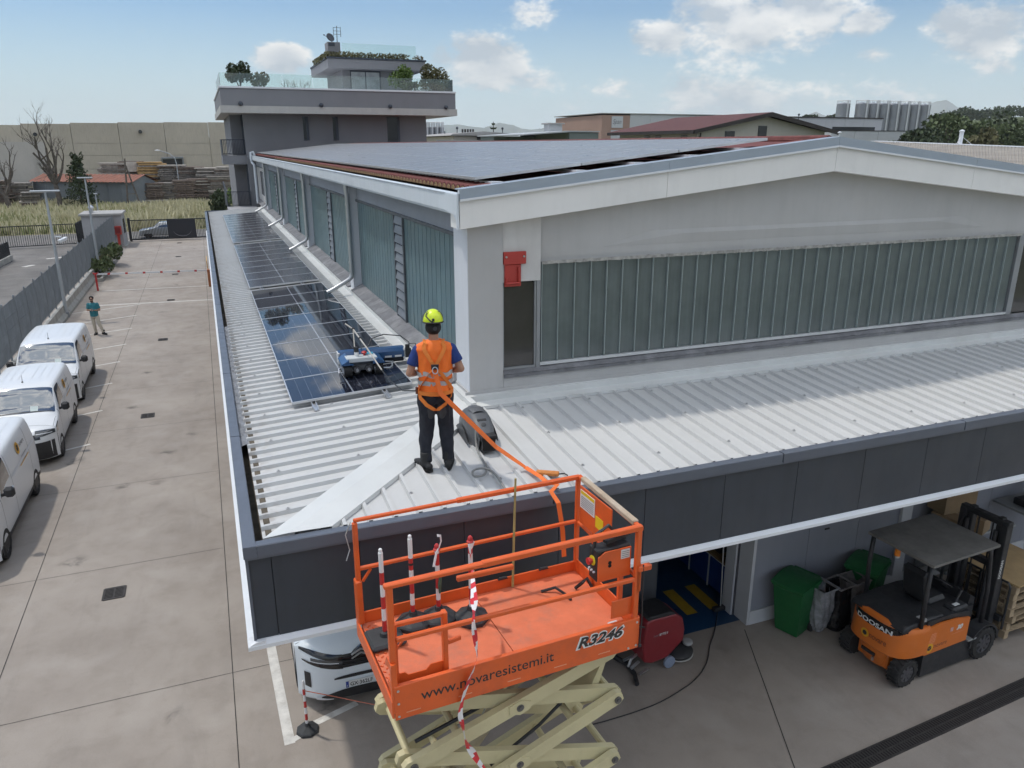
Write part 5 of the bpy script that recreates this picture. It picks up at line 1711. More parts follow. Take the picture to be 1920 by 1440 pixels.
class Body:
    """vehicle skin: a rolled nose shell in front of lofted sections; x runs backwards from the bumper as s, forward is +X"""
    def __init__(s, W, prof, stations):
        s.W = W
        s.ps = pchip([i / (len(prof) - 1) for i in range(len(prof))], [p[0] for p in prof])
        s.pz = pchip([i / (len(prof) - 1) for i in range(len(prof))], [p[1] for p in prof])
        s.S = [a for a, _ in stations]
        s.k = len(stations[0][1])
        s.fy = [pchip(s.S, [sec[j][0] for _, sec in stations]) for j in range(s.k)]
        s.fz = [pchip(s.S, [sec[j][1] for _, sec in stations]) for j in range(s.k)]
    def skin(s, a, v, side):
        i = list(range(s.k))
        ys = [f(a) for f in s.fy]
        zs = [f(a) for f in s.fz]
        return Vector((-a, side * pchip(i, ys)(v), pchip(i, zs)(v)))
    def nose(s, t, yn):
        e = abs(yn) ** 4.5
        a = s.ps(t)
        return Vector((-(a + (s.S[0] - a) * e), yn * s.W, s.pz(t) - .12 * e * t ** 3))
    def mesh_body(s, m, parent):
        f = MB()
        rows = []
        for a, b in zip(s.S[:-1], s.S[1:]):
            n = max(2, int((b - a) / .08))
            rows += [a + (b - a) * i / n for i in range(n)]
        rows.append(s.S[-1])
        vs_ = [i / 3 for i in range((s.k - 1) * 3 + 1)]
        for side in (1, -1):
            V = [tuple(s.skin(a, v, side)) for a in rows for v in vs_]
            nv = len(vs_)
            f.add(V, [((i * nv + j, (i + 1) * nv + j, (i + 1) * nv + j + 1, i * nv + j + 1) if side > 0 else (i * nv + j + 1, (i + 1) * nv + j + 1, (i + 1) * nv + j, i * nv + j)) for i in range(len(rows) - 1) for j in range(nv - 1)])
            end = [tuple(s.skin(s.S[-1], v, side)) for v in vs_]
            f.add(end, [tuple(range(nv))[::(1 if side > 0 else -1)]])
        f.grid(lambda u, w: tuple(s.nose(u, 1 - 2 * w)), 22, 40)
        me = f.mesh('body', m, 'all')
        bm = bmesh.new()
        bm.from_mesh(me)
        bmesh.ops.remove_doubles(bm, verts=bm.verts, dist=.0008)
        bm.to_mesh(me)
        bm.free()
        return put('body', me, parent)
    def screen(s, name, m, parent, a0, a1, v0, off=.005, n=12):
        """windscreen: one pane across both halves"""
        A0 = a0 if callable(a0) else (lambda q: a0)
        def P(u, w):
            side = 1 if w <= .5 else -1
            q = 2 * w if w <= .5 else 2 - 2 * w
            v = v0 + (s.k - 1 - v0) * q
            a = A0(q) + (a1 - A0(q)) * u
            p = s.skin(a, v, side)
            da = s.skin(a - .01, v, side) - s.skin(a + .01, v, side)
            nn = Vector((-da.z, 0, da.x))
            nn = nn if nn.z > 0 else -nn
            nn = (nn.normalized() + Vector((0, side * .25 * (1 - q) ** 2, 0))).normalized()
            return tuple(p + nn * off)
        return MB().grid(P, n, 2 * n, False).build(name, m, parent, smooth='all')
    def patch(s, name, m, parent, a0, a1, v0, v1, side, off=.004, n=10):
        """surface patch; a0, a1 may be functions of the v fraction"""
        A0 = a0 if callable(a0) else (lambda q: a0)
        A1 = a1 if callable(a1) else (lambda q: a1)
        def P(u, w):
            v = v0 + (v1 - v0) * w
            a = A0(w) + (A1(w) - A0(w)) * u
            p = s.skin(a, v, side)
            da = s.skin(a + .01, v, side) - s.skin(a - .01, v, side)
            dv = s.skin(a, min(v + .02, s.k - 1), side) - s.skin(a, max(v - .02, 0), side)
            nn = da.cross(dv) * side
            if nn.length > 1e-9:
                nn.normalize()
            if nn.z < -.3 or nn.dot(Vector((0, side, .6))) < -.2:
                nn = -nn
            return tuple(p + nn * off)
        return MB().grid(P, n, n, side < 0).build(name, m, parent, smooth='all')
    def face(s, name, m, parent, t0, t1, y0, y1, off=.006, n=12):
        T0 = t0 if callable(t0) else (lambda q: t0)
        T1 = t1 if callable(t1) else (lambda q: t1)
        def P(u, w):
            yn = y0 + (y1 - y0) * w
            t = T0(w) + (T1(w) - T0(w)) * u
            p = s.nose(t, yn)
            du = s.nose(min(t + .01, 1), yn) - s.nose(max(t - .01, 0), yn)
            dw = s.nose(t, min(1, yn + .01)) - s.nose(t, max(-1, yn - .01))
            nn = dw.cross(du).normalized()
            if nn.x < 0:
                nn = -nn
            return tuple(p + nn * off)
        return MB().grid(P, n, n, True).build(name, m, parent, smooth='all')
def wheel(parent, x, y, r, w, label=None):
    sgn = 1 if y > 0 else -1
    m0 = Matrix.Translation((x, y, r)) @ Matrix.Rotation(-math.pi / 2 * sgn, 4, 'X')
    f = MB(); f.m = m0
    f.lathe([(r * .62, -w / 2), (r * .92, -w / 2), (r, -w * .36), (r, w * .36), (r * .93, w / 2), (r * .64, w / 2), (r * .62, w * .40)], 28)
    t = f.build('wheel', TYRE, parent, smooth=True)
    f = MB(); f.m = m0
    f.lathe([(r * .63, w * .28), (r * .60, w * .44), (r * .52, w * .38), (r * .2, w * .40), (r * .12, w * .46), (.005, w * .46)], 24)
    for k in range(8):
        a = k * math.pi / 4
        f.bar((r * .15 * math.cos(a), r * .15 * math.sin(a), w * .41), (r * .58 * math.cos(a), r * .58 * math.sin(a), w * .42), .05, .02)
    f.build('rim', RIMM, t, smooth=True)
    return t
def arch(parent, x, side, y, r, ztop=None):
    pts = [(x + r * math.cos(a), r * .86 + r * math.sin(a)) for a in [math.pi * (-.12 + 1.24 * i / 20) for i in range(21)]]
    pts = [(a, max(b, .2)) for a, b in pts]
    y0, y1 = (y - .06, y + .006) if side > 0 else (-y - .006, -y + .06)
    MB().prism(pts, y0, y1, 'y').build('wheel_arch', BLKPL, parent)
def emblem(parent, p, xd, up, r, wordsize=None, word='novare', mat_w=None, gap=.05):
    """round yellow mark with a dark cube inside, and the word beside it"""
    X, Y = Vector(xd).normalized(), Vector(up).normalized()
    N = X.cross(Y)
    p = Vector(p)
    f = MB()
    c = [tuple(p + X * (r * math.cos(a)) + Y * (r * math.sin(a)) + N * .002) for a in [2 * math.pi * i / 24 for i in range(24)]]
    f.add(c, [tuple(range(24))])
    f.build('emblem', YEL, parent)
    f = MB()
    hx = [p + X * (r * .62 * math.cos(a)) + Y * (r * .62 * math.sin(a)) + N * .004 for a in [math.pi / 6 + math.pi / 3 * i for i in range(6)]]
    cc_ = p + N * .004
    sh_ = .9
    for i in (0, 2, 4):
        q = [cc_, hx[i], hx[(i + 1) % 6], hx[(i + 2) % 6]]
        g_ = sum(q, Vector()) / 4
        f.add([tuple(g_ + (v - g_) * sh_) for v in q], [(0, 1, 2, 3)])
    f.build('emblem_cube', INK, parent)
    if wordsize:
        o = p + X * (r + gap) - Y * (wordsize * .3) + N * .002
        lettering(word, wordsize, o, X, Y, mat_w or INK, parent, depth=.001)

def sect(W, zb, belt, wt, zte, zt, hood=False):
    if hood:
        return [(0, zb), (W - .1, zb), (W, zb + .10), (W + .01, .62), (W, belt), (W * .85, zt - .063), (W * .6, zt - .016), (W * .3, zt), (0, zt)]
    return [(0, zb), (W - .1, zb), (W, zb + .10), (W + .01, .66), (W, belt), (wt + .04, zte - .10), (wt - .06, zt - .03), (wt * .5, zt), (0, zt + .012)]
def make_van(label, x, y, rz, big, paper=True, sheet_pos=.3, logo=True, wordpos=0):
    t = thing('delivery_van', label, 'van', (x, y, 0), rz, 'white vans parked along the fence', local=True)
    if big:
        W, L, H, wb, fo, belt = .945, 4.98, 1.91, 3.275, .93, 1.16
        prof = [(.10, .20), (.02, .32), (0, .52), (.02, .70), (.05, .84), (.14, .97), (.27, 1.05), (.42, 1.10)]
        st = [(.42, sect(W, .22, .98, 0, 0, 1.10, True)), (.80, sect(W, .22, 1.06, 0, 0, 1.19, True)), (1.0, sect(W, .22, 1.10, W - .10, 1.30, 1.26)), (1.75, sect(W, .22, 1.16, W - .165, 1.86, 1.85)), (2.1, sect(W, .22, 1.17, W - .15, 1.90, 1.905)), (3.2, sect(W, .22, 1.17, W - .13, 1.91, 1.92)), (4.7, sect(W, .24, 1.17, W - .15, 1.89, 1.89)), (4.92, sect(W - .03, .28, 1.14, W - .22, 1.82, 1.82)), (4.98, sect(W - .10, .34, 1.10, W - .30, 1.74, 1.75))]
        ws0, ws1 = 1.0, 1.72
    else:
        W, L, H, wb, fo, belt = .92, 4.60, 1.83, 2.86, .86, 1.12
        prof = [(.12, .20), (.03, .32), (0, .50), (.0, .68), (.02, .82), (.10, .95), (.24, 1.03), (.42, 1.08)]
        st = [(.42, sect(W, .22, .96, 0, 0, 1.08, True)), (.90, sect(W, .22, 1.02, 0, 0, 1.17, True)), (1.14, sect(W, .22, 1.06, W - .10, 1.25, 1.23)), (1.86, sect(W, .22, 1.12, W - .17, 1.78, 1.77)), (2.2, sect(W, .22, 1.13, W - .15, 1.82, 1.825)), (3.2, sect(W, .22, 1.13, W - .13, 1.83, 1.84)), (4.35, sect(W, .24, 1.13, W - .15, 1.80, 1.81)), (4.55, sect(W - .03, .28, 1.10, W - .22, 1.74, 1.75)), (4.60, sect(W - .10, .34, 1.06, W - .30, 1.66, 1.68))]
        ws0, ws1 = 1.14, 1.83
    B = Body(W, prof, st)
    B.mesh_body(PAINTW, t)
    for s in (1, -1):
        if s > 0:
            B.screen('windscreen', SCREEN, t, lambda w: ws0 - .02 + .06 * (1 - w), ws1 - .02, 5.35)
        B.patch('side_window', SCREEN, t, lambda w: ws0 + .22 + .42 * w, ws0 + 1.12, 4.25, 5.02, s, .004)
        B.patch('headlamp', LAMPGL, t, .43, lambda w: .62 + .22 * w, 3.55, 4.25, s, .006)
        B.patch('sill_trim', BLKPL, t, .45, L - .25, 1.6, 2.35, s, .006)
        B.patch('hood_gap', DARKGAP, t, .445, .455, 4.3, 8.0, s, .002)
        B.patch('hood_gap', DARKGAP, t, .46, ws0 - .12, 4.62, 4.66, s, .002)
        for a in (ws0 + .14, ws0 + 1.22, L - .9 if big else L - 1.2):
            B.patch('door_gap', DARKGAP, t, a, a + .012, 2.4, 5.0, s, .002)
        B.patch('side_rail', WTRIM, t, ws0 + 1.35, L - .35, 4.10, 4.18, s, .006)
        f = MB()
        q = B.skin(ws0 + .30, 4.35, s)
        f.at(q.x, q.y + s * .16, q.z + .05); f.box(-.07, .08, -.10, .10, -.12, .10, .05)
        o = f.build('mirror', BLKPL, t)
        MB().bar((q.x, q.y - s * .02, q.z - .02), (q.x, q.y + s * .10, q.z), .05, .06).build('mirror_arm', BLKPL, t)
        hdl = B.skin(ws0 + 1.08, 3.85, s)
        MB().box(hdl.x - .09, hdl.x + .09, hdl.y - .012, hdl.y + .028, hdl.z - .02, hdl.z + .02, .01).build('door_handle', PAINTW, t)
        for ax in (fo, fo + wb):
            arch(t, -ax, s, W, .37)
            wheel(t, -ax, s * (W - .10), .33, .22)
    B.face('bumper', BLKPL, t, .02, .46, -.93, .93, .008)
    B.face('grille', GLOSSB, t, .55, .68, -.62, .62, .008)
    for s in (1, -1):
        B.face('headlamp', LAMPGL, t, lambda w: .60 + .05 * w, lambda w: .80 + .03 * w, s * .50, s * .965, .009)
        B.face('drl', LAMPW, t, .68, .70, s * .52, s * .90, .012)
    pc = B.nose(.28, 0)
    MB().box(pc.x + .004, pc.x + .02, -.26, .26, pc.z - .055, pc.z + .055).build('number_plate', PLATEW, t)
    q = B.skin(ws1 + .35, 8, 1)
    f = MB(); f.cyl((q.x, 0, q.z), (q.x - .05, 0, q.z + .20), .009, .004, 6); f.cyl((q.x, 0, q.z - .005), (q.x, 0, q.z + .03), .028, .018, 8); f.build('aerial', BLKPL, t)
    for k in range(3):
        for s in (1, -1):
            a = ws1 + .7
            B.patch('roof_bead', PAINTW, t, a, L - .5, 6.55 + k * .5, 6.62 + k * .5, s, .008)
    if paper:
        B.patch('paper_sheet', PAPER, t, lambda w: ws0 + .05, lambda w: ws0 + .19, 7.25 - sheet_pos, 7.7 - sheet_pos, 1, .006, 4)
    for k in (1,):
        B.patch('wiper', BLKPL, t, ws0 + .015, ws0 + .04, 5.6, 8.0, 1, .012); B.patch('wiper', BLKPL, t, ws0 + .015, ws0 + .04, 5.9, 8.0, -1, .012)
    if logo:
        for s in (1, -1):
            a = L - 1.75
            q = B.skin(a, 4.55, s)
            up = (B.skin(a, 4.8, s) - B.skin(a, 4.4, s)).normalized()
            xd = Vector((-s, 0, 0))
            nn = xd.cross(up)
            q = q + nn * .012
            emblem(t, q, xd, up, .14, .16, 'novare', INKG)
            q2 = B.skin(a + (.0 if s > 0 else .75), 4.12, s) + nn * .012
            B.patch('side_stripe', YEL, t, a - .15, a + .75, 4.02, 4.06, s, .010)
            B.patch('side_text_band', INKG, t, a + .1, a + .6, 4.22, 4.24, s, .010)
    return t
make_van('white van at the left picture edge, nearest of the three', -5.52, 16.05, R(-90), True, paper=False)
make_van('compact white van in the middle with black bumper and paper on the dash', -5.27, 21.94, R(-89), False, True, .3)
make_van('white van farthest from the camera, next to the man in turquoise', -5.42, 27.23, R(-89.3), True, True, .25)

# white SUV under the canopy corner
def make_suv():
    t = thing('suv', 'white SUV with split black headlamp strips parked under the canopy corner', 'car', (1.45, 9.84, 0), R(-91), local=True)
    W = .925
    prof = [(.14, .16), (.03, .24), (0, .40), (0, .60), (.01, .80), (.04, .95), (.14, 1.06), (.28, 1.11), (.45, 1.14)]
    st = [(.45, sect(W, .24, 1.02, 0, 0, 1.14, True)), (.9, sect(W, .24, 1.07, 0, 0, 1.18, True)), (1.28, sect(W, .24, 1.09, W - .12, 1.24, 1.22)), (2.0, sect(W, .24, 1.10, W - .22, 1.60, 1.62)), (2.4, sect(W, .24, 1.10, W - .2, 1.66, 1.69)), (3.4, sect(W, .24, 1.10, W - .2, 1.63, 1.66)), (4.2, sect(W - .02, .28, 1.10, W - .26, 1.45, 1.48)), (4.42, sect(W - .08, .34, 1.02, W - .3, 1.16, 1.18)), (4.5, sect(W - .16, .4, .95, W - .4, 1.04, 1.06))]
    B = Body(W, prof, st)
    B.mesh_body(PAINTB, t)
    for s in (1, -1):
        if s > 0:
            B.screen('windscreen', SCREEN, t, 1.28, 1.98, 5.3)
        B.patch('side_window', SCREEN, t, lambda w: 1.5 + .4 * w, 3.7, 4.25, 5.0, s)
        B.patch('sill_cladding', BLKPL, t, .46, 4.3, 1.2, 2.75, s, .010)
        B.patch('hood_crease', PAINTB, t, .46, 1.2, 6.15, 6.22, s, .012)
        q = B.skin(1.62, 4.3, s)
        f = MB(); f.at(q.x, q.y + s * .15, q.z + .03); f.box(-.07, .08, -.11, .11, -.08, .08, .04); f.build('mirror', PAINTB, t)
        for ax in (.90, 3.63):
            arch(t, -ax, s, W, .41)
            wheel(t, -ax, s * (W - .11), .36, .23)
        # upper strip from the badge to the wing, and the lower light unit joining it
        B.face('upper_light_strip', GLOSSB, t, lambda w: .56 + .165 * w ** 1.6, lambda w: .645 + .155 * w ** 1.5, s * .30, s * .935, .010, 14)
        B.face('lower_light_strip', GLOSSB, t, lambda w: .47 + .09 * w ** 1.5, lambda w: .525 + .055 * w ** 1.3, s * .30, s * .90, .012, 14)
        B.face('headlamp', LAMPGL, t, lambda w: .52 + .045 * w, lambda w: .57 + .055 * w, s * .30, s * .78, .009, 10)
        B.face('drl', LAMPW, t, lambda w: .535 + .04 * w, lambda w: .545 + .04 * w, s * .36, s * .80, .013)
        B.face('air_slot', BLKPL, t, .27, .43, s * .80, s * .885, .008, 6)
        B.face('lip_corner', LAMPW, t, lambda w: .06 - .03 * w, lambda w: .13 + .03 * w, s * .48, s * .74, .012, 8)
        B.patch('wing_blade', PAINTB, t, .47, .55, 2.75, 3.3, s, .014)
    B.face('grille', GLOSSB, t, .475, .64, -.31, .31, .008)
    for k in range(3):
        B.face('grille_bar', BLKPL, t, .50 + k * .045, .512 + k * .045, -.30, .30, .016)
    B.face('lower_grille', BLKPL, t, lambda w: .10 + .05 * abs(2 * w - 1) ** 3, lambda w: .255 - .085 * abs(2 * w - 1) ** 3, -.66, .66, .008, 16)
    B.face('bumper_lip', LAMPW, t, .065, .085, -.5, .5, .014)
    B.face('intake_slot', BLKPL, t, lambda w: .365, lambda w: .40 - .02 * abs(2 * w - 1) ** 4, -.45, .45, .008)
    # double chevron badge
    f = MB()
    c = B.nose(.62, 0)
    for k in range(2):
        zz = c.z - .035 + k * .065
        for s in (1, -1):
            f.bar((c.x + .026, 0, zz + .055), (c.x + .018, s * .14, zz - .025), .02, .022)
    f.build('chevron_badge', ALU, t)
    f = MB()
    f.prism([(-.17, c.z - .10), (-.19, c.z - .02), (0, c.z + .13), (.19, c.z - .02), (.17, c.z - .10)], c.x - .03, c.x + .012, 'x')
    f.build('badge_plinth', GLOSSB, t)
    # number plate with its blue ends and characters
    pc = B.nose(.30, 0)
    pl = MB().box(pc.x + .008, pc.x + .022, -.26, .26, pc.z - .055, pc.z + .055, .004).build('number_plate', PLATEW, t)
    for s in (-1, 1):
        MB().box(pc.x + .0225, pc.x + .024, s * .215, s * .257, pc.z - .052, pc.z + .052).build('plate_band', PLATEB, pl)
    lettering('GX\u00b7362LF', .088, (pc.x + .0235, -.195, pc.z - .033), (0, 1, 0), (0, 0, 1), INK, pl, bold=.001, xscale=.93)
    lettering('I', .05, (pc.x + .0245, -.243, pc.z - .04), (0, 1, 0), (0, 0, 1), PLATEW, pl)
make_suv()
def make_far_car():
    t = thing('silver_car', 'silver car parked behind the sliding gate', 'car', (-5.9, 79.6, 0), R(176), local=True)
    W = .88
    prof = [(.12, .2), (.03, .3), (0, .45), (.02, .6), (.08, .72), (.2, .8), (.42, .84)]
    st = [(.42, sect(W, .24, .76, 0, 0, .84, True)), (1.0, sect(W, .24, .86, 0, 0, .93, True)), (1.2, sect(W, .24, .9, W - .14, .98, .97)), (1.9, sect(W, .24, .93, W - .24, 1.42, 1.43)), (2.8, sect(W, .24, .93, W - .24, 1.45, 1.47)), (3.6, sect(W, .24, .93, W - .26, 1.2, 1.2)), (4.2, sect(W - .1, .3, .85, W - .3, .95, .96))]
    B = Body(W, prof, st)
    B.mesh_body(PAINTS, t)
    for s in (1, -1):
        if s > 0:
            B.screen('windscreen', SCREEN, t, 1.22, 1.86, 5.3)
        B.patch('side_window', SCREEN, t, lambda w: 1.4 + .4 * w, lambda w: 3.5 - .35 * w, 4.2, 5.0, s)
        for ax in (.85, 3.4):
            arch(t, -ax, s, W, .36); wheel(t, -ax, s * (W - .1), .31, .2)
make_far_car()
# ------------------------------------------------------------------ people
def fuse(mb, voxel=.012, it=4, fold=0.0, freq=11.0, seed=0):
    """weld overlapping closed volumes into one smooth skin"""
    me = mb.mesh('tmp', None)
    o = bpy.data.objects.new('tmp', me)
    COL.objects.link(o)
    m = o.modifiers.new('r', 'REMESH')
    m.mode = 'VOXEL'
    m.voxel_size = voxel
    s = o.modifiers.new('s', 'SMOOTH')
    s.factor = .5
    s.iterations = it
    dg = bpy.context.evaluated_depsgraph_get()
    out = bpy.data.meshes.new_from_object(o.evaluated_get(dg))
    bpy.data.objects.remove(o)
    if fold > 0:
        nn = [v.normal.copy() for v in out.vertices]
        for v, n in zip(out.vertices, nn):
            p = v.co
            d = mnoise.noise((p.x * freq + seed, p.y * freq, p.z * freq * .55)) + .6 * mnoise.noise((p.x * freq * 2.3, p.y * freq * 2.3 + seed, p.z * freq * 1.1))
            v.co += n * (fold * d)
    for p in out.polygons:
        p.use_smooth = True
    return out
def rings(mb, rs, n=16):
    V = []
    for (x, y, z, rx, ry) in rs:
        for k in range(n):
            a = 2 * math.pi * k / n
            V.append((x + rx * math.cos(a), y + ry * math.sin(a), z))
    Fs = []
    for i in range(len(rs) - 1):
        for k in range(n):
            l = (k + 1) % n
            Fs.append((i * n + k, i * n + l, (i + 1) * n + l, (i + 1) * n + k))
    Fs.append(tuple(range(n - 1, -1, -1)))
    Fs.append(tuple((len(rs) - 1) * n + k for k in range(n)))
    return mb.add(V, Fs)
def limb(mb, pts, rs, n=10):
    mb.tube(pts, rs, n)
    for p, r in zip(pts, rs):
        mb.ball(p, r, 8, 6)
def hand(mb, w, d, side, curl=.5, s=1.0):
    """palm, four bent fingers of different length and a thumb off the side of the palm; d points along the hand"""
    w, d = Vector(w), Vector(d).normalized()
    up = Vector((0, 0, 1))
    u = d.cross(up).normalized() * side          # towards the thumb
    nrm = d.cross(u) * side
    if nrm.z > 0:
        nrm = -nrm
    pc = w + d * .05 * s
    for k in range(4):
        o = (.028 - k * .0187) * s
        mb.tube([w + u * o * .7, w + u * o + d * .088 * s], [.013 * s, .0125 * s], 6)
        L = (.040, .044, .041, .033)[k] * s
        a = w + u * o + d * .088 * s
        b = a + (d * (1 - curl * .35) + nrm * curl * .7).normalized() * L
        c = b + (d * (.35 - curl * .5) + nrm * 1.0).normalized() * L * .75
        e = c + (nrm * .5 - d * .8 * curl).normalized() * L * .55
        mb.tube([a, b, c, e], [.0098 * s, .0092 * s, .0085 * s, .007 * s], 6)
        mb.ball(e, .007 * s, 6, 4)
    a = w + u * .024 * s + d * .022 * s
    b = a + (u * .75 + d * .6 + nrm * .2).normalized() * .042 * s
    c = b + (d * .9 - u * .1 + nrm * .45).normalized() * .032 * s
    mb.tube([a, b, c], [.014 * s, .0112 * s, .009 * s], 6)
    mb.ball(c, .009 * s, 6, 4)
SKIN = mat('skin', (0.36, 0.20, 0.135), .55, var=.08, scale=8)
HAIRM = mat('dark_hair', (0.018, 0.013, 0.010), .7, var=.3, scale=30)
NAVY = mat('navy_workwear', (0.012, 0.014, 0.022), .85, var=.25, scale=8, bump=.15, bscale=90)
PATCHG = mat('grey_reinforcement', (0.045, 0.045, 0.05), .85, var=.15)
BLUET = mat('royal_blue_cotton', (0.012, 0.035, 0.165), .85, var=.15, scale=8)
HIVIS = mat('hi_vis_orange', (0.88, 0.175, 0.018), .7, var=.10, scale=5)
REFL = mat('reflective_silver', (0.42, 0.43, 0.45), .4, .2, var=.12, scale=12)
STRAPO = mat('orange_webbing', (0.72, 0.20, 0.03), .75, var=.10, scale=20)
HELY = mat('helmet_yellow', (0.66, 0.80, 0.02), .32, var=.02, coat=.3)
BOOT = mat('black_boot', (0.018, 0.018, 0.019), .7, var=.2, scale=20)
def figure(t, J, female=False, headlook=(0, 0), beard=False):
    """bare body: one welded skin from head to feet"""
    b = MB()
    rings(b, [(0, .01, J['pel'] - .07, .12, .085), (0, .0, J['pel'] + .02, .150, .10), (0, 0, J['pel'] + .14, .132, .088), (0, 0, J['pel'] + .30, .155, .10), (0, 0, J['sh'] - .06, .165, .098), (0, 0, J['sh'] + .02, .12, .075), (0, .01, J['sh'] + .06, .06, .055)])
    b.tube([(0, .01, J['sh'] + .02), (0, .02, J['sh'] + .13)], [.058, .054], 10)
    hx, hy, hz = J['head']
    b.ball((hx, hy, hz), (.076, .095, .115), 14, 10)
    b.ball((hx, hy + .035, hz - .065), (.052, .055, .055), 10, 8)
    b.tube([(hx, hy + .088, hz + .02), (hx, hy + .108, hz - .022)], [.010, .016], 6)
    b.ball((hx - .077, hy, hz - .005), (.010, .022, .032), 6, 5)
    b.ball((hx + .077, hy, hz - .005), (.010, .022, .032), 6, 5)
    for s in ('L', 'R'):
        sg = -1 if s == 'L' else 1
        sh, el, wr = Vector(J['sh' + s]), Vector(J['el' + s]), Vector(J['wr' + s])
        limb(b, [sh, sh.lerp(el, .5), el], [.052, .046, .040])
        limb(b, [el, el.lerp(wr, .35), wr], [.041, .041, .027])
        hand(b, wr, J['hd' + s], -sg, J.get('curl', .5))
        hp_, kn, an_ = Vector((sg * .092, 0, J['pel'] - .03)), Vector(J['kn' + s]), Vector(J['an' + s])
        limb(b, [hp_, hp_.lerp(kn, .5), kn], [.082, .070, .052])
        limb(b, [kn, kn.lerp(an_, .3), an_], [.052, .053, .036])
        limb(b, [an_, an_.lerp(Vector(J['to' + s]), .35)], [.030, .024])
    o = put('body', fuse(b, .0085, 3), t)
    setmat(o, SKIN)
    # eyes, mouth
    f = MB()
    for sg in (-1, 1):
        f.ball((hx + sg * .030, hy + .083, hz + .012), (.012, .008, .007), 8, 6)
    f.build('eyes', mat('eye_white', (.5, .48, .46), .3, var=0), t)
    f = MB()
    for sg in (-1, 1):
        f.ball((hx + sg * .030, hy + .090, hz + .012), (.006, .004, .006), 8, 6)
    f.build('irises', HAIRM, t)
    MB().tube([(hx - .022, hy + .083, hz - .062), (hx, hy + .090, hz - .060), (hx + .022, hy + .083, hz - .062)], [.003, .005, .003], 5).build('mouth', mat('lip', (.30, .12, .10), .6, var=0), t)
    return o
def trousers(t, J, m, hem=.10, fat=1.0, fold=.007):
    f = MB()
    rings(f, [(0, .0, J['pel'] + .10, .148, .108), (0, 0, J['pel'] + .02, .168, .122), (0, -.008, J['pel'] - .06, .172, .125), (0, -.005, J['pel'] - .13, .150, .10)])
    for s in ('L', 'R'):
        sg = -1 if s == 'L' else 1
        hp_, kn, an_ = Vector((sg * .088, -.005, J['pel'] - .04)), Vector(J['kn' + s]), Vector(J['an' + s])
        an2 = an_.lerp(kn, .02)
        limb(f, [hp_, hp_.lerp(kn, .5), kn], [.098 * fat, .088 * fat, .074 * fat])
        f.tube([kn, kn.lerp(an2, .3), kn.lerp(an2, .75), an2], [.074 * fat, .072 * fat, .062 * fat, .064 * fat], 12)
    o = put('trousers', fuse(f, .012, 3, fold, 9, 3), t)
    setmat(o, m)
    return o
def boots(t, J, m):
    for s in ('L', 'R'):
        an_, to = Vector(J['an' + s]), Vector(J['to' + s])
        d = (to - an_)
        d.z = 0
        d.normalize()
        f = MB()
        z0 = min(to.z, an_.z) - .032
        for k, (q, rx, hh) in enumerate(((-.080, .042, .09), (-.03, .048, .11), (.04, .050, .105), (.10, .054, .085), (.155, .054, .07), (.195, .042, .055))):
            c = an_ + d * q
            f.ball((c.x, c.y, z0 + hh * .5), (rx, rx, hh * .5), 10, 6)
        f.tube([(an_.x - d.x * .01, an_.y - d.y * .01, z0 + .05), (an_.x, an_.y, z0 + .20)], [.056, .058], 10)
        o = put('boot', fuse(f, .009, 3), t)
        setmat(o, m)
        f = MB()
        side = Vector((-d.y, d.x, 0))
        pts = []
        for (q, w) in ((-.115, .026), (-.08, .042), (.0, .046), (.08, .050), (.15, .052), (.205, .036), (.235, .0)):
            pts.append((q, w))
        poly = [tuple((an_ + d * q + side * w)[:2]) for q, w in pts] + [tuple((an_ + d * q - side * w)[:2]) for q, w in reversed(pts[:-1])]
        f.prism(poly, z0 - .012, z0 + .014, 'z')
        f.build('sole', mat('sole_rubber', (.012, .012, .012), .9, var=0), o)
def ribbon(name, pts, w, m, parent, side=None, th=.004):
    """flat strap through points; side gives the across direction per point"""
    pts = [Vector(p) for p in pts]
    V = []
    N = len(pts)
    for i, p in enumerate(pts):
        tg = (pts[min(i + 1, N - 1)] - pts[max(i - 1, 0)]).normalized()
        sd = Vector(side[i]) if side is not None and isinstance(side, list) else (Vector(side) if side is not None else tg.cross(Vector((0, 1, 0))))
        sd = (sd - tg * sd.dot(tg)).normalized()
        nn = tg.cross(sd) * th / 2
        V += [p - sd * w / 2 - nn, p + sd * w / 2 - nn, p + sd * w / 2 + nn, p - sd * w / 2 + nn]
    Fs = [(0, 1, 2, 3), tuple((N - 1) * 4 + k for k in (3, 2, 1, 0))]
    for i in range(N - 1):
        for k in range(4):
            l = (k + 1) % 4
            Fs.append((i * 4 + k, (i + 1) * 4 + k, (i + 1) * 4 + l, i * 4 + l))
    return MB().add(V, Fs).build(name, m, parent)

# the worker on the canopy roof
WZ = zf(7.68) + .004
wk = thing('person', 'worker in orange vest and yellow helmet standing on the canopy roof, seen from behind', 'person', (2.13, 7.70, WZ), R(-14), local=True)
J = dict(pel=.90, sh=1.42, head=(0.0, .045, 1.640), shL=(-.178, 0, 1.375), shR=(.182, 0, 1.385), elL=(-.272, -.045, 1.135), elR=(.285, -.035, 1.165), wrL=(-.15, .19, 1.075), wrR=(.15, .19, 1.085), hdL=(.55, .75, .0), hdR=(-.55, .75, .0),
         knL=(-.105, .03, .49), knR=(.112, .04, .50), anL=(-.135, -.03, .085), anR=(.125, .02, .085), toL=(-.225, .12, .045), toR=(.15, .17, .045), curl=.8)
figure(wk, J)
tr_ = trousers(wk, J, NAVY, fat=1.10, fold=.016)
f = MB()
for sg, kx in ((-1, -.098), (1, .100)):
    f.ball((kx + sg * -.035, -.045, .735), (.062, .062, .135), 12, 8)
fo_ = fuse(f, .012, 2)
o = put('seat_patch', fo_, tr_); setmat(o, PATCHG)
boots(wk, J, BOOT)
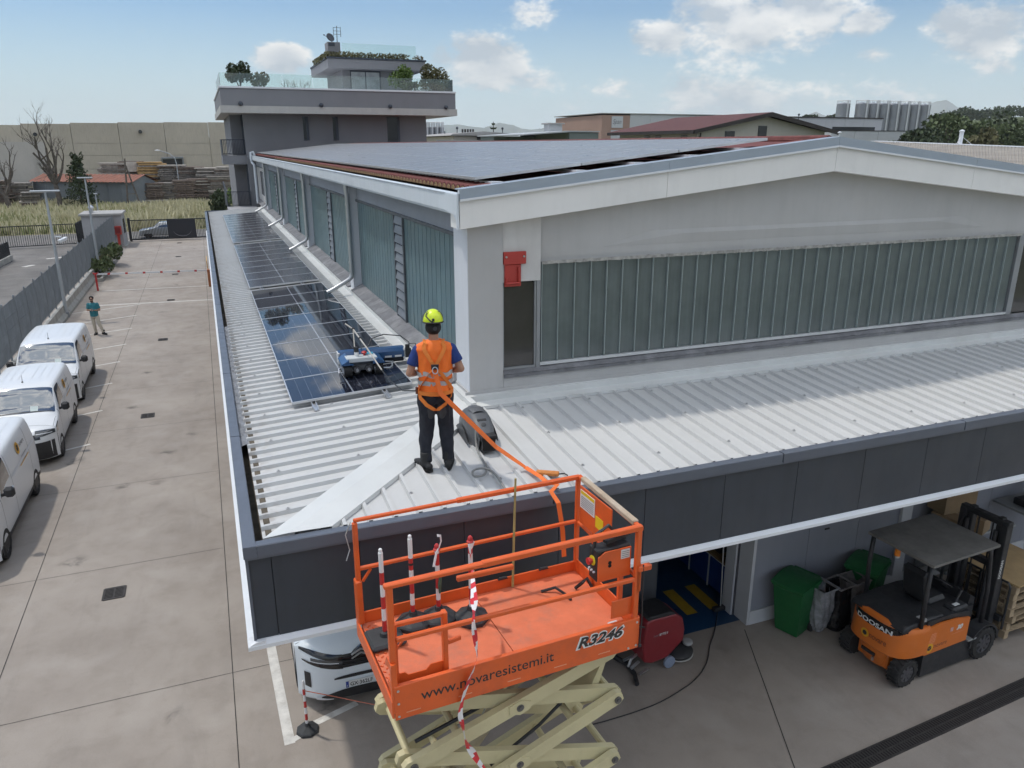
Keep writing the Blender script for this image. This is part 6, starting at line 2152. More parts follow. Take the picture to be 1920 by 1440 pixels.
f = MB()       # blue shirt
rings(f, [(0, 0, .86, .165, .118), (0, 0, 1.05, .160, .11), (0, 0, 1.25, .18, .118), (0, 0, 1.38, .175, .112), (0, 0, 1.445, .12, .085), (0, .01, 1.485, .07, .066)])
for s in ('L', 'R'):
    sh, el = Vector(J['sh' + s]), Vector(J['el' + s])
    f.tube([sh, sh.lerp(el, .35), sh.lerp(el, .66)], [.064, .066, .070], 12)
    f.ball(sh, .062, 10, 8)
o = put('shirt', fuse(f, .012, 3, .005, 10, 1), wk); setmat(o, BLUET)
f = MB()       # orange vest: loose shell cut at the arm holes
rings(f, [(0, -.005, .895, .178, .135), (0, -.01, .93, .186, .145), (0, -.008, 1.05, .180, .138), (0, -.006, 1.18, .192, .138), (0, -.004, 1.30, .204, .136), (0, 0, 1.40, .218, .122), (0, 0, 1.445, .185, .100), (0, .005, 1.492, .082, .080)], 24)
ve = put('vest', fuse(f, .011, 2, .012, 9, 5), wk); setmat(ve, HIVIS)
def vest_r(z):
    R_ = pchip([.895, .93, 1.05, 1.18, 1.30, 1.40, 1.452, 1.492], [.178, .186, .180, .192, .204, .218, .180, .082])
    Q_ = pchip([.895, .93, 1.05, 1.18, 1.30, 1.40, 1.452, 1.492], [.135, .145, .138, .138, .136, .122, .10, .08])
    return R_(z), Q_(z)
def on_vest(a, z, off=.012):
    rx, ry = vest_r(z)
    return Vector(((rx + off) * math.sin(a), -.006 - (ry + off) * math.cos(a), z))     # a = 0 is the middle of the back
for zc in (1.035, 1.135):
    pts = [on_vest(math.pi * 2 * i / 48, zc + .012 * math.sin(i * .9) * (1 if zc > 1.1 else .4), .007) for i in range(49)]
    V, Fs = [], []
    for p in pts:
        V += [p + Vector((0, 0, -.025)), p + Vector((0, 0, .025))]
    MB().add(V, [(2 * i, 2 * i + 2, 2 * i + 3, 2 * i + 1) for i in range(48)]).build('reflective_band', REFL, ve)
# harness
hz = thing('safety_harness', 'orange webbing safety harness worn over the vest, with steel back ring', 'harness', (2.13, 7.70, WZ), R(-14), local=True)
for sg in (-1, 1):
    pts = [on_vest(sg * (.62 - .58 * i / 9), 1.47 - .235 * i / 9, .016) for i in range(10)]
    ribbon('shoulder_strap', [Vector((sg * .098, .0, 1.492))] + pts, .042, STRAPO, hz, (1, 0, .35 * sg))
    pts = [on_vest(sg * (.04 + 1.05 * i / 9), 1.225 - .27 * i / 9, .016) for i in range(10)]
    ribbon('back_strap', pts, .038, STRAPO, hz, (.6, 0, .8))
    # leg loops under the seat
    pts = [(sg * .175, -.03, .925), (sg * .165, -.105, .87), (sg * .10, -.142, .80), (sg * .03, -.130, .745), (sg * .005, -.085, .715)]
    ribbon('leg_strap', pts, .042, STRAPO, hz, [(.6, 0, .8), (.5, 0, .85), (.5, 0, .85), (.6, -.2, .8), (1, 0, .3)])
pts = [on_vest(2 * math.pi * i / 36, .925, .012) for i in range(37)]
ribbon('waist_belt', pts, .045, STRAPO, hz, (0, 0, 1))
dr = on_vest(0, 1.215, .028)
f = MB()
f.box(dr.x - .04, dr.x + .04, dr.y - .008, dr.y + .004, dr.z - .01, dr.z + .045, .003)
f.build('back_plate', BLKPL, hz)
f = MB()
f.tube([(dr.x + .028 * math.cos(a), dr.y - .012 - .012 * (1 - math.sin(a)), dr.z - .015 + .034 * math.sin(a)) for a in [2 * math.pi * i / 16 for i in range(16)]], .0055, 6, closed=True)
f.build('back_ring', ALU, hz)
f = MB()
f.box(-.215, -.19, -.06, .0, .90, .97, .006)
f.build('buckle', mat('brown_buckle', (.12, .045, .03), .5, var=.1), hz)
# helmet
he = thing('helmet', 'fluorescent yellow safety helmet with black trim on the worker', 'helmet', (2.13, 7.70, WZ), R(-14), local=True)
hx, hy, hzz = J['head']
f = MB()
f.grid(lambda u, v: (hx + .108 * math.cos(2 * math.pi * u) * math.cos(v * math.pi / 2 * .98), hy - .004 + .128 * math.sin(2 * math.pi * u) * math.cos(v * math.pi / 2 * .98) * (1 + .05 * math.sin(2 * math.pi * u)), hzz + .035 + .140 * math.sin(v * math.pi / 2 * .98) ** .92 - .012 * (1 - v) * math.sin(2 * math.pi * u)), 32, 12)
f.build('shell', HELY, he, smooth='all')
f = MB()
f.tube([(hx + .109 * math.cos(a), hy - .004 + .130 * math.sin(a), hzz + .036 - .012 * math.sin(a)) for a in [2 * math.pi * i / 32 for i in range(32)]], .008, 6, closed=True)
f.build('rim', BLKPL, he)
f = MB()
f.box(hx - .012, hx + .014, hy - .128, hy - .108, hzz + .062, hzz + .095, .005)
f.build('vent', BLKPL, he)
for sg in (-1, 1):
    ribbon('trim_line', [(hx + sg * .108, hy + .02, hzz + .05), (hx + sg * .102, hy - .02, hzz + .11), (hx + sg * .075, hy - .055, hzz + .15), (hx + sg * .05, hy - .06, hzz + .163)] , .010, BLKPL, he, (0, 1, 0))
ribbon('trim_line', [(hx - .06, hy - .07, hzz + .150), (hx - .075, hy - .085, hzz + .115), (hx - .03, hy - .130, hzz + .07), (hx + .02, hy - .136, hzz + .045)], .012, BLKPL, he, (1, 0, .5))
f = MB()
f.ball((hx, hy - .022, hzz - .022), (.086, .090, .085), 14, 10)
o = f.build('nape_cradle', mat('black_padding', (.010, .010, .011), .8, var=.1), he, smooth='all')
MB().cyl((hx + .018, hy - .107, hzz - .018), (hx + .018, hy - .118, hzz - .018), .022, n=12).build('adjuster', PATCHG, he)
# remote control box in the worker's hands
rc = thing('remote_control', 'grey radio remote control box held in front of the worker', 'remote control', (2.13, 7.70, WZ), R(-14), local=True)
MB().box(-.13, .13, .20, .34, 1.03, 1.10, .012).build('case', mat('remote_grey', (.45, .47, .48), .5, var=.05), rc)
MB().box(.10, .21, .12, .30, .97, 1.035, .01).build('battery', mat('remote_white', (.6, .62, .63), .5, var=.05), rc)
for sx in (-.06, .06):
    MB().cyl((sx, .27, 1.10), (sx, .27, 1.15), .010, n=8).build('joystick', BLKPL, rc)
# lanyard strap from the back ring to the lift rail, with its folded absorber pack
wm = Matrix.Translation((2.13, 7.70, WZ)) @ Matrix.Rotation(R(-14), 4, 'Z')
ring_w = wm @ Vector((dr.x, dr.y - .02, dr.z - .03))
ls = thing('orange_lanyard', 'wide orange safety strap running from the worker to the lift', 'strap', tuple(atz(1000, 884, 4.70)))
g1 = atz(930, 838, zf(7.5) + .28); g2 = atz(985, 876, zf(7.1) + .06)
dh = wm @ Vector((dr.x + .05, dr.y - .04, .95))
pts = [ring_w, dh, dh.lerp(g1, .3), dh.lerp(g1, .62), g1, g1.lerp(g2, .5), g2]
ribbon('webbing', pts, .052, mat('bright_orange_webbing', (.80, .17, .03), .7, var=.06), ls, [(1, 0, .2), (1, .1, .4), (.9, .3, .5), (.7, .5, .8), (.5, .6, .8), (.5, .7, .5), (.5, .8, .2)])
g3 = atz(1010, 886, zf(7.0) + .05); g4 = atz(1038, 888, zf(6.9) + .06)
q = (g4 - g3).normalized()
f = MB(); f.bar(g3 - q * .03, g4 + q * .06, .075, .045, .01); f.build('absorber_pack', mat('tan_orange_pack', (.55, .20, .05), .8, var=.2, scale=20), ls)
f = MB(); f.tube([g4 + q * .06, g4 + q * .12 + Vector((0, 0, .01)), atz(1064, 891, 4.80)], .008, 6); f.build('connector', BLKPL, ls)
h0, h1, h2, h3 = atz(1012, 893, 4.76), atz(1030, 908, 4.73), atz(1047, 909, 4.80), atz(1056, 915, 4.82)
dn = [atz(1056, 915, 4.82) + Vector((.02, -.05, 0)), ]
ribbon('webbing', [g2, h0, h1], .05, MATS['bright_orange_webbing'], ls, [(.6, .6, .2)] * 3)
ribbon('webbing', [atz(1030, 906, 4.74), atz(1045, 909, 4.80), Vector((3.0, 6.52, 4.80)), Vector((3.03, 6.40, 4.72)), Vector((3.05, 6.33, 4.45)), Vector((3.06, 6.30, 4.15))], .05, MATS['bright_orange_webbing'], ls, [(.7, .6, 0), (.8, .5, 0), (1, .2, 0), (1, 0, 0), (1, 0, 0), (1, 0, 0)])

# the man on the drive
pd = thing('person', 'man in turquoise T-shirt and pale trousers looking at his phone on the drive', 'person', (-5.16, 38.36, 0), R(172), local=True)
J = dict(pel=.90, sh=1.41, head=(0, .06, 1.625), shL=(-.18, 0, 1.395), shR=(.18, 0, 1.395), elL=(-.25, -.0, 1.12), elR=(.25, .0, 1.12), wrL=(-.10, .22, 1.15), wrR=(.09, .22, 1.17), hdL=(.5, .7, .35), hdR=(-.5, .7, .35),
         knL=(-.17, .06, .48), knR=(.07, .02, .49), anL=(-.28, .04, .085), anR=(.05, -.02, .085), toL=(-.38, .13, .045), toR=(.06, .13, .045), curl=.7)
figure(pd, J)
CREAMT = mat('cream_cotton', (.50, .45, .37), .9, var=.08, scale=6)
TURQ = mat('turquoise_cotton', (.035, .20, .24), .85, var=.12, scale=6)
trousers(pd, J, CREAMT, fat=.98)
boots(pd, J, BOOT)
f = MB()
rings(f, [(0, 0, .84, .172, .125), (0, .01, 1.0, .170, .128), (0, 0, 1.25, .18, .12), (0, 0, 1.38, .178, .11), (0, 0, 1.44, .12, .082), (0, .01, 1.475, .068, .064)])
for s in ('L', 'R'):
    sh, el = Vector(J['sh' + s]), Vector(J['el' + s])
    f.tube([sh, sh.lerp(el, .4), sh.lerp(el, .72)], [.072, .070, .072], 12); f.ball(sh, .072, 10, 8)
o = put('shirt', fuse(f, .012, 3, .006, 10, 8), pd); setmat(o, TURQ)
hx, hy, hzz = J['head']
f = MB(); rg = random.Random(9)
for k in range(60):
    a = rg.uniform(0, 6.28); e = rg.uniform(.05, 1.5)
    p = (hx + .080 * math.cos(a) * math.cos(e), hy - .012 + .098 * math.sin(a) * math.cos(e), hzz + .025 + .105 * math.sin(e))
    if math.sin(a) * math.cos(e) > .55 and e < .75:
        continue
    f.ball(p, rg.uniform(.022, .034), 6, 4)
o = put('hair', fuse(f, .010, 1), pd); setmat(o, HAIRM)
f = MB(); f.ball((hx, hy + .045, hzz - .085), (.058, .055, .045), 10, 8); o = put('beard', fuse(f, .01, 1), pd); setmat(o, HAIRM)
MB().box(hx - .065, hx + .065, hy + .088, hy + .104, hzz + .0, hzz + .035, .008).build('sunglasses', GLOSSB, pd)
ph = thing('phone', 'dark phone held by the man in turquoise', 'phone', (-5.16, 38.36, 0), R(172), local=True)
f = MB(); f.at(0, .30, 1.20, 0, R(-40)); f.box(-.038, .038, -.078, .078, -.005, .005, .004); f.build('case', GLOSSB, ph)

# ------------------------------------------------------------------ grey hose reel case on the roof
rl = thing('hose_reel', 'grey moulded plastic hose reel case lying on the canopy roof beside the worker', 'hose reel', (2.82, 8.35, zf(8.35)), R(-3), local=True)
CASEG = mat('grey_polyethylene', (.095, .10, .108), .5, var=.10, scale=8, bump=.1, bscale=120)
CASED = mat('dark_polyethylene', (.04, .042, .046), .55, var=.1)
f = MB()
def shell(u, v):
    # u along the case (0 rear, 1 mouth), v round it
    L = .44 - .88 * u
    w = .185 * (math.sin(math.pi * (.10 + .80 * min(u * 1.02, 1))) ** .55)
    hh = .40 * (math.sin(math.pi * (.12 + .72 * u)) ** .75) * (1 - .18 * u)
    a = math.pi * v
    cx = math.cos(a)
    return (w * math.copysign(abs(cx) ** .7, cx), L, max(.012, hh * math.sin(a) ** .62))
f.grid(shell, 26, 22, True)
f.build('case', CASEG, rl, smooth='all')
f = MB(); f.grid(lambda u, v: ((.10 - .03 * abs(2*u-1)) * (2 * v - 1), .16 - .26 * u + .0, shell(.32 + .29 * u, .5)[2] + .018 - .02 * abs(2 * v - 1) ** 3), 8, 8, True)
f.box(-.095, .095, -.09, .15, .30, .36, .03)
f.build('lid', CASEG, rl, smooth=True)
f = MB(); f.at(0, -.235, .300, 0, R(28)); f.box(-.055, .055, -.018, .018, -.01, .012, .004); f.build('slot', BLKPL, rl)
f = MB(); f.at(.0, -.31, .262, 0, R(32)); f.lathe([(.030, -.01), (.030, .012), (.012, .016)], 14); f.build('knob', CASED, rl)
f = MB(); f.prism([(-.085, .01), (.085, .01), (.07, .10), (.095, .20), (-.095, .20), (-.07, .10)], -.53, -.40, 'y'); f.build('mouth', BLKPL, rl)
f = MB(); f.box(-.075, .075, -.535, -.531, .03, .18); f.build('mouth_opening', PIT, rl)
for sg in (-1, 1):
    MB().grid(lambda u, v: (sg * (.186 + .004), .28 - .55 * u, .02 + .16 * v * math.sin(math.pi * (.1 + .8 * u))), 10, 3).build('side_rib', CASED, rl)
hs = thing('grey_hose', 'thin grey hose looping on the roof sheets below the reel case', 'hose', tuple(atz(905, 885, 4.73)))
pp = [atz(893, 800, 5.02), atz(892, 822, 4.90), atz(896, 846, 4.80), atz(908, 868, zf(7.6) + .05), atz(911, 884, zf(7.45) + .045), atz(903, 892, zf(7.4) + .05), atz(889, 892, zf(7.4) + .05), atz(886, 885, zf(7.4) + .05), atz(892, 880, zf(7.45) + .06), atz(905, 878, zf(7.5) + .075), atz(920, 882, zf(7.45) + .05), atz(932, 893, zf(7.3) + .05), atz(943, 910, zf(7.1) + .05), atz(953, 925, 4.72)]
sm = []
for i in range(len(pp) - 1):
    p0, p1, p2, p3 = pp[max(i - 1, 0)], pp[i], pp[i + 1], pp[min(i + 2, len(pp) - 1)]
    for k in range(5):
        t_ = k / 5
        sm.append(.5 * ((2 * p1) + (p2 - p0) * t_ + (2 * p0 - 5 * p1 + 4 * p2 - p3) * t_ ** 2 + (3 * p1 - p0 - 3 * p2 + p3) * t_ ** 3))
MB().tube(sm, .013, 8).build('hose', mat('hose_grey', (.22, .22, .21), .6, var=.1), hs, smooth='all')

# ------------------------------------------------------------------ cleaning robot
rz_ = zpan(1.98) + .036
rob = thing('cleaning_robot', 'blue tracked solar cleaning robot with white control plate on the first panel', 'robot', (1.98, 11.35, rz_), R(-2), local=True)
ROBB = mat('robot_blue', (.015, .075, .20), .4, var=.06, coat=.3)
for tx in (-.235, .235):
    f = MB()
    pr = [(.24 * math.cos(a) if False else (.20 + .085 * math.cos(a) if math.cos(a) > 0 else -.20 + .085 * math.cos(a)), .085 + .085 * math.sin(a)) for a in [2 * math.pi * i / 24 for i in range(24)]]
    f.prism(pr, tx - .06, tx + .06, 'x')
    for k in range(10):
        yy = -.2 + k * .044
        f.box(tx - .062, tx + .062, yy - .008, yy + .008, .165, .178); f.box(tx - .062, tx + .062, yy - .008, yy + .008, -.002, .008)
    for k in range(5):
        a = math.pi * (-.45 + .9 * k / 4)
        for sg in (-1, 1):
            f.at(0, sg * .20, .085, 0, sg * a) if False else None
    trk = f.build('track', TYRE, rob)
    f = MB()
    for yy in (-.2, -.07, .07, .2):
        f.cyl((tx - .064, yy, .085), (tx + .064, yy, .085), .055, n=12)
    f.build('roller', ALU, trk)
    sg = 1 if tx > 0 else -1
    MB().prism([(tx - .09, .185), (tx + .09, .185), (tx + .085 * (1 if sg > 0 else .3), .20), (tx - .02 * sg, .265), (tx - .085, .205)], -.26, .20, 'y').build('fender', ROBB, rob)
MB().box(-.17, .17, -.16, .22, .06, .17, .02).build('chassis', mat('robot_frame', (.16, .165, .17), .45, .5, var=.2, scale=15), rob)
for mx in (-.10, .08):
    MB().cyl((mx, -.24, .10), (mx, -.05, .10), .052, n=14).build('motor', mat('motor_grey', (.12, .12, .125), .4, .6, var=.2, scale=20), rob)
    MB().cyl((mx, -.27, .10), (mx, -.24, .10), .022, n=10).build('motor_shaft', ALU, rob)
for mx in (-.165, .165):
    MB().cyl((mx, -.18, .095), (mx * 1.12, -.18, .095), .035, n=12).build('hub', ALU, rob)
f = MB(); f.at(.0, -.06, .255, 0, R(-4)); f.box(-.24, .22, -.14, .13, -.012, .012, .006); f.box(-.235, .215, -.145, -.135, -.05, .0); pl2 = f.build('control_plate', mat('robot_white', (.58, .61, .62), .45, var=.06), rob)
MB().box(.06, .19, .0, .11, .268, .276).build('touch_panel', mat('cyan_label', (.05, .33, .45), .4, var=.1), pl2)
f = MB(); f.cyl((-.07, -.05, .262), (-.07, -.05, .335), .034, n=14); f.build('antenna_base', WHT, rob)
f = MB(); f.cyl((-.07, -.05, .335), (-.07, -.05, .41), .036, n=14); f.build('antenna_cap', BLKPL, rob)
f = MB(); f.cyl((.05, -.02, .262), (.05, -.02, .295), .018, n=10); f.lathe([(.012, 0), (.042, .01), (.042, .025), (.02, .04)], 14, (.05, -.02, .29)); f.build('stop_button', REDW, rob, smooth=True)
for ax in (-.09, .03):
    MB().cyl((ax, .06, .26), (ax - .01, .06, .58 if ax < 0 else .46), .004, .003, 5).build('whip_aerial', BLKPL, rob)
# brush in front, longer towards the wall side
f = MB(); f.prism([(.30, .10), (.30, .20), (.34, .25), (.46, .25), (.50, .20), (.50, .14), (.44, .19), (.36, .19)], -.30, .74, 'x'); f.build('brush_cover', ROBB, rob)
MB().cyl((-.29, .41, .085), (.73, .41, .085), .082, n=18).build('brush', mat('brush_fibre', (.03, .032, .04), .9, var=.3, scale=40, bump=.5), rob)
for bx in (-.31, .72):
    MB().box(bx, bx + .03, .30, .50, .06, .24, .008).build('end_bracket', WHT, rob)
for bx in (.42, .58):
    MB().box(bx, bx + .11, .297, .303, .105, .135).build('label', WHT, rob)
f = MB(); f.cyl((.75, .40, .13), (.86, .40, .13), .075, n=14); f.cyl((.80, .38, .17), (.80, .38, .27), .035, n=10); f.build('brush_motor', mat('motor_black', (.035, .035, .037), .45, .4, var=.2, scale=20), rob, smooth=True)
f = MB(); f.tube([(.30, -.20, .09), (.40, -.22, .09), (.45, -.16, .10), (.46, -.08, .14), (.36, -.07, .15)], .011, 6); f.tube([(-.30, -.16, .06), (-.36, -.16, .05), (-.35, -.05, .09), (-.28, -.02, .10)], .010, 6); f.build('handle', ALU, rob, smooth=True)
f = MB(); f.tube([(.1, .20, .25), (.25, .45, .40), (.45, .50, .44), (.72, .48, .40), (.84, .42, .30), (.84, .40, .18)], .008, 6); f.tube([(.84, .40, .28), (.92, .30, .30), (.96, .32, .10), (.90, .38, .05)], .007, 6); f.build('cable', BLKPL, rob)
rp = thing('water_lance', 'thin pale water lance rising from the robot towards the worker', 'lance', (2.1, 11.6, rz_))
hip = wm @ Vector((-.21, -.03, .93))
a0 = Vector((1.98, 11.9, rz_ + .55)); a1 = Vector((2.06, 10.2, rz_ + .33))
f = MB(); f.cyl((1.93, 11.55, rz_ + .25), a0, .010, n=6); f.tube([a0 + Vector((-.10, .12, .07)), a0, Vector((2.02, 11.0, rz_ + .45)), a1], [.013, .013, .012, .010], 8); f.build('pole', mat('pale_pole', (.45, .42, .38), .5, .2, var=.1), rp)
f = MB(); f.tube([a1, a1.lerp(hip, .3) + Vector((0, 0, -.08)), a1.lerp(hip, .65) + Vector((0, 0, -.10)), hip], .008, 6); f.build('hose', BLKPL, rp)
f = MB(); f.ball(a0, .03, 8, 6); f.ball(Vector((2.0, 11.45, rz_ + .50)), .028, 8, 6); f.build('joint', BLKPL, rp)
# ------------------------------------------------------------------ scissor lift
def fit_text(body, width, origin, xdir, ydir, material, parent, height=None, bold=0.0, shear=0.0, name='lettering', depth=.0012, lift=0.0):
    """text scaled so that it spans a given width (and height)"""
    me = text_mesh(body, 1.0, 0.0, shear, bold)
    xs = [v.co.x for v in me.vertices]
    ys = [v.co.y for v in me.vertices]
    sx = width / (max(xs) - min(xs))
    sy = sx if height is None else height / (max(ys) - min(ys))
    x0, y0 = min(xs), (0.0 if height is None else min(ys))
    X, Y = Vector(xdir).normalized(), Vector(ydir).normalized()
    Z = X.cross(Y)
    for v in me.vertices:
        v.co = Vector(origin) + X * ((v.co.x - x0) * sx) + Y * ((v.co.y - y0) * sy) + Z * lift
    me.materials.clear()
    me.materials.append(material)
    return put(name, me, parent)
ORG = mat('lift_orange', (0.70, 0.115, 0.022), .45, var=.08, scale=4, dirt=(.34, .085, .045), dirt_amt=.5, coat=.05)
ORGD = mat('worn_orange_deck', (0.66, 0.165, 0.075), .6, var=.10, scale=5, dirt=(.38, .17, .12), dirt_amt=.7, bump=.25, bscale=180)
CREAMP = mat('lift_cream', (0.56, 0.50, 0.30), .45, var=.05, scale=2, dirt=(.30, .25, .16), dirt_amt=.5)
LX, LY = 2.074, 5.63
li = thing('scissor_lift', 'orange scissor lift platform with cream scissor arms raised to the canopy edge', 'scissor lift', (LX, LY, 0), R(2.8), local=True)
ZD = 3.99
zt = 5.04
def tube_rail(name, a, b, w=.042, h=.042, m=None, par=None):
    return MB().bar(a, b, w, h, .008).build(name, m or ORG, par or li)
# deck in two plates with a seam, ribbed entry strip at the left
MB().box(-.005, 1.12, -.57, .57, ZD - .05, ZD).build('deck_plate', ORGD, li)
MB().box(-1.12, -.012, -.57, .57, ZD - .05, ZD - .004).build('deck_plate', ORGD, li)
f = MB()
for i in range(13):
    for j in range(3):
        f.at(-1.105 + j * .035, -.5 + i * .08 + (.04 if j % 2 else 0), ZD, R(45 if j % 2 else -45)); f.box(-.014, .014, -.005, .005, -.004, .004)
f.build('tread_studs', ORG, li)
# side plates
MB().box(-1.14, 1.13, -.612, -.594, 3.845, 4.16, .004).build('side_plate', ORG, li)
MB().box(-1.14, 1.14, -.594, -.571, 4.135, 4.155).build('side_flange', ORG, li)
MB().box(-1.10, 1.14, .575, .593, 3.87, 4.10, .004).build('side_plate', ORG, li)
MB().box(-1.16, -1.142, -.60, .60, 3.86, 4.02, .004).build('end_plate', ORG, li)
MB().box(1.125, 1.14, -.59, .59, 3.86, 4.13, .004).build('end_plate', ORG, li)
MB().prism([(-.59, 4.0), (-.45, 4.0), (-.42, 4.12), (-.59, 4.12)], -1.139, -1.128, 'x').build('toe_plate', ORG, li)
f = MB()
for k in range(10):
    if k % 2 == 0:
        f.box(-1.05 + k * .22, -.93 + k * .22, -.6135, -.611, 3.895, 3.903)
f.build('weld_seam', mat('pale_orange_scratch', (.70, .30, .18), .6, var=.1), li)
f = MB()
for (px_, pz_) in ((-1.11, 3.88), (-1.11, 4.12), (1.10, 3.88), (1.10, 4.12), (1.02, 3.87), (-1.11, 4.0)):
    f.cyl((px_, -.618, pz_), (px_, -.611, pz_), .011, n=8)
f.build('bolts', ALU, li)
# rails and posts: far side
tube_rail('top_rail', (-1.13, .58, zt), (-.12, .58, zt), .034, .034)
tube_rail('top_rail', (-.16, .58, zt), (1.15, .58, zt), .045, .045)
tube_rail('mid_rail', (-1.12, .58, 4.555), (1.15, .58, 4.555), .036, .036)
for (x_, zb_) in ((-1.12, 4.0), (1.135, 3.9), (.62, 4.1)):
    if x_ < .5 or x_ > 1:
        MB().bar((x_, .58, zb_), (x_, .58, zt - .02), .045, .045, .008).build('post', ORG, li)
MB().bar((-1.125, .58, 4.0), (-1.125, .58, 4.45), .06, .10, .01).build('post_sleeve', ORG, li)
MB().prism([(-.63, 4.38), (-.50, 4.38), (-.45, 4.30), (-.45, 4.27), (-.63, 4.34)], -1.16, -1.12, 'x').build('gate_bracket', ORG, li)
f = MB(); f.bar((-1.08, .58, 4.42), (-1.0, .58, 4.53), .02, .02); f.build('brace', ORG, li)
# near side: thin sliding rail inside the thick one
tube_rail('top_rail', (-1.17, -.58, zt + .01), (-.34, -.58, zt + .01), .055, .038)
tube_rail('top_rail', (-.38, -.58, zt + .01), (1.12, -.58, zt + .01), .05, .052)
tube_rail('mid_rail', (-1.10, -.58, 4.565), (1.10, -.58, 4.548), .036, .042)
for x_ in (-1.13, 1.09):
    MB().bar((x_, -.58, 3.9), (x_, -.58, zt), .05, .05, .008).build('post', ORG, li)
MB().bar((1.10, -.575, 4.42), (1.10, -.575, 4.7), .06, .06, .01).build('post_sleeve', ORG, li)
tube_rail('loose_rail', (-.55, -.47, 4.90), (-.05, -.46, 4.885), .04, .045)
# folding inner gate at the near left
tube_rail('gate_rail', (-1.10, -.50, 4.645), (-.66, -.50, 4.635), .036, .04)
MB().bar((-.675, -.50, 4.02), (-.675, -.50, 4.66), .04, .06, .006).build('gate_post', ORG, li)
MB().bar((-1.09, -.50, 4.02), (-1.09, -.50, 4.66), .04, .05, .006).build('gate_post', ORG, li)
f = MB(); f.prism([(-1.08, 3.995), (-.69, 3.995), (-.69, 4.20), (-.80, 4.20), (-.84, 4.16), (-.99, 4.16), (-1.02, 4.19), (-1.08, 4.19)], -.505, -.495, 'y'); f.build('gate_toe_plate', ORG, li)
tube_rail('gate_stub', (-.67, -.49, 4.35), (-.53, -.48, 4.36), .03, .045)
f = MB(); f.bar((-1.07, -.49, 4.42), (-.98, -.49, 4.52), .014, .014); f.build('brace', ORG, li)
# right end
CARD = mat('wrapped_cardboard', (.42, .33, .24), .8, var=.15, scale=6, dirt=(.55, .50, .44), dirt_amt=.6)
f = MB(); f.bar((1.145, .50, zt + .012), (1.11, -.50, zt + .014), .058, .05, .008); f.build('padded_top_rail', CARD, li)
tube_rail('top_rail', (1.15, .59, zt), (1.105, -.60, zt), .044, .044)
tube_rail('mid_rail', (1.14, .58, 4.55), (1.11, -.58, 4.55), .036, .036)
MB().box(1.10, 1.112, -.12, .48, 4.60, 5.005, .01).build('document_panel', ORG, li)
MB().box(1.096, 1.0995, .18, .46, 4.78, 4.97).build('sticker', PLATEW, li)
f = MB(); f.box(1.095, 1.0955, .19, .45, 4.93, 4.965); f.box(1.0965, 1.0995, .02, .16, 4.70, 4.82); f.build('sticker', mat('warning_yellow', (.75, .55, .02), .5, var=.05), li)
f = MB()
for k in range(6):
    f.box(1.0945, 1.0952, .20, .44, 4.80 + k * .02, 4.807 + k * .02)
f.build('sticker_print', INKG, li)
MB().bar((1.13, .22, 4.0), (1.13, .22, 4.6), .04, .04, .006).build('post', ORG, li)
MB().bar((1.12, -.28, 4.0), (1.12, -.28, 4.56), .045, .045, .006).build('post', ORG, li)
f = MB(); f.box(.86, 1.10, -.56, -.545, 4.18, 4.36, .006); f.build('toe_plate', ORG, li)
tube_rail('stub_rail', (1.08, -.60, 4.66), (1.22, -.60, 4.655), .05, .055)
# control box
cb = MB().box(.73, 1.07, -.50, -.36, 4.55, 4.86, .01).build('control_box', BLKPL, li)
MB().prism([(.735, 4.56), (1.065, 4.56), (1.065, 4.84), (.80, 4.84), (.735, 4.80)], -.515, -.502, 'y').build('control_plate', ORG, cb)
MB().box(.96, 1.05, -.5175, -.5155, 4.74, 4.83).build('sticker', PLATEW, cb)
f = MB()
for k in range(4):
    f.box(.967, 1.043, -.519, -.5176, 4.752 + k * .018, 4.757 + k * .018)
f.build('sticker_print', INKG, cb)
f = MB(); f.cyl((.85, -.5165, 4.73), (.85, -.5155, 4.73), .018, n=10); f.cyl((.85, -.5165, 4.70), (.85, -.5155, 4.70), .018, n=10); f.build('slot', PIT, cb)
f = MB(); f.tube([(.73, -.42, 4.80), (.76, -.42, 4.98), (.88, -.42, 5.04), (1.0, -.42, 4.90), (1.06, -.42, 4.88)], .016, 8); f.bar((.84, -.44, 4.90), (1.10, -.40, 4.92), .06, .03); f.build('guard_bar', BLKPL, cb)
f = MB(); f.cyl((.70, -.43, 4.74), (.73, -.43, 4.74), .018, n=10); f.cyl((.675, -.43, 4.74), (.70, -.43, 4.74), .032, .032, 12); f.build('stop_button', REDW, cb)
f = MB(); f.cyl((.72, -.43, 4.74), (.728, -.43, 4.74), .045, n=14); f.build('button_ring', mat('warning_yellow2', (.75, .6, .03), .5, var=0), cb)
f = MB()
for k in range(3):
    f.cyl((.715, -.46 + k * .04, 4.64), (.73, -.46 + k * .04, 4.64), .010, n=8)
f.build('indicator', LAMPW, cb)
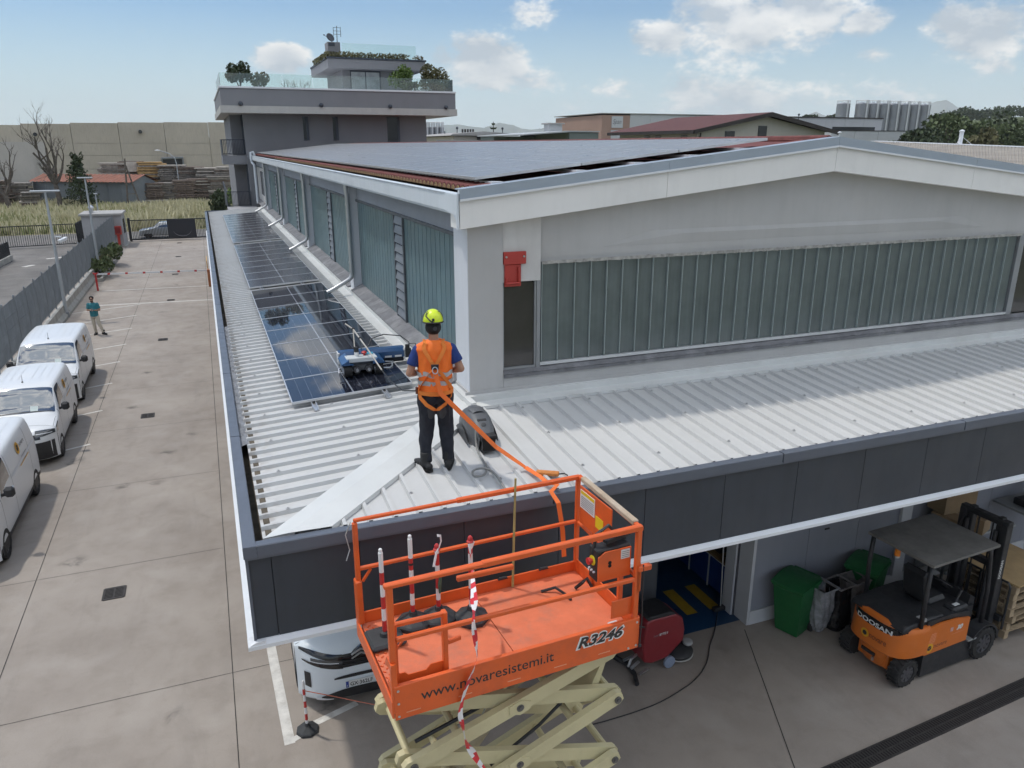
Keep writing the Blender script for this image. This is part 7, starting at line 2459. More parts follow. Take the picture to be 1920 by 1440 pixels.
# hinges, ring bolts, cable on the far plate
f = MB()
for x_ in (.30, .75):
    f.cyl((x_ - .04, .56, 4.115), (x_ + .04, .56, 4.115), .014, n=8); f.box(x_ - .05, x_ + .05, .55, .575, 4.10, 4.112)
f.build('hinge', BLKPL, li)
f = MB(); f.tube([(.62, .35, ZD + .01), (.75, .30, ZD + .05), (.80, .18, ZD + .03), (.82, .10, ZD + .01)], .014, 6); f.tube([(.95, .25, ZD + .02), (1.0, .20, ZD + .10), (1.06, .22, ZD + .12), (1.10, .16, ZD + .02)], .018, 6); f.build('loose_cable', BLKPL, li)
f = MB(); f.prism([(-.06, 4.18), (.03, 4.18), (.03, 4.24), (-.015, 4.32), (-.06, 4.24)], .55, .57, 'y'); f.build('ring_bolt_plate', BLKPL, li)
f = MB()
for q in ((-.04, 4.21), (.01, 4.21), (-.015, 4.28)):
    f.cyl((q[0], .55, q[1]), (q[0], .54, q[1]), .012, n=8)
f.build('ring_bolt', ALU, li)
f = MB(); f.box(.92, 1.02, -.50, -.40, ZD + .001, ZD + .05, .01); f.build('plastic_bag', mat('white_film', (.6, .6, .6), .4, var=.1), li)
f = MB(); f.tube([(1.13, -.62, 4.7), (1.135, -.625, 4.4), (1.14, -.63, 4.15), (1.13, -.63, 3.90)], .006, 5); f.ball((1.13, -.632, 3.88), .018, 8, 6); f.build('pin_chain', BLKPL, li)
f = MB(); f.tube([(-1.15, .60, 5.02), (-1.2, .61, 4.9), (-1.17, .62, 4.74), (-1.21, .60, 4.65)], .005, 5); f.build('pin_chain', ALU, li)
# lettering on the near plate
fit_text('www.novaresistemi.it', 1.19, (-.925, -.6135, 3.975), (1, 0, 0), (0, 0, 1), INK, li, name='web_address', bold=.006)
fit_text('R3246', .50, (.475, -.6135, 4.005), (1, 0, 0), (0, 0, 1), PLATEW, li, height=.135, bold=.07, shear=.3, name='model_outline')
fit_text('R3246', .46, (.497, -.6145, 4.018), (1, 0, 0), (0, 0, 1), INK, li, height=.108, bold=.035, shear=.3, name='model_number')
# scissor stack
zs = [3.74, 3.20, 2.50, 1.80, 1.12]
def arm(a, b, y, w=.065, h=.135):
    """box arm with tapered ends in the x-z plane"""
    a, b = Vector((a[0], a[1])), Vector((b[0], b[1]))
    d = (b - a).normalized()
    n_ = Vector((-d.y, d.x))
    if n_.y < 0:
        n_ = -n_
    a2, b2 = a - d * .09, b + d * .09
    poly = [a2 + n_ * h * .28, a2 + d * .05 + n_ * h / 2, b2 - d * .05 + n_ * h / 2, b2 + n_ * h * .28, b2 - n_ * h * .28, b2 - d * .05 - n_ * h / 2, a2 + d * .05 - n_ * h / 2, a2 - n_ * h * .28]
    MB().prism([tuple(p) for p in poly], y - w / 2, y + w / 2, 'y').build('scissor_arm', CREAMP, li)
pinm = mat('pivot_pin', (.16, .16, .16), .4, .7, var=.1)
for k in range(4):
    hi, lo = zs[k], zs[k + 1]
    xr = 1.0
    for (yo, yi) in ((-.44, -.345), (.44, .345)):
        arm((-xr + .03, lo), (xr - (.10 if k == 0 else 0), hi), yo)
        arm((-xr + (.05 if k == 0 else 0), hi), (xr + .03, lo), yi)
        f = MB()
        s = -1 if yo < 0 else 1
        for (x_, z_) in ((-xr + .03, lo), (xr + .03, lo), (0.01, (hi + lo) / 2)):
            f.cyl((x_, yo + s * .03, z_), (x_, yo + s * .048, z_), .036, n=14); f.cyl((x_, yo + s * .046, z_), (x_, yo + s * .058, z_), .017, n=10)
        f.build('pivot', pinm, li)
        MB().prism([(.01 + .12 * math.cos(a), (hi + lo) / 2 + .075 * math.sin(a)) for a in [math.pi / 6 + math.pi / 3 * i for i in range(6)]], yo + s * .033, yo + s * .043, 'y').build('pivot_plate', CREAMP, li)
    f = MB()
    for (x_, z_) in ((-xr + .03, lo), (xr + .03, lo), (-.55, lo + (hi - lo) * .22), (.60, lo + (hi - lo) * .78)):
        f.cyl((x_, -.42, z_), (x_, .42, z_), .035, n=10)
    f.build('cross_tube', CREAMP, li)
    MB().bar((-.85, -.31, hi - .06), (-.85, .31, lo + .10), .12, .07, .01).build('cross_brace', CREAMP, li)
MB().prism([(.75, 3.10), (.95, 3.55), (1.0, 3.55), (.86, 3.10)], -.30, .30, 'y').build('link_plate', CREAMP, li)
f = MB(); f.cyl((-.62, 0, 2.35), (.02, 0, 3.15), .07, n=14); f.cyl((.02, 0, 3.15), (.45, 0, 3.58), .04, n=12); f.build('hydraulic_ram', mat('ram_cream', (.42, .37, .26), .5, var=.1), li, smooth=True)
f = MB()
f.tube([(-.9, -.28, 3.28), (-.3, -.27, 3.42), (.1, -.26, 3.66), (.3, -.25, 3.76)], .018, 6); f.tube([(-.2, -.28, 2.75), (.3, -.28, 3.02), (.7, -.26, 3.3)], .016, 6); f.build('hydraulic_hose', BLKPL, li)
f = MB()
for k in range(5):
    f.tube([(-.12 + k * .05, .2, 3.25), (-.05 + k * .04, .15, 3.05), (-.1 + k * .05, .2, 2.85)], .010, 5)
f.build('cable_bundle', mat('cable_white', (.45, .46, .42), .6, var=.1), li)
f = MB(); f.box(-1.12, 1.1, -.40, -.30, 3.80, 3.87); f.box(-1.12, 1.1, .30, .40, 3.80, 3.87); f.box(-1.1, -1.0, -.57, .57, 3.86, 3.93); f.box(1.0, 1.1, -.57, .57, 3.86, 3.93); f.build('deck_frame', CREAMP, li)
# base and wheels
MB().box(-1.15, 1.15, -.42, .42, .22, .95, .04).build('base', CREAMP, li)
MB().box(-1.0, 1.0, -.58, -.42, .25, .85, .03).build('battery_tray', ORG, li)
MB().box(-1.0, 1.0, .42, .58, .25, .85, .03).build('hydraulic_tray', ORG, li)
for x_ in (-.9, .9):
    for s in (-1, 1):
        wheel(li, x_, s * .50, .2, .16)

# ------------------------------------------------------------------ chain posts, tape and stick
RW = bpy.data.materials.new('tape_white'); RW = mat('tape_white2', (.74, .72, .72), .35, var=.05)
RR = mat('tape_red', (.62, .03, .04), .35, var=.05)
BASEB = mat('rubber_base', (.035, .037, .04), .7, var=.15, scale=10)
lm = Matrix.Translation((LX, LY, 0)) @ Matrix.Rotation(R(2.8), 4, 'Z')
def chain_post(label, p, h, cap, base, first_red, rz=0, tilt=0.0, band=.12):
    t = thing('chain_post', label, 'chain post', tuple(p), rz, 'red and white chain posts', local=True)
    if base == 'square':
        MB().box(-.155, .155, -.155, .155, 0, .055, .02).build('base', BASEB, t)
        MB().lathe([(.05, .05), (.045, .09), (.03, .10)], 12).build('socket', BASEB, t)
    else:
        MB().lathe([(.165, 0), (.165, .035), (.15, .05), (.075, .085), (.04, .10), (.035, .14)], 8).build('base', BASEB, t)
    z = .09
    k = 0
    while z < h - .02:
        e = min(z + band, h)
        MB().cyl((0, 0, z), (0, 0, e), .0205, n=14).build('band', REDW if (k % 2 == 0) == first_red else WHT, t, smooth=True)
        z = e
        k += 1
    if cap == 'white':
        MB().lathe([(.021, h), (.021, h + .10), (.016, h + .105), (.016, h + .13), (.010, h + .137)], 14).build('cap', WHT, t, smooth=True)
    else:
        MB().lathe([(.022, h), (.034, h + .004), (.034, h + .012), (.023, h + .02), (.023, h + .045), (.012, h + .062), (.003, h + .066)], 14).build('cap', REDW, t, smooth=True)
    return t
posts = [((-.985, .235), .78, 'white', 'square', 'leftmost chain post on the lift deck, white top on a square base'), ((-.685, .363), .78, 'white', 'round', 'tallest chain post on the lift deck, white top and black ring'), ((-.443, .345), .72, 'red', 'round', 'chain post on the lift deck with tape tails tied at its red top'), ((-.167, .221), .80, 'red', 'round', 'chain post on the lift deck with flanged red cap, nearest the middle')]
for i, ((x_, y_), h, cap, bs, lab) in enumerate(posts):
    w_ = lm @ Vector((x_, y_, ZD + .002))
    t = chain_post(lab, w_, h, cap, bs, i != 3, R(20 * i + 5))
    if i == 1:
        MB().cyl((0, 0, .62), (0, 0, .64), .024, n=12).build('rubber_ring', BLKPL, t)
    if i == 2:
        ribbon('tape_tail', [(0, -.02, .74), (.03, -.03, .80), (.02, -.03, .86), (-.02, -.02, .88)], .025, RW, t, (1, 0, 0)); ribbon('tape_tail', [(0, -.02, .74), (-.06, -.03, .73), (-.09, -.03, .68), (-.12, -.03, .62)], .022, RW, t, (0, .3, 1))
        f = MB(); f.tube([(.01, -.03, .50), (-.02, -.03, .38), (-.03, -.035, .30)], [.012, .018, .010], 6); f.build('string', mat('green_string', (.06, .09, .06), .9, var=.2), t)
chain_post('chain_post standing on the ground beside the SUV'.replace('chain_post', 'red and white chain post'), (.57, 9.63, 0), .74, 'white', 'round', False, R(10), band=.11)
cd = thing('boundary_rope', 'thin red rope strung from the ground post towards the lift', 'rope', (.6, 9.6, .7))
MB().tube([(.57, 9.61, .72), (.9, 9.45, .66), (1.3, 9.2, .62), (1.75, 8.9, .60)], .007, 5).build('strand', mat('faded_red_cord', (.45, .14, .09), .8, var=.2), cd)
# barrier tape hanging from the fourth post over the side plate
tp = thing('barrier_tape', 'red and white barrier tape hanging from the deck post down past the lettering', 'barrier tape', tuple(lm @ Vector((-.2, -.66, 3.2))))
def lp(x, y, z):
    return lm @ Vector((x, y, z))
pts = [lp(-.167, .195, 4.80), lp(-.18, .17, 4.66), lp(-.22, .05, 4.62), lp(-.36, -.35, 4.61), lp(-.46, -.60, 4.62), lp(-.475, -.635, 4.55), lp(-.465, -.64, 4.42), lp(-.45, -.64, 4.26), lp(-.484, -.65, 4.17), lp(-.54, -.65, 4.03), lp(-.582, -.64, 3.89), lp(-.608, -.64, 3.75), lp(-.592, -.64, 3.63), lp(-.566, -.63, 3.48), lp(-.512, -.63, 3.33), lp(-.417, -.62, 3.12), lp(-.33, -.62, 2.95)]
dense = []
for i in range(len(pts) - 1):
    p0, p1, p2, p3 = pts[max(i - 1, 0)], pts[i], pts[i + 1], pts[min(i + 2, len(pts) - 1)]
    for k in range(6):
        t_ = k / 6
        dense.append(.5 * ((2 * p1) + (p2 - p0) * t_ + (2 * p0 - 5 * p1 + 4 * p2 - p3) * t_ ** 2 + (3 * p1 - p0 - 3 * p2 + p3) * t_ ** 3))
V, Fs, mi = [], [], []
arc = 0
for i, p in enumerate(dense):
    if i:
        arc += (p - dense[i - 1]).length
    tw = 1.1 * math.sin(arc * 5.2) + .5 * math.sin(arc * 11)
    sd = Vector((math.cos(tw), math.sin(tw) * .9, .25)).normalized()
    wd = .034 * (1 - .35 * abs(math.sin(arc * 4.1)))
    V += [p - sd * wd, p, p + sd * wd]
    if i:
        o = len(V) - 6
        Fs += [(o, o + 1, o + 4, o + 3), (o + 1, o + 2, o + 5, o + 4)]
        q0 = int((arc) / .105) % 2
        q1 = int((arc + .03) / .105) % 2
        mi += [q0, q1]
b_ = MB().add(V, Fs)
me = b_.mesh('tape', RW)
me.materials.append(RR)
for p_, m_ in zip(me.polygons, mi):
    p_.material_index = m_
put('tape', me, tp)
st_ = thing('wooden_stick', 'thin pale bamboo stick leaning upright against the far lift rail', 'stick', tuple(lp(.44, .55, 4.0)))
MB().tube([lp(.40, .545, 4.0), lp(.415, .545, 4.6), lp(.43, .545, 5.17)], [.013, .013, .011], 8).build('stick', mat('bamboo', (.36, .30, .12), .6, var=.2, scale=8), st_)
# ------------------------------------------------------------------ workshop front under the canopy
GWALL = mat('workshop_wall', (0.24, 0.25, 0.285), .8, var=.05, scale=.7, streak=.12)
GWHITE = mat('workshop_white', (0.52, 0.53, 0.55), .75, var=.06, scale=1, dirt=(.38, .37, .35), dirt_amt=.4)
ROOM = mat('workshop_room', (0.10, 0.105, 0.12), .9, var=.1)
BFLOOR = mat('blue_epoxy_floor', (0.012, 0.045, 0.105), .35, var=.15, scale=2)
YPAINT = mat('yellow_floor_paint', (0.42, 0.26, 0.02), .5, var=.15, scale=6)
wf = thing('workshop_front', 'grey ground floor workshop wall with open doorway under the canopy', 'wall', (9, 9.5, 0))
xx = 8.26
while xx < 17.2:
    MB().box(xx + .003, xx + 1.14, 9.40, 9.55, .28, 3.63).build('wall_panel', GWALL, wf)
    xx += 1.145
MB().box(8.26, 17.2, 9.42, 9.56, .27, 3.62).build('wall_core', DARKGAP, wf)
MB().box(8.24, 17.2, 9.375, 9.56, 0, .275, .006).build('plinth', GWHITE, wf)
MB().box(8.20, 8.259, 9.39, 9.78, 0, 3.63).build('door_post', GWHITE, wf)
MB().box(8.17, 8.199, 9.74, 9.80, 0, 3.63).build('door_track', mat('dark_track', (.07, .07, .08), .5, var=.1), wf)
MB().box(8.13, 8.169, 9.76, 10.02, 0, 3.63).build('door_jamb', GWHITE, wf)
MB().box(3.1, 6.40, 9.62, 9.74, 0, 3.63).build('sliding_door', mat('dark_door', (.055, .06, .07), .5, var=.1), wf)
MB().bar((6.42, 9.66, 1.75), (6.80, 10.34, 1.75), .05, 3.5).build('door_leaf', MATS['dark_door'], wf)
f = MB(); f.box(3.1, 3.3, 9.75, 46, 0, 3.63); f.build('side_wall', GWALL, wf)
f = MB(); f.box(3.3, 14, 16, 16.1, 0, 3.7); f.box(13.9, 14, 9.6, 16, 0, 3.7); f.box(3.3, 3.4, 9.75, 16, 0, 3.7); f.box(3.3, 14, 9.8, 16, 3.64, 3.7)
f.build('room_shell', ROOM, wf)
MB().box(11.55, 11.8, 9.34, 9.40, .28, 3.6).build('wall_pier', GWHITE, wf)
sheet('workshop_floor', 3.3, 13.9, 9.56, 16, .006, BFLOOR)
wfl = bpy.data.objects['workshop_floor']
def stripe(x0, x1, y0, y1):
    MB().add([(x0, y0, .010), (x1, y0, .010), (x1, y1, .010), (x0, y1, .010)], [(0, 1, 2, 3)]).build('painted_stripe', YPAINT, wfl)
for k in range(5):
    stripe(6.40 + k * .495, 6.63 + k * .495, 10.03, 10.86)
for k in range(4):
    stripe(7.6 + k * .5, 7.83 + k * .5, 12.6, 13.4)
stripe(8.42, 8.52, 10.0, 14)
# workbench with blue cupboards
wb_ = thing('workbench', 'blue fronted workbench with wooden top inside the doorway', 'workbench', (8.7, 11, 0))
BLUEC = mat('cabinet_blue', (.012, .045, .22), .45, var=.08)
for k in range(3):
    MB().box(8.32, 9.0, 10.10 + k * .62, 10.71 + k * .62, .06, .70, .01).build('cupboard', BLUEC, wb_)
    MB().box(8.300, 8.319, 10.12 + k * .62, 10.69 + k * .62, .08, .68, .004).build('cupboard_door', BLUEC, wb_)
f = MB()
for k in range(4):
    f.box(8.297, 8.318, 10.085 + k * .62, 10.115 + k * .62, .03, .73)
f.box(8.297, 8.318, 10.1, 11.96, .70, .735)
f.build('frame', ALUW, wb_)
MB().box(8.28, 9.1, 10.05, 12.0, .737, .775, .004).build('bench_top', mat('bench_wood', (.26, .17, .08), .6, var=.2, scale=4), wb_)
it = thing('charger_box', 'dark charger box with cable on the workbench', 'charger', (8.5, 10.6, .775))
MB().box(8.40, 8.62, 10.55, 10.75, .776, .85, .01).build('case', BLKPL, it)
MB().tube([(8.5, 10.55, .80), (8.42, 10.45, .785), (8.55, 10.3, .785), (8.62, 10.42, .785)], .009, 6).build('cable', BLKPL, it)
it = thing('paper_pad', 'white paper pad lying on the workbench', 'paper', (8.6, 10.95, .776))
MB().box(8.48, 8.78, 10.9, 11.1, .776, .786).build('pad', PLATEW, it)
it = thing('tool_case', 'black tool case at the far end of the workbench', 'tool case', (8.5, 11.4, .776))
MB().box(8.36, 8.66, 11.25, 11.6, .776, .90, .015).build('case', BLKPL, it); MB().box(8.345, 8.36, 11.36, 11.5, .82, .85).build('handle', BLKPL, it)
# power cable on the floor
ca = thing('power_cable', 'long black power cable running out of the doorway across the concrete', 'cable', tuple(atz(1330, 1200, 0)))
cp_ = [atz(x, y, .014) for x, y in ((1352, 1128), (1346, 1142), (1343, 1165), (1338, 1190), (1331, 1210), (1327, 1235), (1318, 1256), (1300, 1277), (1275, 1295), (1250, 1310), (1225, 1322), (1190, 1335), (1155, 1346), (1120, 1356), (1060, 1370))]
dn_ = []
for i in range(len(cp_) - 1):
    p0, p1, p2, p3 = cp_[max(i - 1, 0)], cp_[i], cp_[i + 1], cp_[min(i + 2, len(cp_) - 1)]
    for k in range(4):
        t_ = k / 4
        dn_.append(.5 * ((2 * p1) + (p2 - p0) * t_ + (2 * p0 - 5 * p1 + 4 * p2 - p3) * t_ ** 2 + (3 * p1 - p0 - 3 * p2 + p3) * t_ ** 3))
MB().tube(dn_, .009, 6).build('cable', BLKPL, ca, smooth='all')
sb_ = thing('broom', 'broom standing against the doorway jamb', 'broom', (8.08, 9.98, 0))
MB().cyl((8.06, 9.96, .08), (8.11, 10.1, 1.45), .012, n=8).build('handle', ALU, sb_)
MB().box(7.9, 8.15, 9.9, 10.0, .012, .09, .01).build('head', BLKPL, sb_)

# ------------------------------------------------------------------ red floor scrubber
sc_ = thing('floor_scrubber', 'red walk behind floor scrubber with black top parked by the doorway', 'floor scrubber', (6.15, 9.16, 0), R(4), local=True)
SCRED = mat('scrubber_red', (.22, .018, .025), .4, var=.06, coat=.2)
f = MB()
f.prism([(-.36, .22), (-.40, .50), (-.36, .95), (-.30, 1.0), (.20, .98), (.36, .86), (.42, .62), (.40, .42), (.10, .18), (-.22, .16)], -.235, .235, 'y')
o = put('tank', fuse(f, .022, 4), sc_); setmat(o, SCRED)
f = MB(); f.prism([(-.34, .985), (-.30, 1.05), (.10, 1.045), (.24, .965), (.20, .955), (-.30, .975)], -.225, .225, 'y'); o = put('lid', fuse(f, .016, 3), sc_); setmat(o, BLKPL)
fit_text('TOP', .10, (-.22, -.242, .66), (1, 0, 0), (0, 0, 1), INKG, sc_, height=.035, name='brand_mark', shear=.3)
fit_text('BYTE II', .16, (-.10, -.242, .66), (1, 0, 0), (0, 0, 1), PLATEW, sc_, height=.042, bold=.02, name='model_name')
f = MB(); f.lathe([(.27, .05), (.28, .10), (.24, .14), (.10, .20), (.02, .21)], 24, (.44, -.02, 0)); f.build('brush_deck', BLKPL, sc_, smooth=True)
f = MB(); f.lathe([(.285, .045), (.285, .065), (.26, .065)], 28, (.44, -.02, 0)); f.build('splash_skirt', mat('pale_rubber', (.42, .41, .38), .7, var=.1), sc_)
f = MB(); f.m = Matrix.Translation((.60, -.10, .24)); f.lathe([(.075, -.03), (.085, -.02), (.085, .02), (.06, .03)], 18); f.build('bumper_roller', mat('pale_rubber2', (.35, .35, .34), .7, var=.1), sc_)
f = MB(); f.m = Matrix.Translation((.12, -.255, .105)) @ Matrix.Rotation(math.pi / 2, 4, 'X'); f.lathe([(.105, -.02), (.105, .02), (.07, .025), (.03, .035)], 20); f.build('wheel', mat('grey_blue_wheel', (.20, .24, .32), .6, var=.1), sc_, smooth=True)
f = MB(); f.m = Matrix.Translation((.12, .235, .105)) @ Matrix.Rotation(math.pi / 2, 4, 'X'); f.lathe([(.105, -.02), (.105, .02), (.07, .025)], 20); f.build('wheel', MATS['grey_blue_wheel'], sc_, smooth=True)
f = MB(); f.tube([(-.62, -.42, .05), (-.52, -.2, .045), (-.50, .1, .045), (-.60, .35, .05)], .035, 8, flat=1.4); f.build('squeegee', BLKPL, sc_)
f = MB(); f.bar((-.36, -.08, .15), (-.54, -.12, .10), .04, .03); f.bar((-.36, .08, .15), (-.54, .10, .10), .04, .03); f.tube([(-.30, 0, .25), (-.5, -.05, .22), (-.54, -.05, .09)], .025, 8); f.bar((-.5, -.3, .1), (-.3, -.27, .12), .03, .02); f.build('squeegee_arm', ALU, sc_)
f = MB(); f.tube([(-.40, -.22, .9), (-.60, -.22, 1.0), (-.63, -.10, 1.02), (-.63, .10, 1.02), (-.60, .22, 1.0), (-.40, .22, .9)], .016, 8); f.build('handlebar', BLKPL, sc_)

# ------------------------------------------------------------------ bins and bag stands
BING = mat('bin_green', (.010, .105, .030), .5, var=.08, scale=5)
def bin_(label, x, y, rz):
    t = thing('wheelie_bin', label, 'bin', (x, y, 0), rz, 'green wheelie bins by the wall', local=True)
    f = MB()
    V = []
    for (z, w, d, o) in ((.02, .20, .19, .02), (.10, .215, .205, .02), (.90, .265, .29, 0), (.93, .285, .31, 0), (1.0, .285, .31, 0)):
        V += [(-w, -d + o, z), (w, -d + o, z), (w, d + o, z), (-w, d + o, z)]
    Fs = [(3, 2, 1, 0), (16, 17, 18, 19)]
    for i in range(4):
        for k in range(4):
            l = (k + 1) % 4
            Fs.append((i * 4 + k, i * 4 + l, (i + 1) * 4 + l, (i + 1) * 4 + k))
    f.add(V, Fs)
    f.build('body', BING, t)
    f = MB(); f.grid(lambda u, v: (-.295 + .59 * u, -.335 + .67 * v, 1.005 + .055 * math.sin(math.pi * v) + .03 * v), 6, 10); f.box(-.295, .295, -.335, .335, .965, 1.004); f.build('lid', BING, t)
    f = MB(); f.bar((-.24, .36, 1.02), (.24, .36, 1.02), .035, .035); f.bar((-.22, .30, 1.0), (-.22, .36, 1.02), .04, .03); f.bar((.22, .30, 1.0), (.22, .36, 1.02), .04, .03); f.build('handle', BING, t)
    for s in (-1, 1):
        f = MB(); f.m = Matrix.Translation((s * .25, .24, .10)) @ Matrix.Rotation(math.pi / 2, 4, 'Y'); f.lathe([(.06, -.025), (.10, -.025), (.10, .025), (.06, .025)], 18); f.build('wheel', TYRE, t, smooth=True)
    MB().box(-.27, -.268, -.1, .02, .90, .92).build('label_plate', PLATEW, t)
bin_('green wheelie bin nearest the doorway', 8.86, 9.00, R(-70))
bin_('green wheelie bin half hidden behind the forklift post', 10.45, 8.98, R(-66))
def bagmat(name, col, rough, alpha):
    m = bpy.data.materials.new(name); m.use_nodes = True
    b = m.node_tree.nodes['Principled BSDF']; g = NT(m.node_tree)
    v = g.node('ShaderNodeTexCoord').outputs['Object']
    n = g.noise(v, 9, 5, .6, .6)
    g.link(g.mix(g.ramp(n, .35, .7), tuple(q * .55 for q in col), col), b.inputs['Base Color'])
    b.inputs['Roughness'].default_value = rough
    b.inputs['Alpha'].default_value = alpha
    return m
BAGW, BAGB, BAGG = bagmat('clear_film', (.40, .41, .43), .25, .80), bagmat('black_film', (.018, .018, .020), .25, 1), bagmat('grey_film', (.24, .22, .21), .35, .9)
for i, (bx, by, bmt, lab) in enumerate(((9.27, 8.80, BAGW, 'clear plastic refuse bag on a frame, next to the green bin'), (9.62, 8.78, BAGB, 'black plastic refuse bag on a frame, middle of three'), (9.98, 8.80, BAGG, 'dusty grey refuse bag on a frame, nearest the forklift'))):
    t = thing('bag_stand', lab, 'bag stand', (bx, by, 0), R(6), 'refuse bags on a frame', local=True)
    f = MB()
    def bag(u, v, bmt=bmt, i=i):
        a = 2 * math.pi * u
        w = .205 - .05 * max(0, v - .9) * 10 * 0 - (.05 if v < .1 else 0) + .025 * math.sin(v * 5 + i)
        if i == 0: w *= (.55 + .5 * v)
        r = w * (abs(math.cos(a)) ** 4 + abs(math.sin(a)) ** 4) ** -.25
        r += .022 * mnoise.noise((math.cos(a) * 3, math.sin(a) * 3 + i * 7, v * 6)) + .010 * math.sin(9 * a + 5 * v)
        return (r * math.cos(a), r * math.sin(a) * .95, .04 + .86 * v)
    f.grid(bag, 40, 24)
    f.add([bag(k / 40, .0) for k in range(40)], [tuple(range(40))])
    f.build('bag', bmt, t, smooth='all')
    f = MB(); f.tube([(.19 * a, .19 * b, .905) for a, b in ((-1, -1), (1, -1), (1, 1), (-1, 1))], .018, 6, closed=True); f.build('rim', bmt if i != 1 else BAGG, t)
    f = MB()
    for a, b in ((-1, 1), (1, 1)):
        f.bar((.20 * a, .20 * b, 0), (.20 * a, .20 * b, .91), .02, .02)
    f.build('frame', GALV, t)
    f = MB(); f.grid(lambda u, v: (-.15 + .3 * u, -.15 + .3 * v, .72 + .05 * mnoise.noise((u * 4, v * 4, i))), 8, 8); f.build('bag_content', BLKPL, t)

# ------------------------------------------------------------------ forklift
FORG = mat('forklift_orange', (.62, .155, .022), .38, var=.05, scale=3, coat=.25, dirt=(.40, .12, .04), dirt_amt=.25)
FBLK = mat('forklift_black', (.022, .023, .026), .55, var=.15, scale=5, dirt=(.06, .055, .05), dirt_amt=.4)
FROOF = mat('dusty_roof_sheet', (.15, .145, .135), .8, var=.2, scale=4, dirt=(.22, .21, .19), dirt_amt=.6)
fk = thing('forklift', 'orange and black electric forklift parked under the canopy', 'forklift', (9.2, 7.68, 0), R(3.4), local=True)
def cwx(y, n=.62):
    q = min(1, abs(y) / .57)
    return .66 - .64 * (max(0, 1 - q ** (2 / n))) ** (n / 2)
def cws(v, z, inset=0.0):
    a = math.pi * (v - .5)
    n = .62
    c, s_ = math.cos(a), math.sin(a)
    x = .66 - (.64 - inset) * abs(c) ** n
    y = -(.57 - inset) * math.copysign(abs(s_) ** n, s_)
    return (x + .10 * (z - .5) * (abs(c) ** n), y, z)
f = MB()
lev = [(.47, .03), (.50, .0), (.75, 0), (.95, .0), (1.02, .02), (1.05, .06)]
def cwg(u, v):
    q = u * (len(lev) - 1)
    i = min(int(q), len(lev) - 2)
    t_ = q - i
    z = lev[i][0] + (lev[i + 1][0] - lev[i][0]) * t_
    ins = lev[i][1] + (lev[i + 1][1] - lev[i][1]) * t_
    x, y, zz = cws(v, z, ins)
    # the top edge dips towards the middle of the rear
    return (x, y, zz - .05 * (u ** 3) * abs(math.sin(math.pi * (v - .5))) ** 2)
f.grid(cwg, 15, 40, True)
f.add([cwg(0, k / 40) for k in range(41)], [tuple(range(41))])
f.add([cwg(1, k / 40) for k in range(41)], [tuple(range(40, -1, -1))])
f.build('counterweight', FORG, fk, smooth=True)
f = MB(); f.grid(lambda u, v: (.05 + .10 * (1 - u) ** 2 + .16 * abs(2 * v - 1) ** 3, -.30 + .60 * v, .14 + .36 * u), 8, 14, True); f.box(.16, .7, -.29, .29, .15, .48, .02); f.build('counterweight_skirt', FORG, fk, smooth=True)
MB().box(.035, .06, -.12, .13, .34, .39).build('tow_slot', BLKPL, fk)
MB().box(.05, .08, -.10, -.07, .24, .30).build('tow_pin', ALU, fk)
# black decal band on the rear with the maker's name bent round it
f = MB()
f.grid(lambda u, v: (cwx(.40 - .90 * v) + .10 * .40 * 1.0 - .006, .40 - .90 * v, .80 + .17 * u + .012 - .10 * abs(v - .42) ** 1.6 * (1 - u) * 0), 6, 40, True)
f.build('decal_band', GLOSSB, fk, smooth='all')
def bent_text(body, y0, width, z, height, m, name, bold=.0, shear=0.0, lift=.012):
    me = text_mesh(body, 1.0, 0.0, shear, bold)
    bm = bmesh.new(); bm.from_mesh(me)
    bmesh.ops.subdivide_edges(bm, edges=[e for e in bm.edges if e.calc_length() > .15], cuts=2)
    bmesh.ops.triangulate(bm, faces=bm.faces)
    bm.to_mesh(me); bm.free()
    xs = [v.co.x for v in me.vertices]; ys = [v.co.y for v in me.vertices]
    sx = width / (max(xs) - min(xs)); sy = height / (max(ys) - min(ys)); x0 = min(xs); yb = min(ys)
    for v in me.vertices:
        y = y0 - (v.co.x - x0) * sx
        v.co = Vector((cwx(y) + .10 * .40 - lift, y, z + (v.co.y - yb) * sy))
    me.materials.clear(); me.materials.append(m)
    return put(name, me, fk)
bent_text('DOOSAN', .32, .66, .845, .085, PLATEW, 'maker_name', bold=.03)
me = bpy.data.meshes.new('emblem')
ye, ze = .10, .66
V = [(cwx(ye - .075 * math.cos(a)) + .10 * .16 - .008, ye - .075 * math.cos(a), ze + .075 * math.sin(a)) for a in [2 * math.pi * i / 20 for i in range(20)]]
MB().add(V, [tuple(range(20))]).build('emblem', YEL, fk)
V = [(cwx(ye - .045 * math.cos(a)) + .10 * .16 - .012, ye - .045 * math.cos(a), ze + .045 * math.sin(a)) for a in [math.pi / 6 + math.pi / 3 * i for i in range(6)]]
MB().add(V, [tuple(range(6))]).build('emblem_cube', INK, fk)
bent_text('novare', .01, .30, .63, .065, mat('brown_ink', (.16, .05, .03), .6, var=0), 'owner_name', lift=.035)
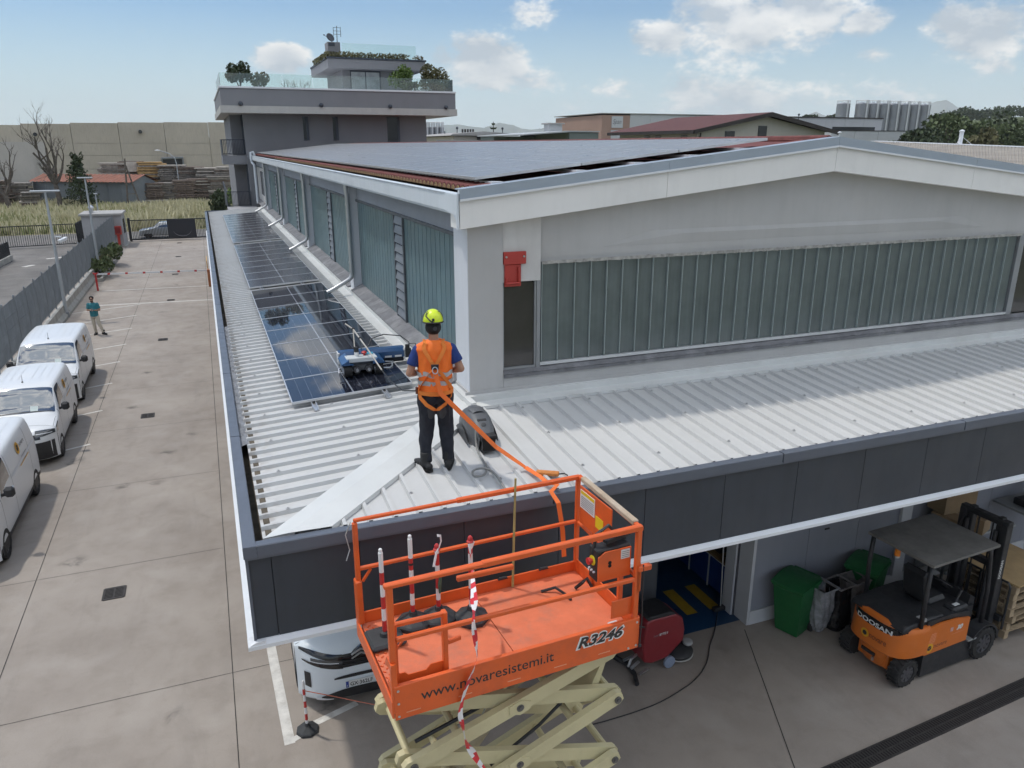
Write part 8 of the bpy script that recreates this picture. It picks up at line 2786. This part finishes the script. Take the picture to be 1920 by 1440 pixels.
# hood, battery box, side panels
f = MB(); f.prism([(.10, 1.0), (.16, 1.07), (.60, 1.10), (1.02, 1.08), (1.05, .98), (.12, .96)], -.50, .50, 'y'); o = put('hood', fuse(f, .025, 4), fk); setmat(o, FBLK)
for s in (-1, 1):
    y0, y1 = (.565 * s, .535 * s)
    MB().prism([(.60, .47), (1.60, .47), (1.60, .90), (1.30, .96), (.90, .99), (.60, .965), (.555, .72)], min(y0, y1), max(y0, y1), 'y').build('side_panel', FORG, fk)
    MB().prism([(.60, .07), (1.86, .05), (1.86, .40), (1.62, .465), (.60, .465)], min(.56 * s, .40 * s), max(.56 * s, .40 * s), 'y').build('side_skirt', FBLK, fk)
    MB().box(1.62, 1.86, min(.42 * s, .60 * s), max(.42 * s, .60 * s), .44, .47, .004).build('step', mat('step_plate', (.30, .31, .31), .5, .3, var=.2, scale=12), fk)
f = MB(); f.prism([(.62, .97), (1.0, 1.0), (1.30, .97), (1.60, .91), (1.60, 1.0), (1.2, 1.06), (.62, 1.06)], -.53, .53, 'y'); f.build('battery_cover', FBLK, fk)
MB().box(.60, 1.9, -.40, .40, .12, .95).build('chassis', FBLK, fk)
MB().box(1.60, 2.05, -.50, .50, .40, .46).build('floor_plate', FBLK, fk)
fit_text('novare', .30, (.81, -.5665, .56), (1, 0, 0), (0, 0, 1), MATS['brown_ink'], fk, name='owner_name')
emblem(fk, (.70, -.5665, .585), (1, 0, 0), (0, 0, 1), .085)
fit_text('30', .15, (1.30, -.5665, .745), (1, 0, 0), (0, 0, 1), PLATEW, fk, height=.09, bold=.05, shear=.3, name='model_number')
MB().box(1.15, 1.22, -.567, -.5655, .755, .83).build('model_mark', mat('pale_pink_mark', (.55, .30, .26), .5, var=0), fk)
f = MB()
for k in range(7):
    f.box(.66 + k * .006, .80 + k * .004, -.567, -.5655, .66 + k * .028, .667 + k * .028)
f.build('vent_lines', MATS['pale_orange_scratch'], fk)
MB().box(1.20, 1.50, -.567, -.5655, .69, .697).build('pin_line', MATS['pale_orange_scratch'], fk)
# wheels
def flwheel(x, y, r, w):
    t = wheel(fk, x, y, r, w)
    f = MB()
    for k in range(18):
        a = 2 * math.pi * k / 18
        for s in (-1, 1):
            f.m = Matrix.Translation((x, y, r)) @ Matrix.Rotation(a, 4, 'Y') @ Matrix.Rotation(R(25 * s), 4, 'Z')
            f.box(-.018, .018, (.0 if s > 0 else -w * .5), (w * .5 if s > 0 else .0), r - .012, r + .012)
    f.build('tread', TYRE, t)
for s in (-1, 1):
    flwheel(.28, s * .47, .235, .20)
    flwheel(2.04, s * .50, .29, .22)
    MB().prism([(2.04 + .36 * math.cos(a), .29 + .36 * math.sin(a)) for a in [math.pi * i / 10 for i in range(11)]] + [(2.04 + .325 * math.cos(a), .29 + .325 * math.sin(a)) for a in [math.pi * i / 10 for i in range(10, -1, -1)]], min(s * .39, s * .60), max(s * .39, s * .60), 'y').build('fender', FBLK, fk)
# seat, wheel, console
f = MB(); f.box(.98, 1.42, -.24, .24, 1.06, 1.18, .05); f.build('seat', FBLK, fk)
f = MB(); f.at(1.0, 0, 1.14, 0, 0, R(-10)); f.box(-.08, .06, -.23, .23, 0, .55, .05); f.build('backrest', FBLK, fk)
f = MB(); f.prism([(1.75, .46), (1.98, .46), (1.98, 1.05), (1.85, 1.12)], -.35, .35, 'y'); f.build('dashboard', FBLK, fk)
f = MB(); f.m = Matrix.Translation((1.66, .05, 1.20)) @ Matrix.Rotation(R(35), 4, 'Y'); f.tube([(.17 * math.cos(a), .17 * math.sin(a), 0) for a in [2 * math.pi * i / 20 for i in range(20)]], .014, 6, closed=True); f.bar((-.16, 0, 0), (.16, 0, 0), .02, .015); f.build('steering_wheel', BLKPL, fk)
MB().cyl((1.66, .05, 1.19), (1.84, .05, 1.05), .03, n=8).build('steering_column', BLKPL, fk)
f = MB(); f.box(1.25, 1.62, -.50, -.30, 1.0, 1.10, .03); f.build('armrest_console', FBLK, fk)
MB().box(1.35, 1.47, -.44, -.38, 1.101, 1.106).build('label', PLATEW, fk)
MB().box(.52, .62, -.50, -.38, 1.06, 1.11).build('warning_triangle', mat('dull_sticker', (.3, .3, .3), .5, var=.1), fk)
f = MB(); f.tube([(1.45, -.36, 1.08), (1.62, -.33, 1.25), (1.72, -.2, 1.22)], .02, 6); f.build('lever_bundle', BLKPL, fk)
# overhead guard
zr_ = 2.12
for s in (-1, 1):
    MB().tube([(.47, s * .52, 1.0), (.44, s * .53, 1.6), (.46, s * .53, zr_)], .036, 8).build('guard_post', FBLK, fk, smooth='all')
    MB().tube([(2.03, s * .50, .55), (1.98, s * .52, 1.3), (1.86, s * .53, 1.95), (1.78, s * .53, zr_)], .034, 8).build('guard_post', FBLK, fk, smooth='all')
    MB().bar((.42, s * .55, zr_), (1.92, s * .55, zr_), .06, .05).build('guard_rail', FBLK, fk)
f = MB()
for k in range(7):
    f.bar((.50 + k * .21, -.53, zr_ - .005), (.50 + k * .21, .53, zr_ - .005), .04, .04)
f.build('guard_slats', FBLK, fk)
f = MB(); f.grid(lambda u, v: (.40 + 1.54 * u, -.60 + 1.20 * v, zr_ + .035 - .02 * math.sin(math.pi * u) * math.sin(math.pi * v) + .004 * math.sin(u * 45) * math.sin(math.pi * v)), 40, 16); f.add([(.40, -.6, zr_ + .034), (1.94, -.6, zr_ + .034), (1.94, -.6, zr_ - .01), (.40, -.6, zr_ - .01)], [(0, 1, 2, 3)]); f.add([(.40, .6, zr_ + .034), (.40, -.6, zr_ + .034), (.40, -.6, zr_ - .01), (.40, .6, zr_ - .01)], [(0, 1, 2, 3)]); f.build('roof_sheet', FROOF, fk)
f = MB(); f.cyl((.50, .10, zr_ - .17), (.50, .10, zr_ - .05), .045, n=12); f.build('beacon', mat('amber_lamp', (.75, .22, .02), .3, var=.05), fk)
MB().cyl((.50, .10, zr_ - .20), (.50, .10, zr_ - .17), .05, n=12).build('beacon_base', ALU, fk)
# mast, carriage, backrest, forks
for s in (-1, 1):
    MB().box(2.36, 2.50, min(s * .30, s * .42), max(s * .30, s * .42), .08, 2.30, .01).build('mast_channel', FBLK, fk)
    MB().box(2.40, 2.52, min(s * .20, s * .29), max(s * .20, s * .29), .12, 2.36, .01).build('inner_mast', FBLK, fk)
    MB().cyl((2.34, s * .25, .3), (2.34, s * .25, 2.15), .035, n=10).build('lift_ram', FBLK, fk)
    MB().box(2.62, 3.70, s * .28 - .06, s * .28 + .06, .06, .10).build('fork', FBLK, fk)
    MB().box(2.58, 2.62, s * .28 - .06, s * .28 + .06, .06, .60).build('fork_shank', FBLK, fk)
for zz in (.55, 1.45, 2.24):
    MB().box(2.37, 2.50, -.42, .42, zz, zz + .10, .01).build('mast_crossbar', FBLK, fk)
f = MB(); f.box(2.52, 2.58, -.50, .50, .50, .60); f.box(2.52, 2.58, -.50, .50, .25, .33); f.build('carriage', FBLK, fk)
f = MB(); f.tube([(2.60, -.52, .35), (2.60, -.52, 1.15), (2.60, -.48, 1.22), (2.60, .48, 1.22), (2.60, .52, 1.15), (2.60, .52, .35)], .02, 8)
for k in range(5):
    f.bar((2.60, -.36 + k * .18, .55), (2.60, -.36 + k * .18, 1.22), .025, .025)
f.build('load_backrest', FBLK, fk)
f = MB()
for yy in (-.12, .12):
    f.tube([(2.46, yy, .5), (2.46, yy, 1.6), (2.46, yy, 2.2)], .014, 6)
f.tube([(2.30, .36, .6), (2.30, .36, 1.8), (2.34, .30, 2.2)], .018, 6)
f.build('hydraulic_hose', BLKPL, fk)
fit_text('DOOSAN', .34, (2.43, -.4225, 1.32), (0, 0, 1), (-1, 0, 0), PLATEW, fk, height=.06, bold=.03, name='mast_name')

# ------------------------------------------------------------------ pallets and plywood
PALW = mat('pallet_wood', (.33, .25, .16), .85, var=.25, scale=5, bump=.1)
PLY = mat('plywood', (.42, .29, .145), .7, var=.15, scale=3)
pm_ = MB()
for k in range(7):
    pm_.box(-.6, .6, -.5 + k * .155, -.41 + k * .155, .122, .144)
for xk in (-.6, -.06, .5):
    pm_.box(xk, xk + .1, -.5, .52, .10, .1215)
    for yk in (-.5, -.05, .38):
        pm_.box(xk, xk + .1, yk, yk + .14, .022, .0995)
    pm_.box(xk, xk + .1, -.5, .52, 0, .0215)
pallet_me = pm_.mesh('pallet', PALW)
pw = Matrix.Translation((9.2, 7.68, 0)) @ Matrix.Rotation(R(3.4), 4, 'Z')
ordn = ['bottom', 'second', 'third', 'fourth', 'fifth', 'sixth', 'top']
for k in range(7):
    o = put('pallet', pallet_me)
    q = pw @ Vector((3.38 + .03 * ((k * 7) % 3 - 1), -.02 + .02 * ((k * 5) % 3 - 1), .102 + k * .145))
    o.location = q
    o.rotation_euler = (0, 0, R(3.4 + (k * 37 % 5) - 2))
    tag(o, 'wooden pallet in the stack on the forks, %s%s' % (ordn[k], ' one under the plywood' if k == 6 else ' from below' if 0 < k < 6 else ' one'), 'pallet', 'pallets stacked on the forklift')
o = MB().box(-.66, .66, -.55, .55, 0, .03).build('plywood_sheet', PLY)
o.location = pw @ Vector((3.42, 0.0, .102 + 7 * .145 + .001)); o.rotation_euler = (0, 0, R(4.5))
tag(o, 'tan plywood board lying on the pallet stack', 'board')
# ------------------------------------------------------------------ shelf, boxes and frames along the wall
CARDB = mat('cardboard', (.25, .175, .10), .85, var=.12, scale=4)
sr = thing('storage_rack', 'metal table rack with boxes against the wall behind the forklift', 'rack', (12.9, 9.0, 0))
for z_ in (.55, 1.18):
    MB().box(12.1, 13.9, 8.75, 9.35, z_, z_ + .04).build('shelf', mat('rack_shelf', (.35, .36, .36), .6, .2, var=.1), sr)
for x_ in (12.12, 13.0, 13.86):
    for y_ in (8.77, 9.33):
        MB().box(x_ - .02, x_ + .02, y_ - .02, y_ + .02, 0, 1.18).build('leg', GALV, sr)
def carton(label, x, y, z, sx, sy, sz, rz, flap=False):
    t = thing('cardboard_box', label, 'box', (x, y, z), rz, local=True)
    MB().box(-sx / 2, sx / 2, -sy / 2, sy / 2, .001, sz).build('carton', CARDB, t)
    MB().box(-.03, .03, -sy / 2 - .001, sy / 2 + .001, sz, sz + .002).build('tape_strip', mat('parcel_tape', (.32, .25, .16), .4, var=.1), t)
    if flap:
        MB().bar((-sx / 2, -sy / 2, sz - .02), (-sx / 2, -sy / 2 - .22, sz + .0 - .1), sx * .1, .01).build('flap', CARDB, t)
carton('brown cardboard box on the rack, lower left of the two', 12.45, 9.0, 1.22, .62, .5, .42, R(12), True)
carton('larger cardboard box stacked on top behind the mast', 12.55, 9.15, 1.64, .75, .4, .42, R(-3))
carton('small white topped carton seen through the mast', 13.0, 8.9, 1.22, .4, .35, .3, R(20))
tb_ = thing('folding_table', 'grey folding table with a printer on top beside the rack', 'table', (14.6, 8.95, 0))
MB().box(14.0, 15.2, 8.6, 9.35, 1.42, 1.46).build('top', mat('table_grey', (.22, .23, .23), .6, var=.1), tb_)
f = MB(); f.bar((14.1, 8.7, 0), (14.5, 8.7, 1.42), .03, .03); f.bar((14.5, 8.7, 0), (14.1, 8.7, 1.42), .03, .03); f.bar((15.1, 9.2, 0), (14.8, 9.2, 1.42), .03, .03); f.build('leg', GALV, tb_)
MB().box(14.2, 14.6, 8.75, 9.1, 1.461, 1.60, .02).build('printer', BLKPL, tb_)
for k, (x_, dx) in enumerate(((14.3, .25), (14.6, .2), (14.75, .1))):
    t = thing('metal_pole', 'long metal pole leaning on the wall at the right edge, ' + ('thin', 'middle', 'thick')[k] + ' one', 'pole', (x_, 8.6, 0))
    MB().cyl((x_, 8.5, 0), (x_ + dx, 9.36, 3.0 - k * .5), .022 + .014 * k, n=8).build('tube', GALV, t)
MB().box(9.75, 9.85, 9.385, 9.40, 1.6, 1.63).build('wall_switch', BLKPL, wf)
# ------------------------------------------------------------------ humid summer air
hzm = bpy.data.materials.new('haze_air')
hzm.use_nodes = True
_nt = hzm.node_tree
_nt.nodes.clear()
_o = _nt.nodes.new('ShaderNodeOutputMaterial')
_v = _nt.nodes.new('ShaderNodeVolumePrincipled')
_v.inputs['Color'].default_value = (0.93, 0.97, 1.0, 1)
_v.inputs['Density'].default_value = 0.00009
_v.inputs['Anisotropy'].default_value = 0.0
_nt.links.new(_v.outputs[0], _o.inputs['Volume'])
hz_o = MB().box(-20000, 20000, -3000, 11000, -60, 460).build('haze', hzm, kind='stuff')
tag(hz_o, 'pale summer haze over the far hills', 'haze')
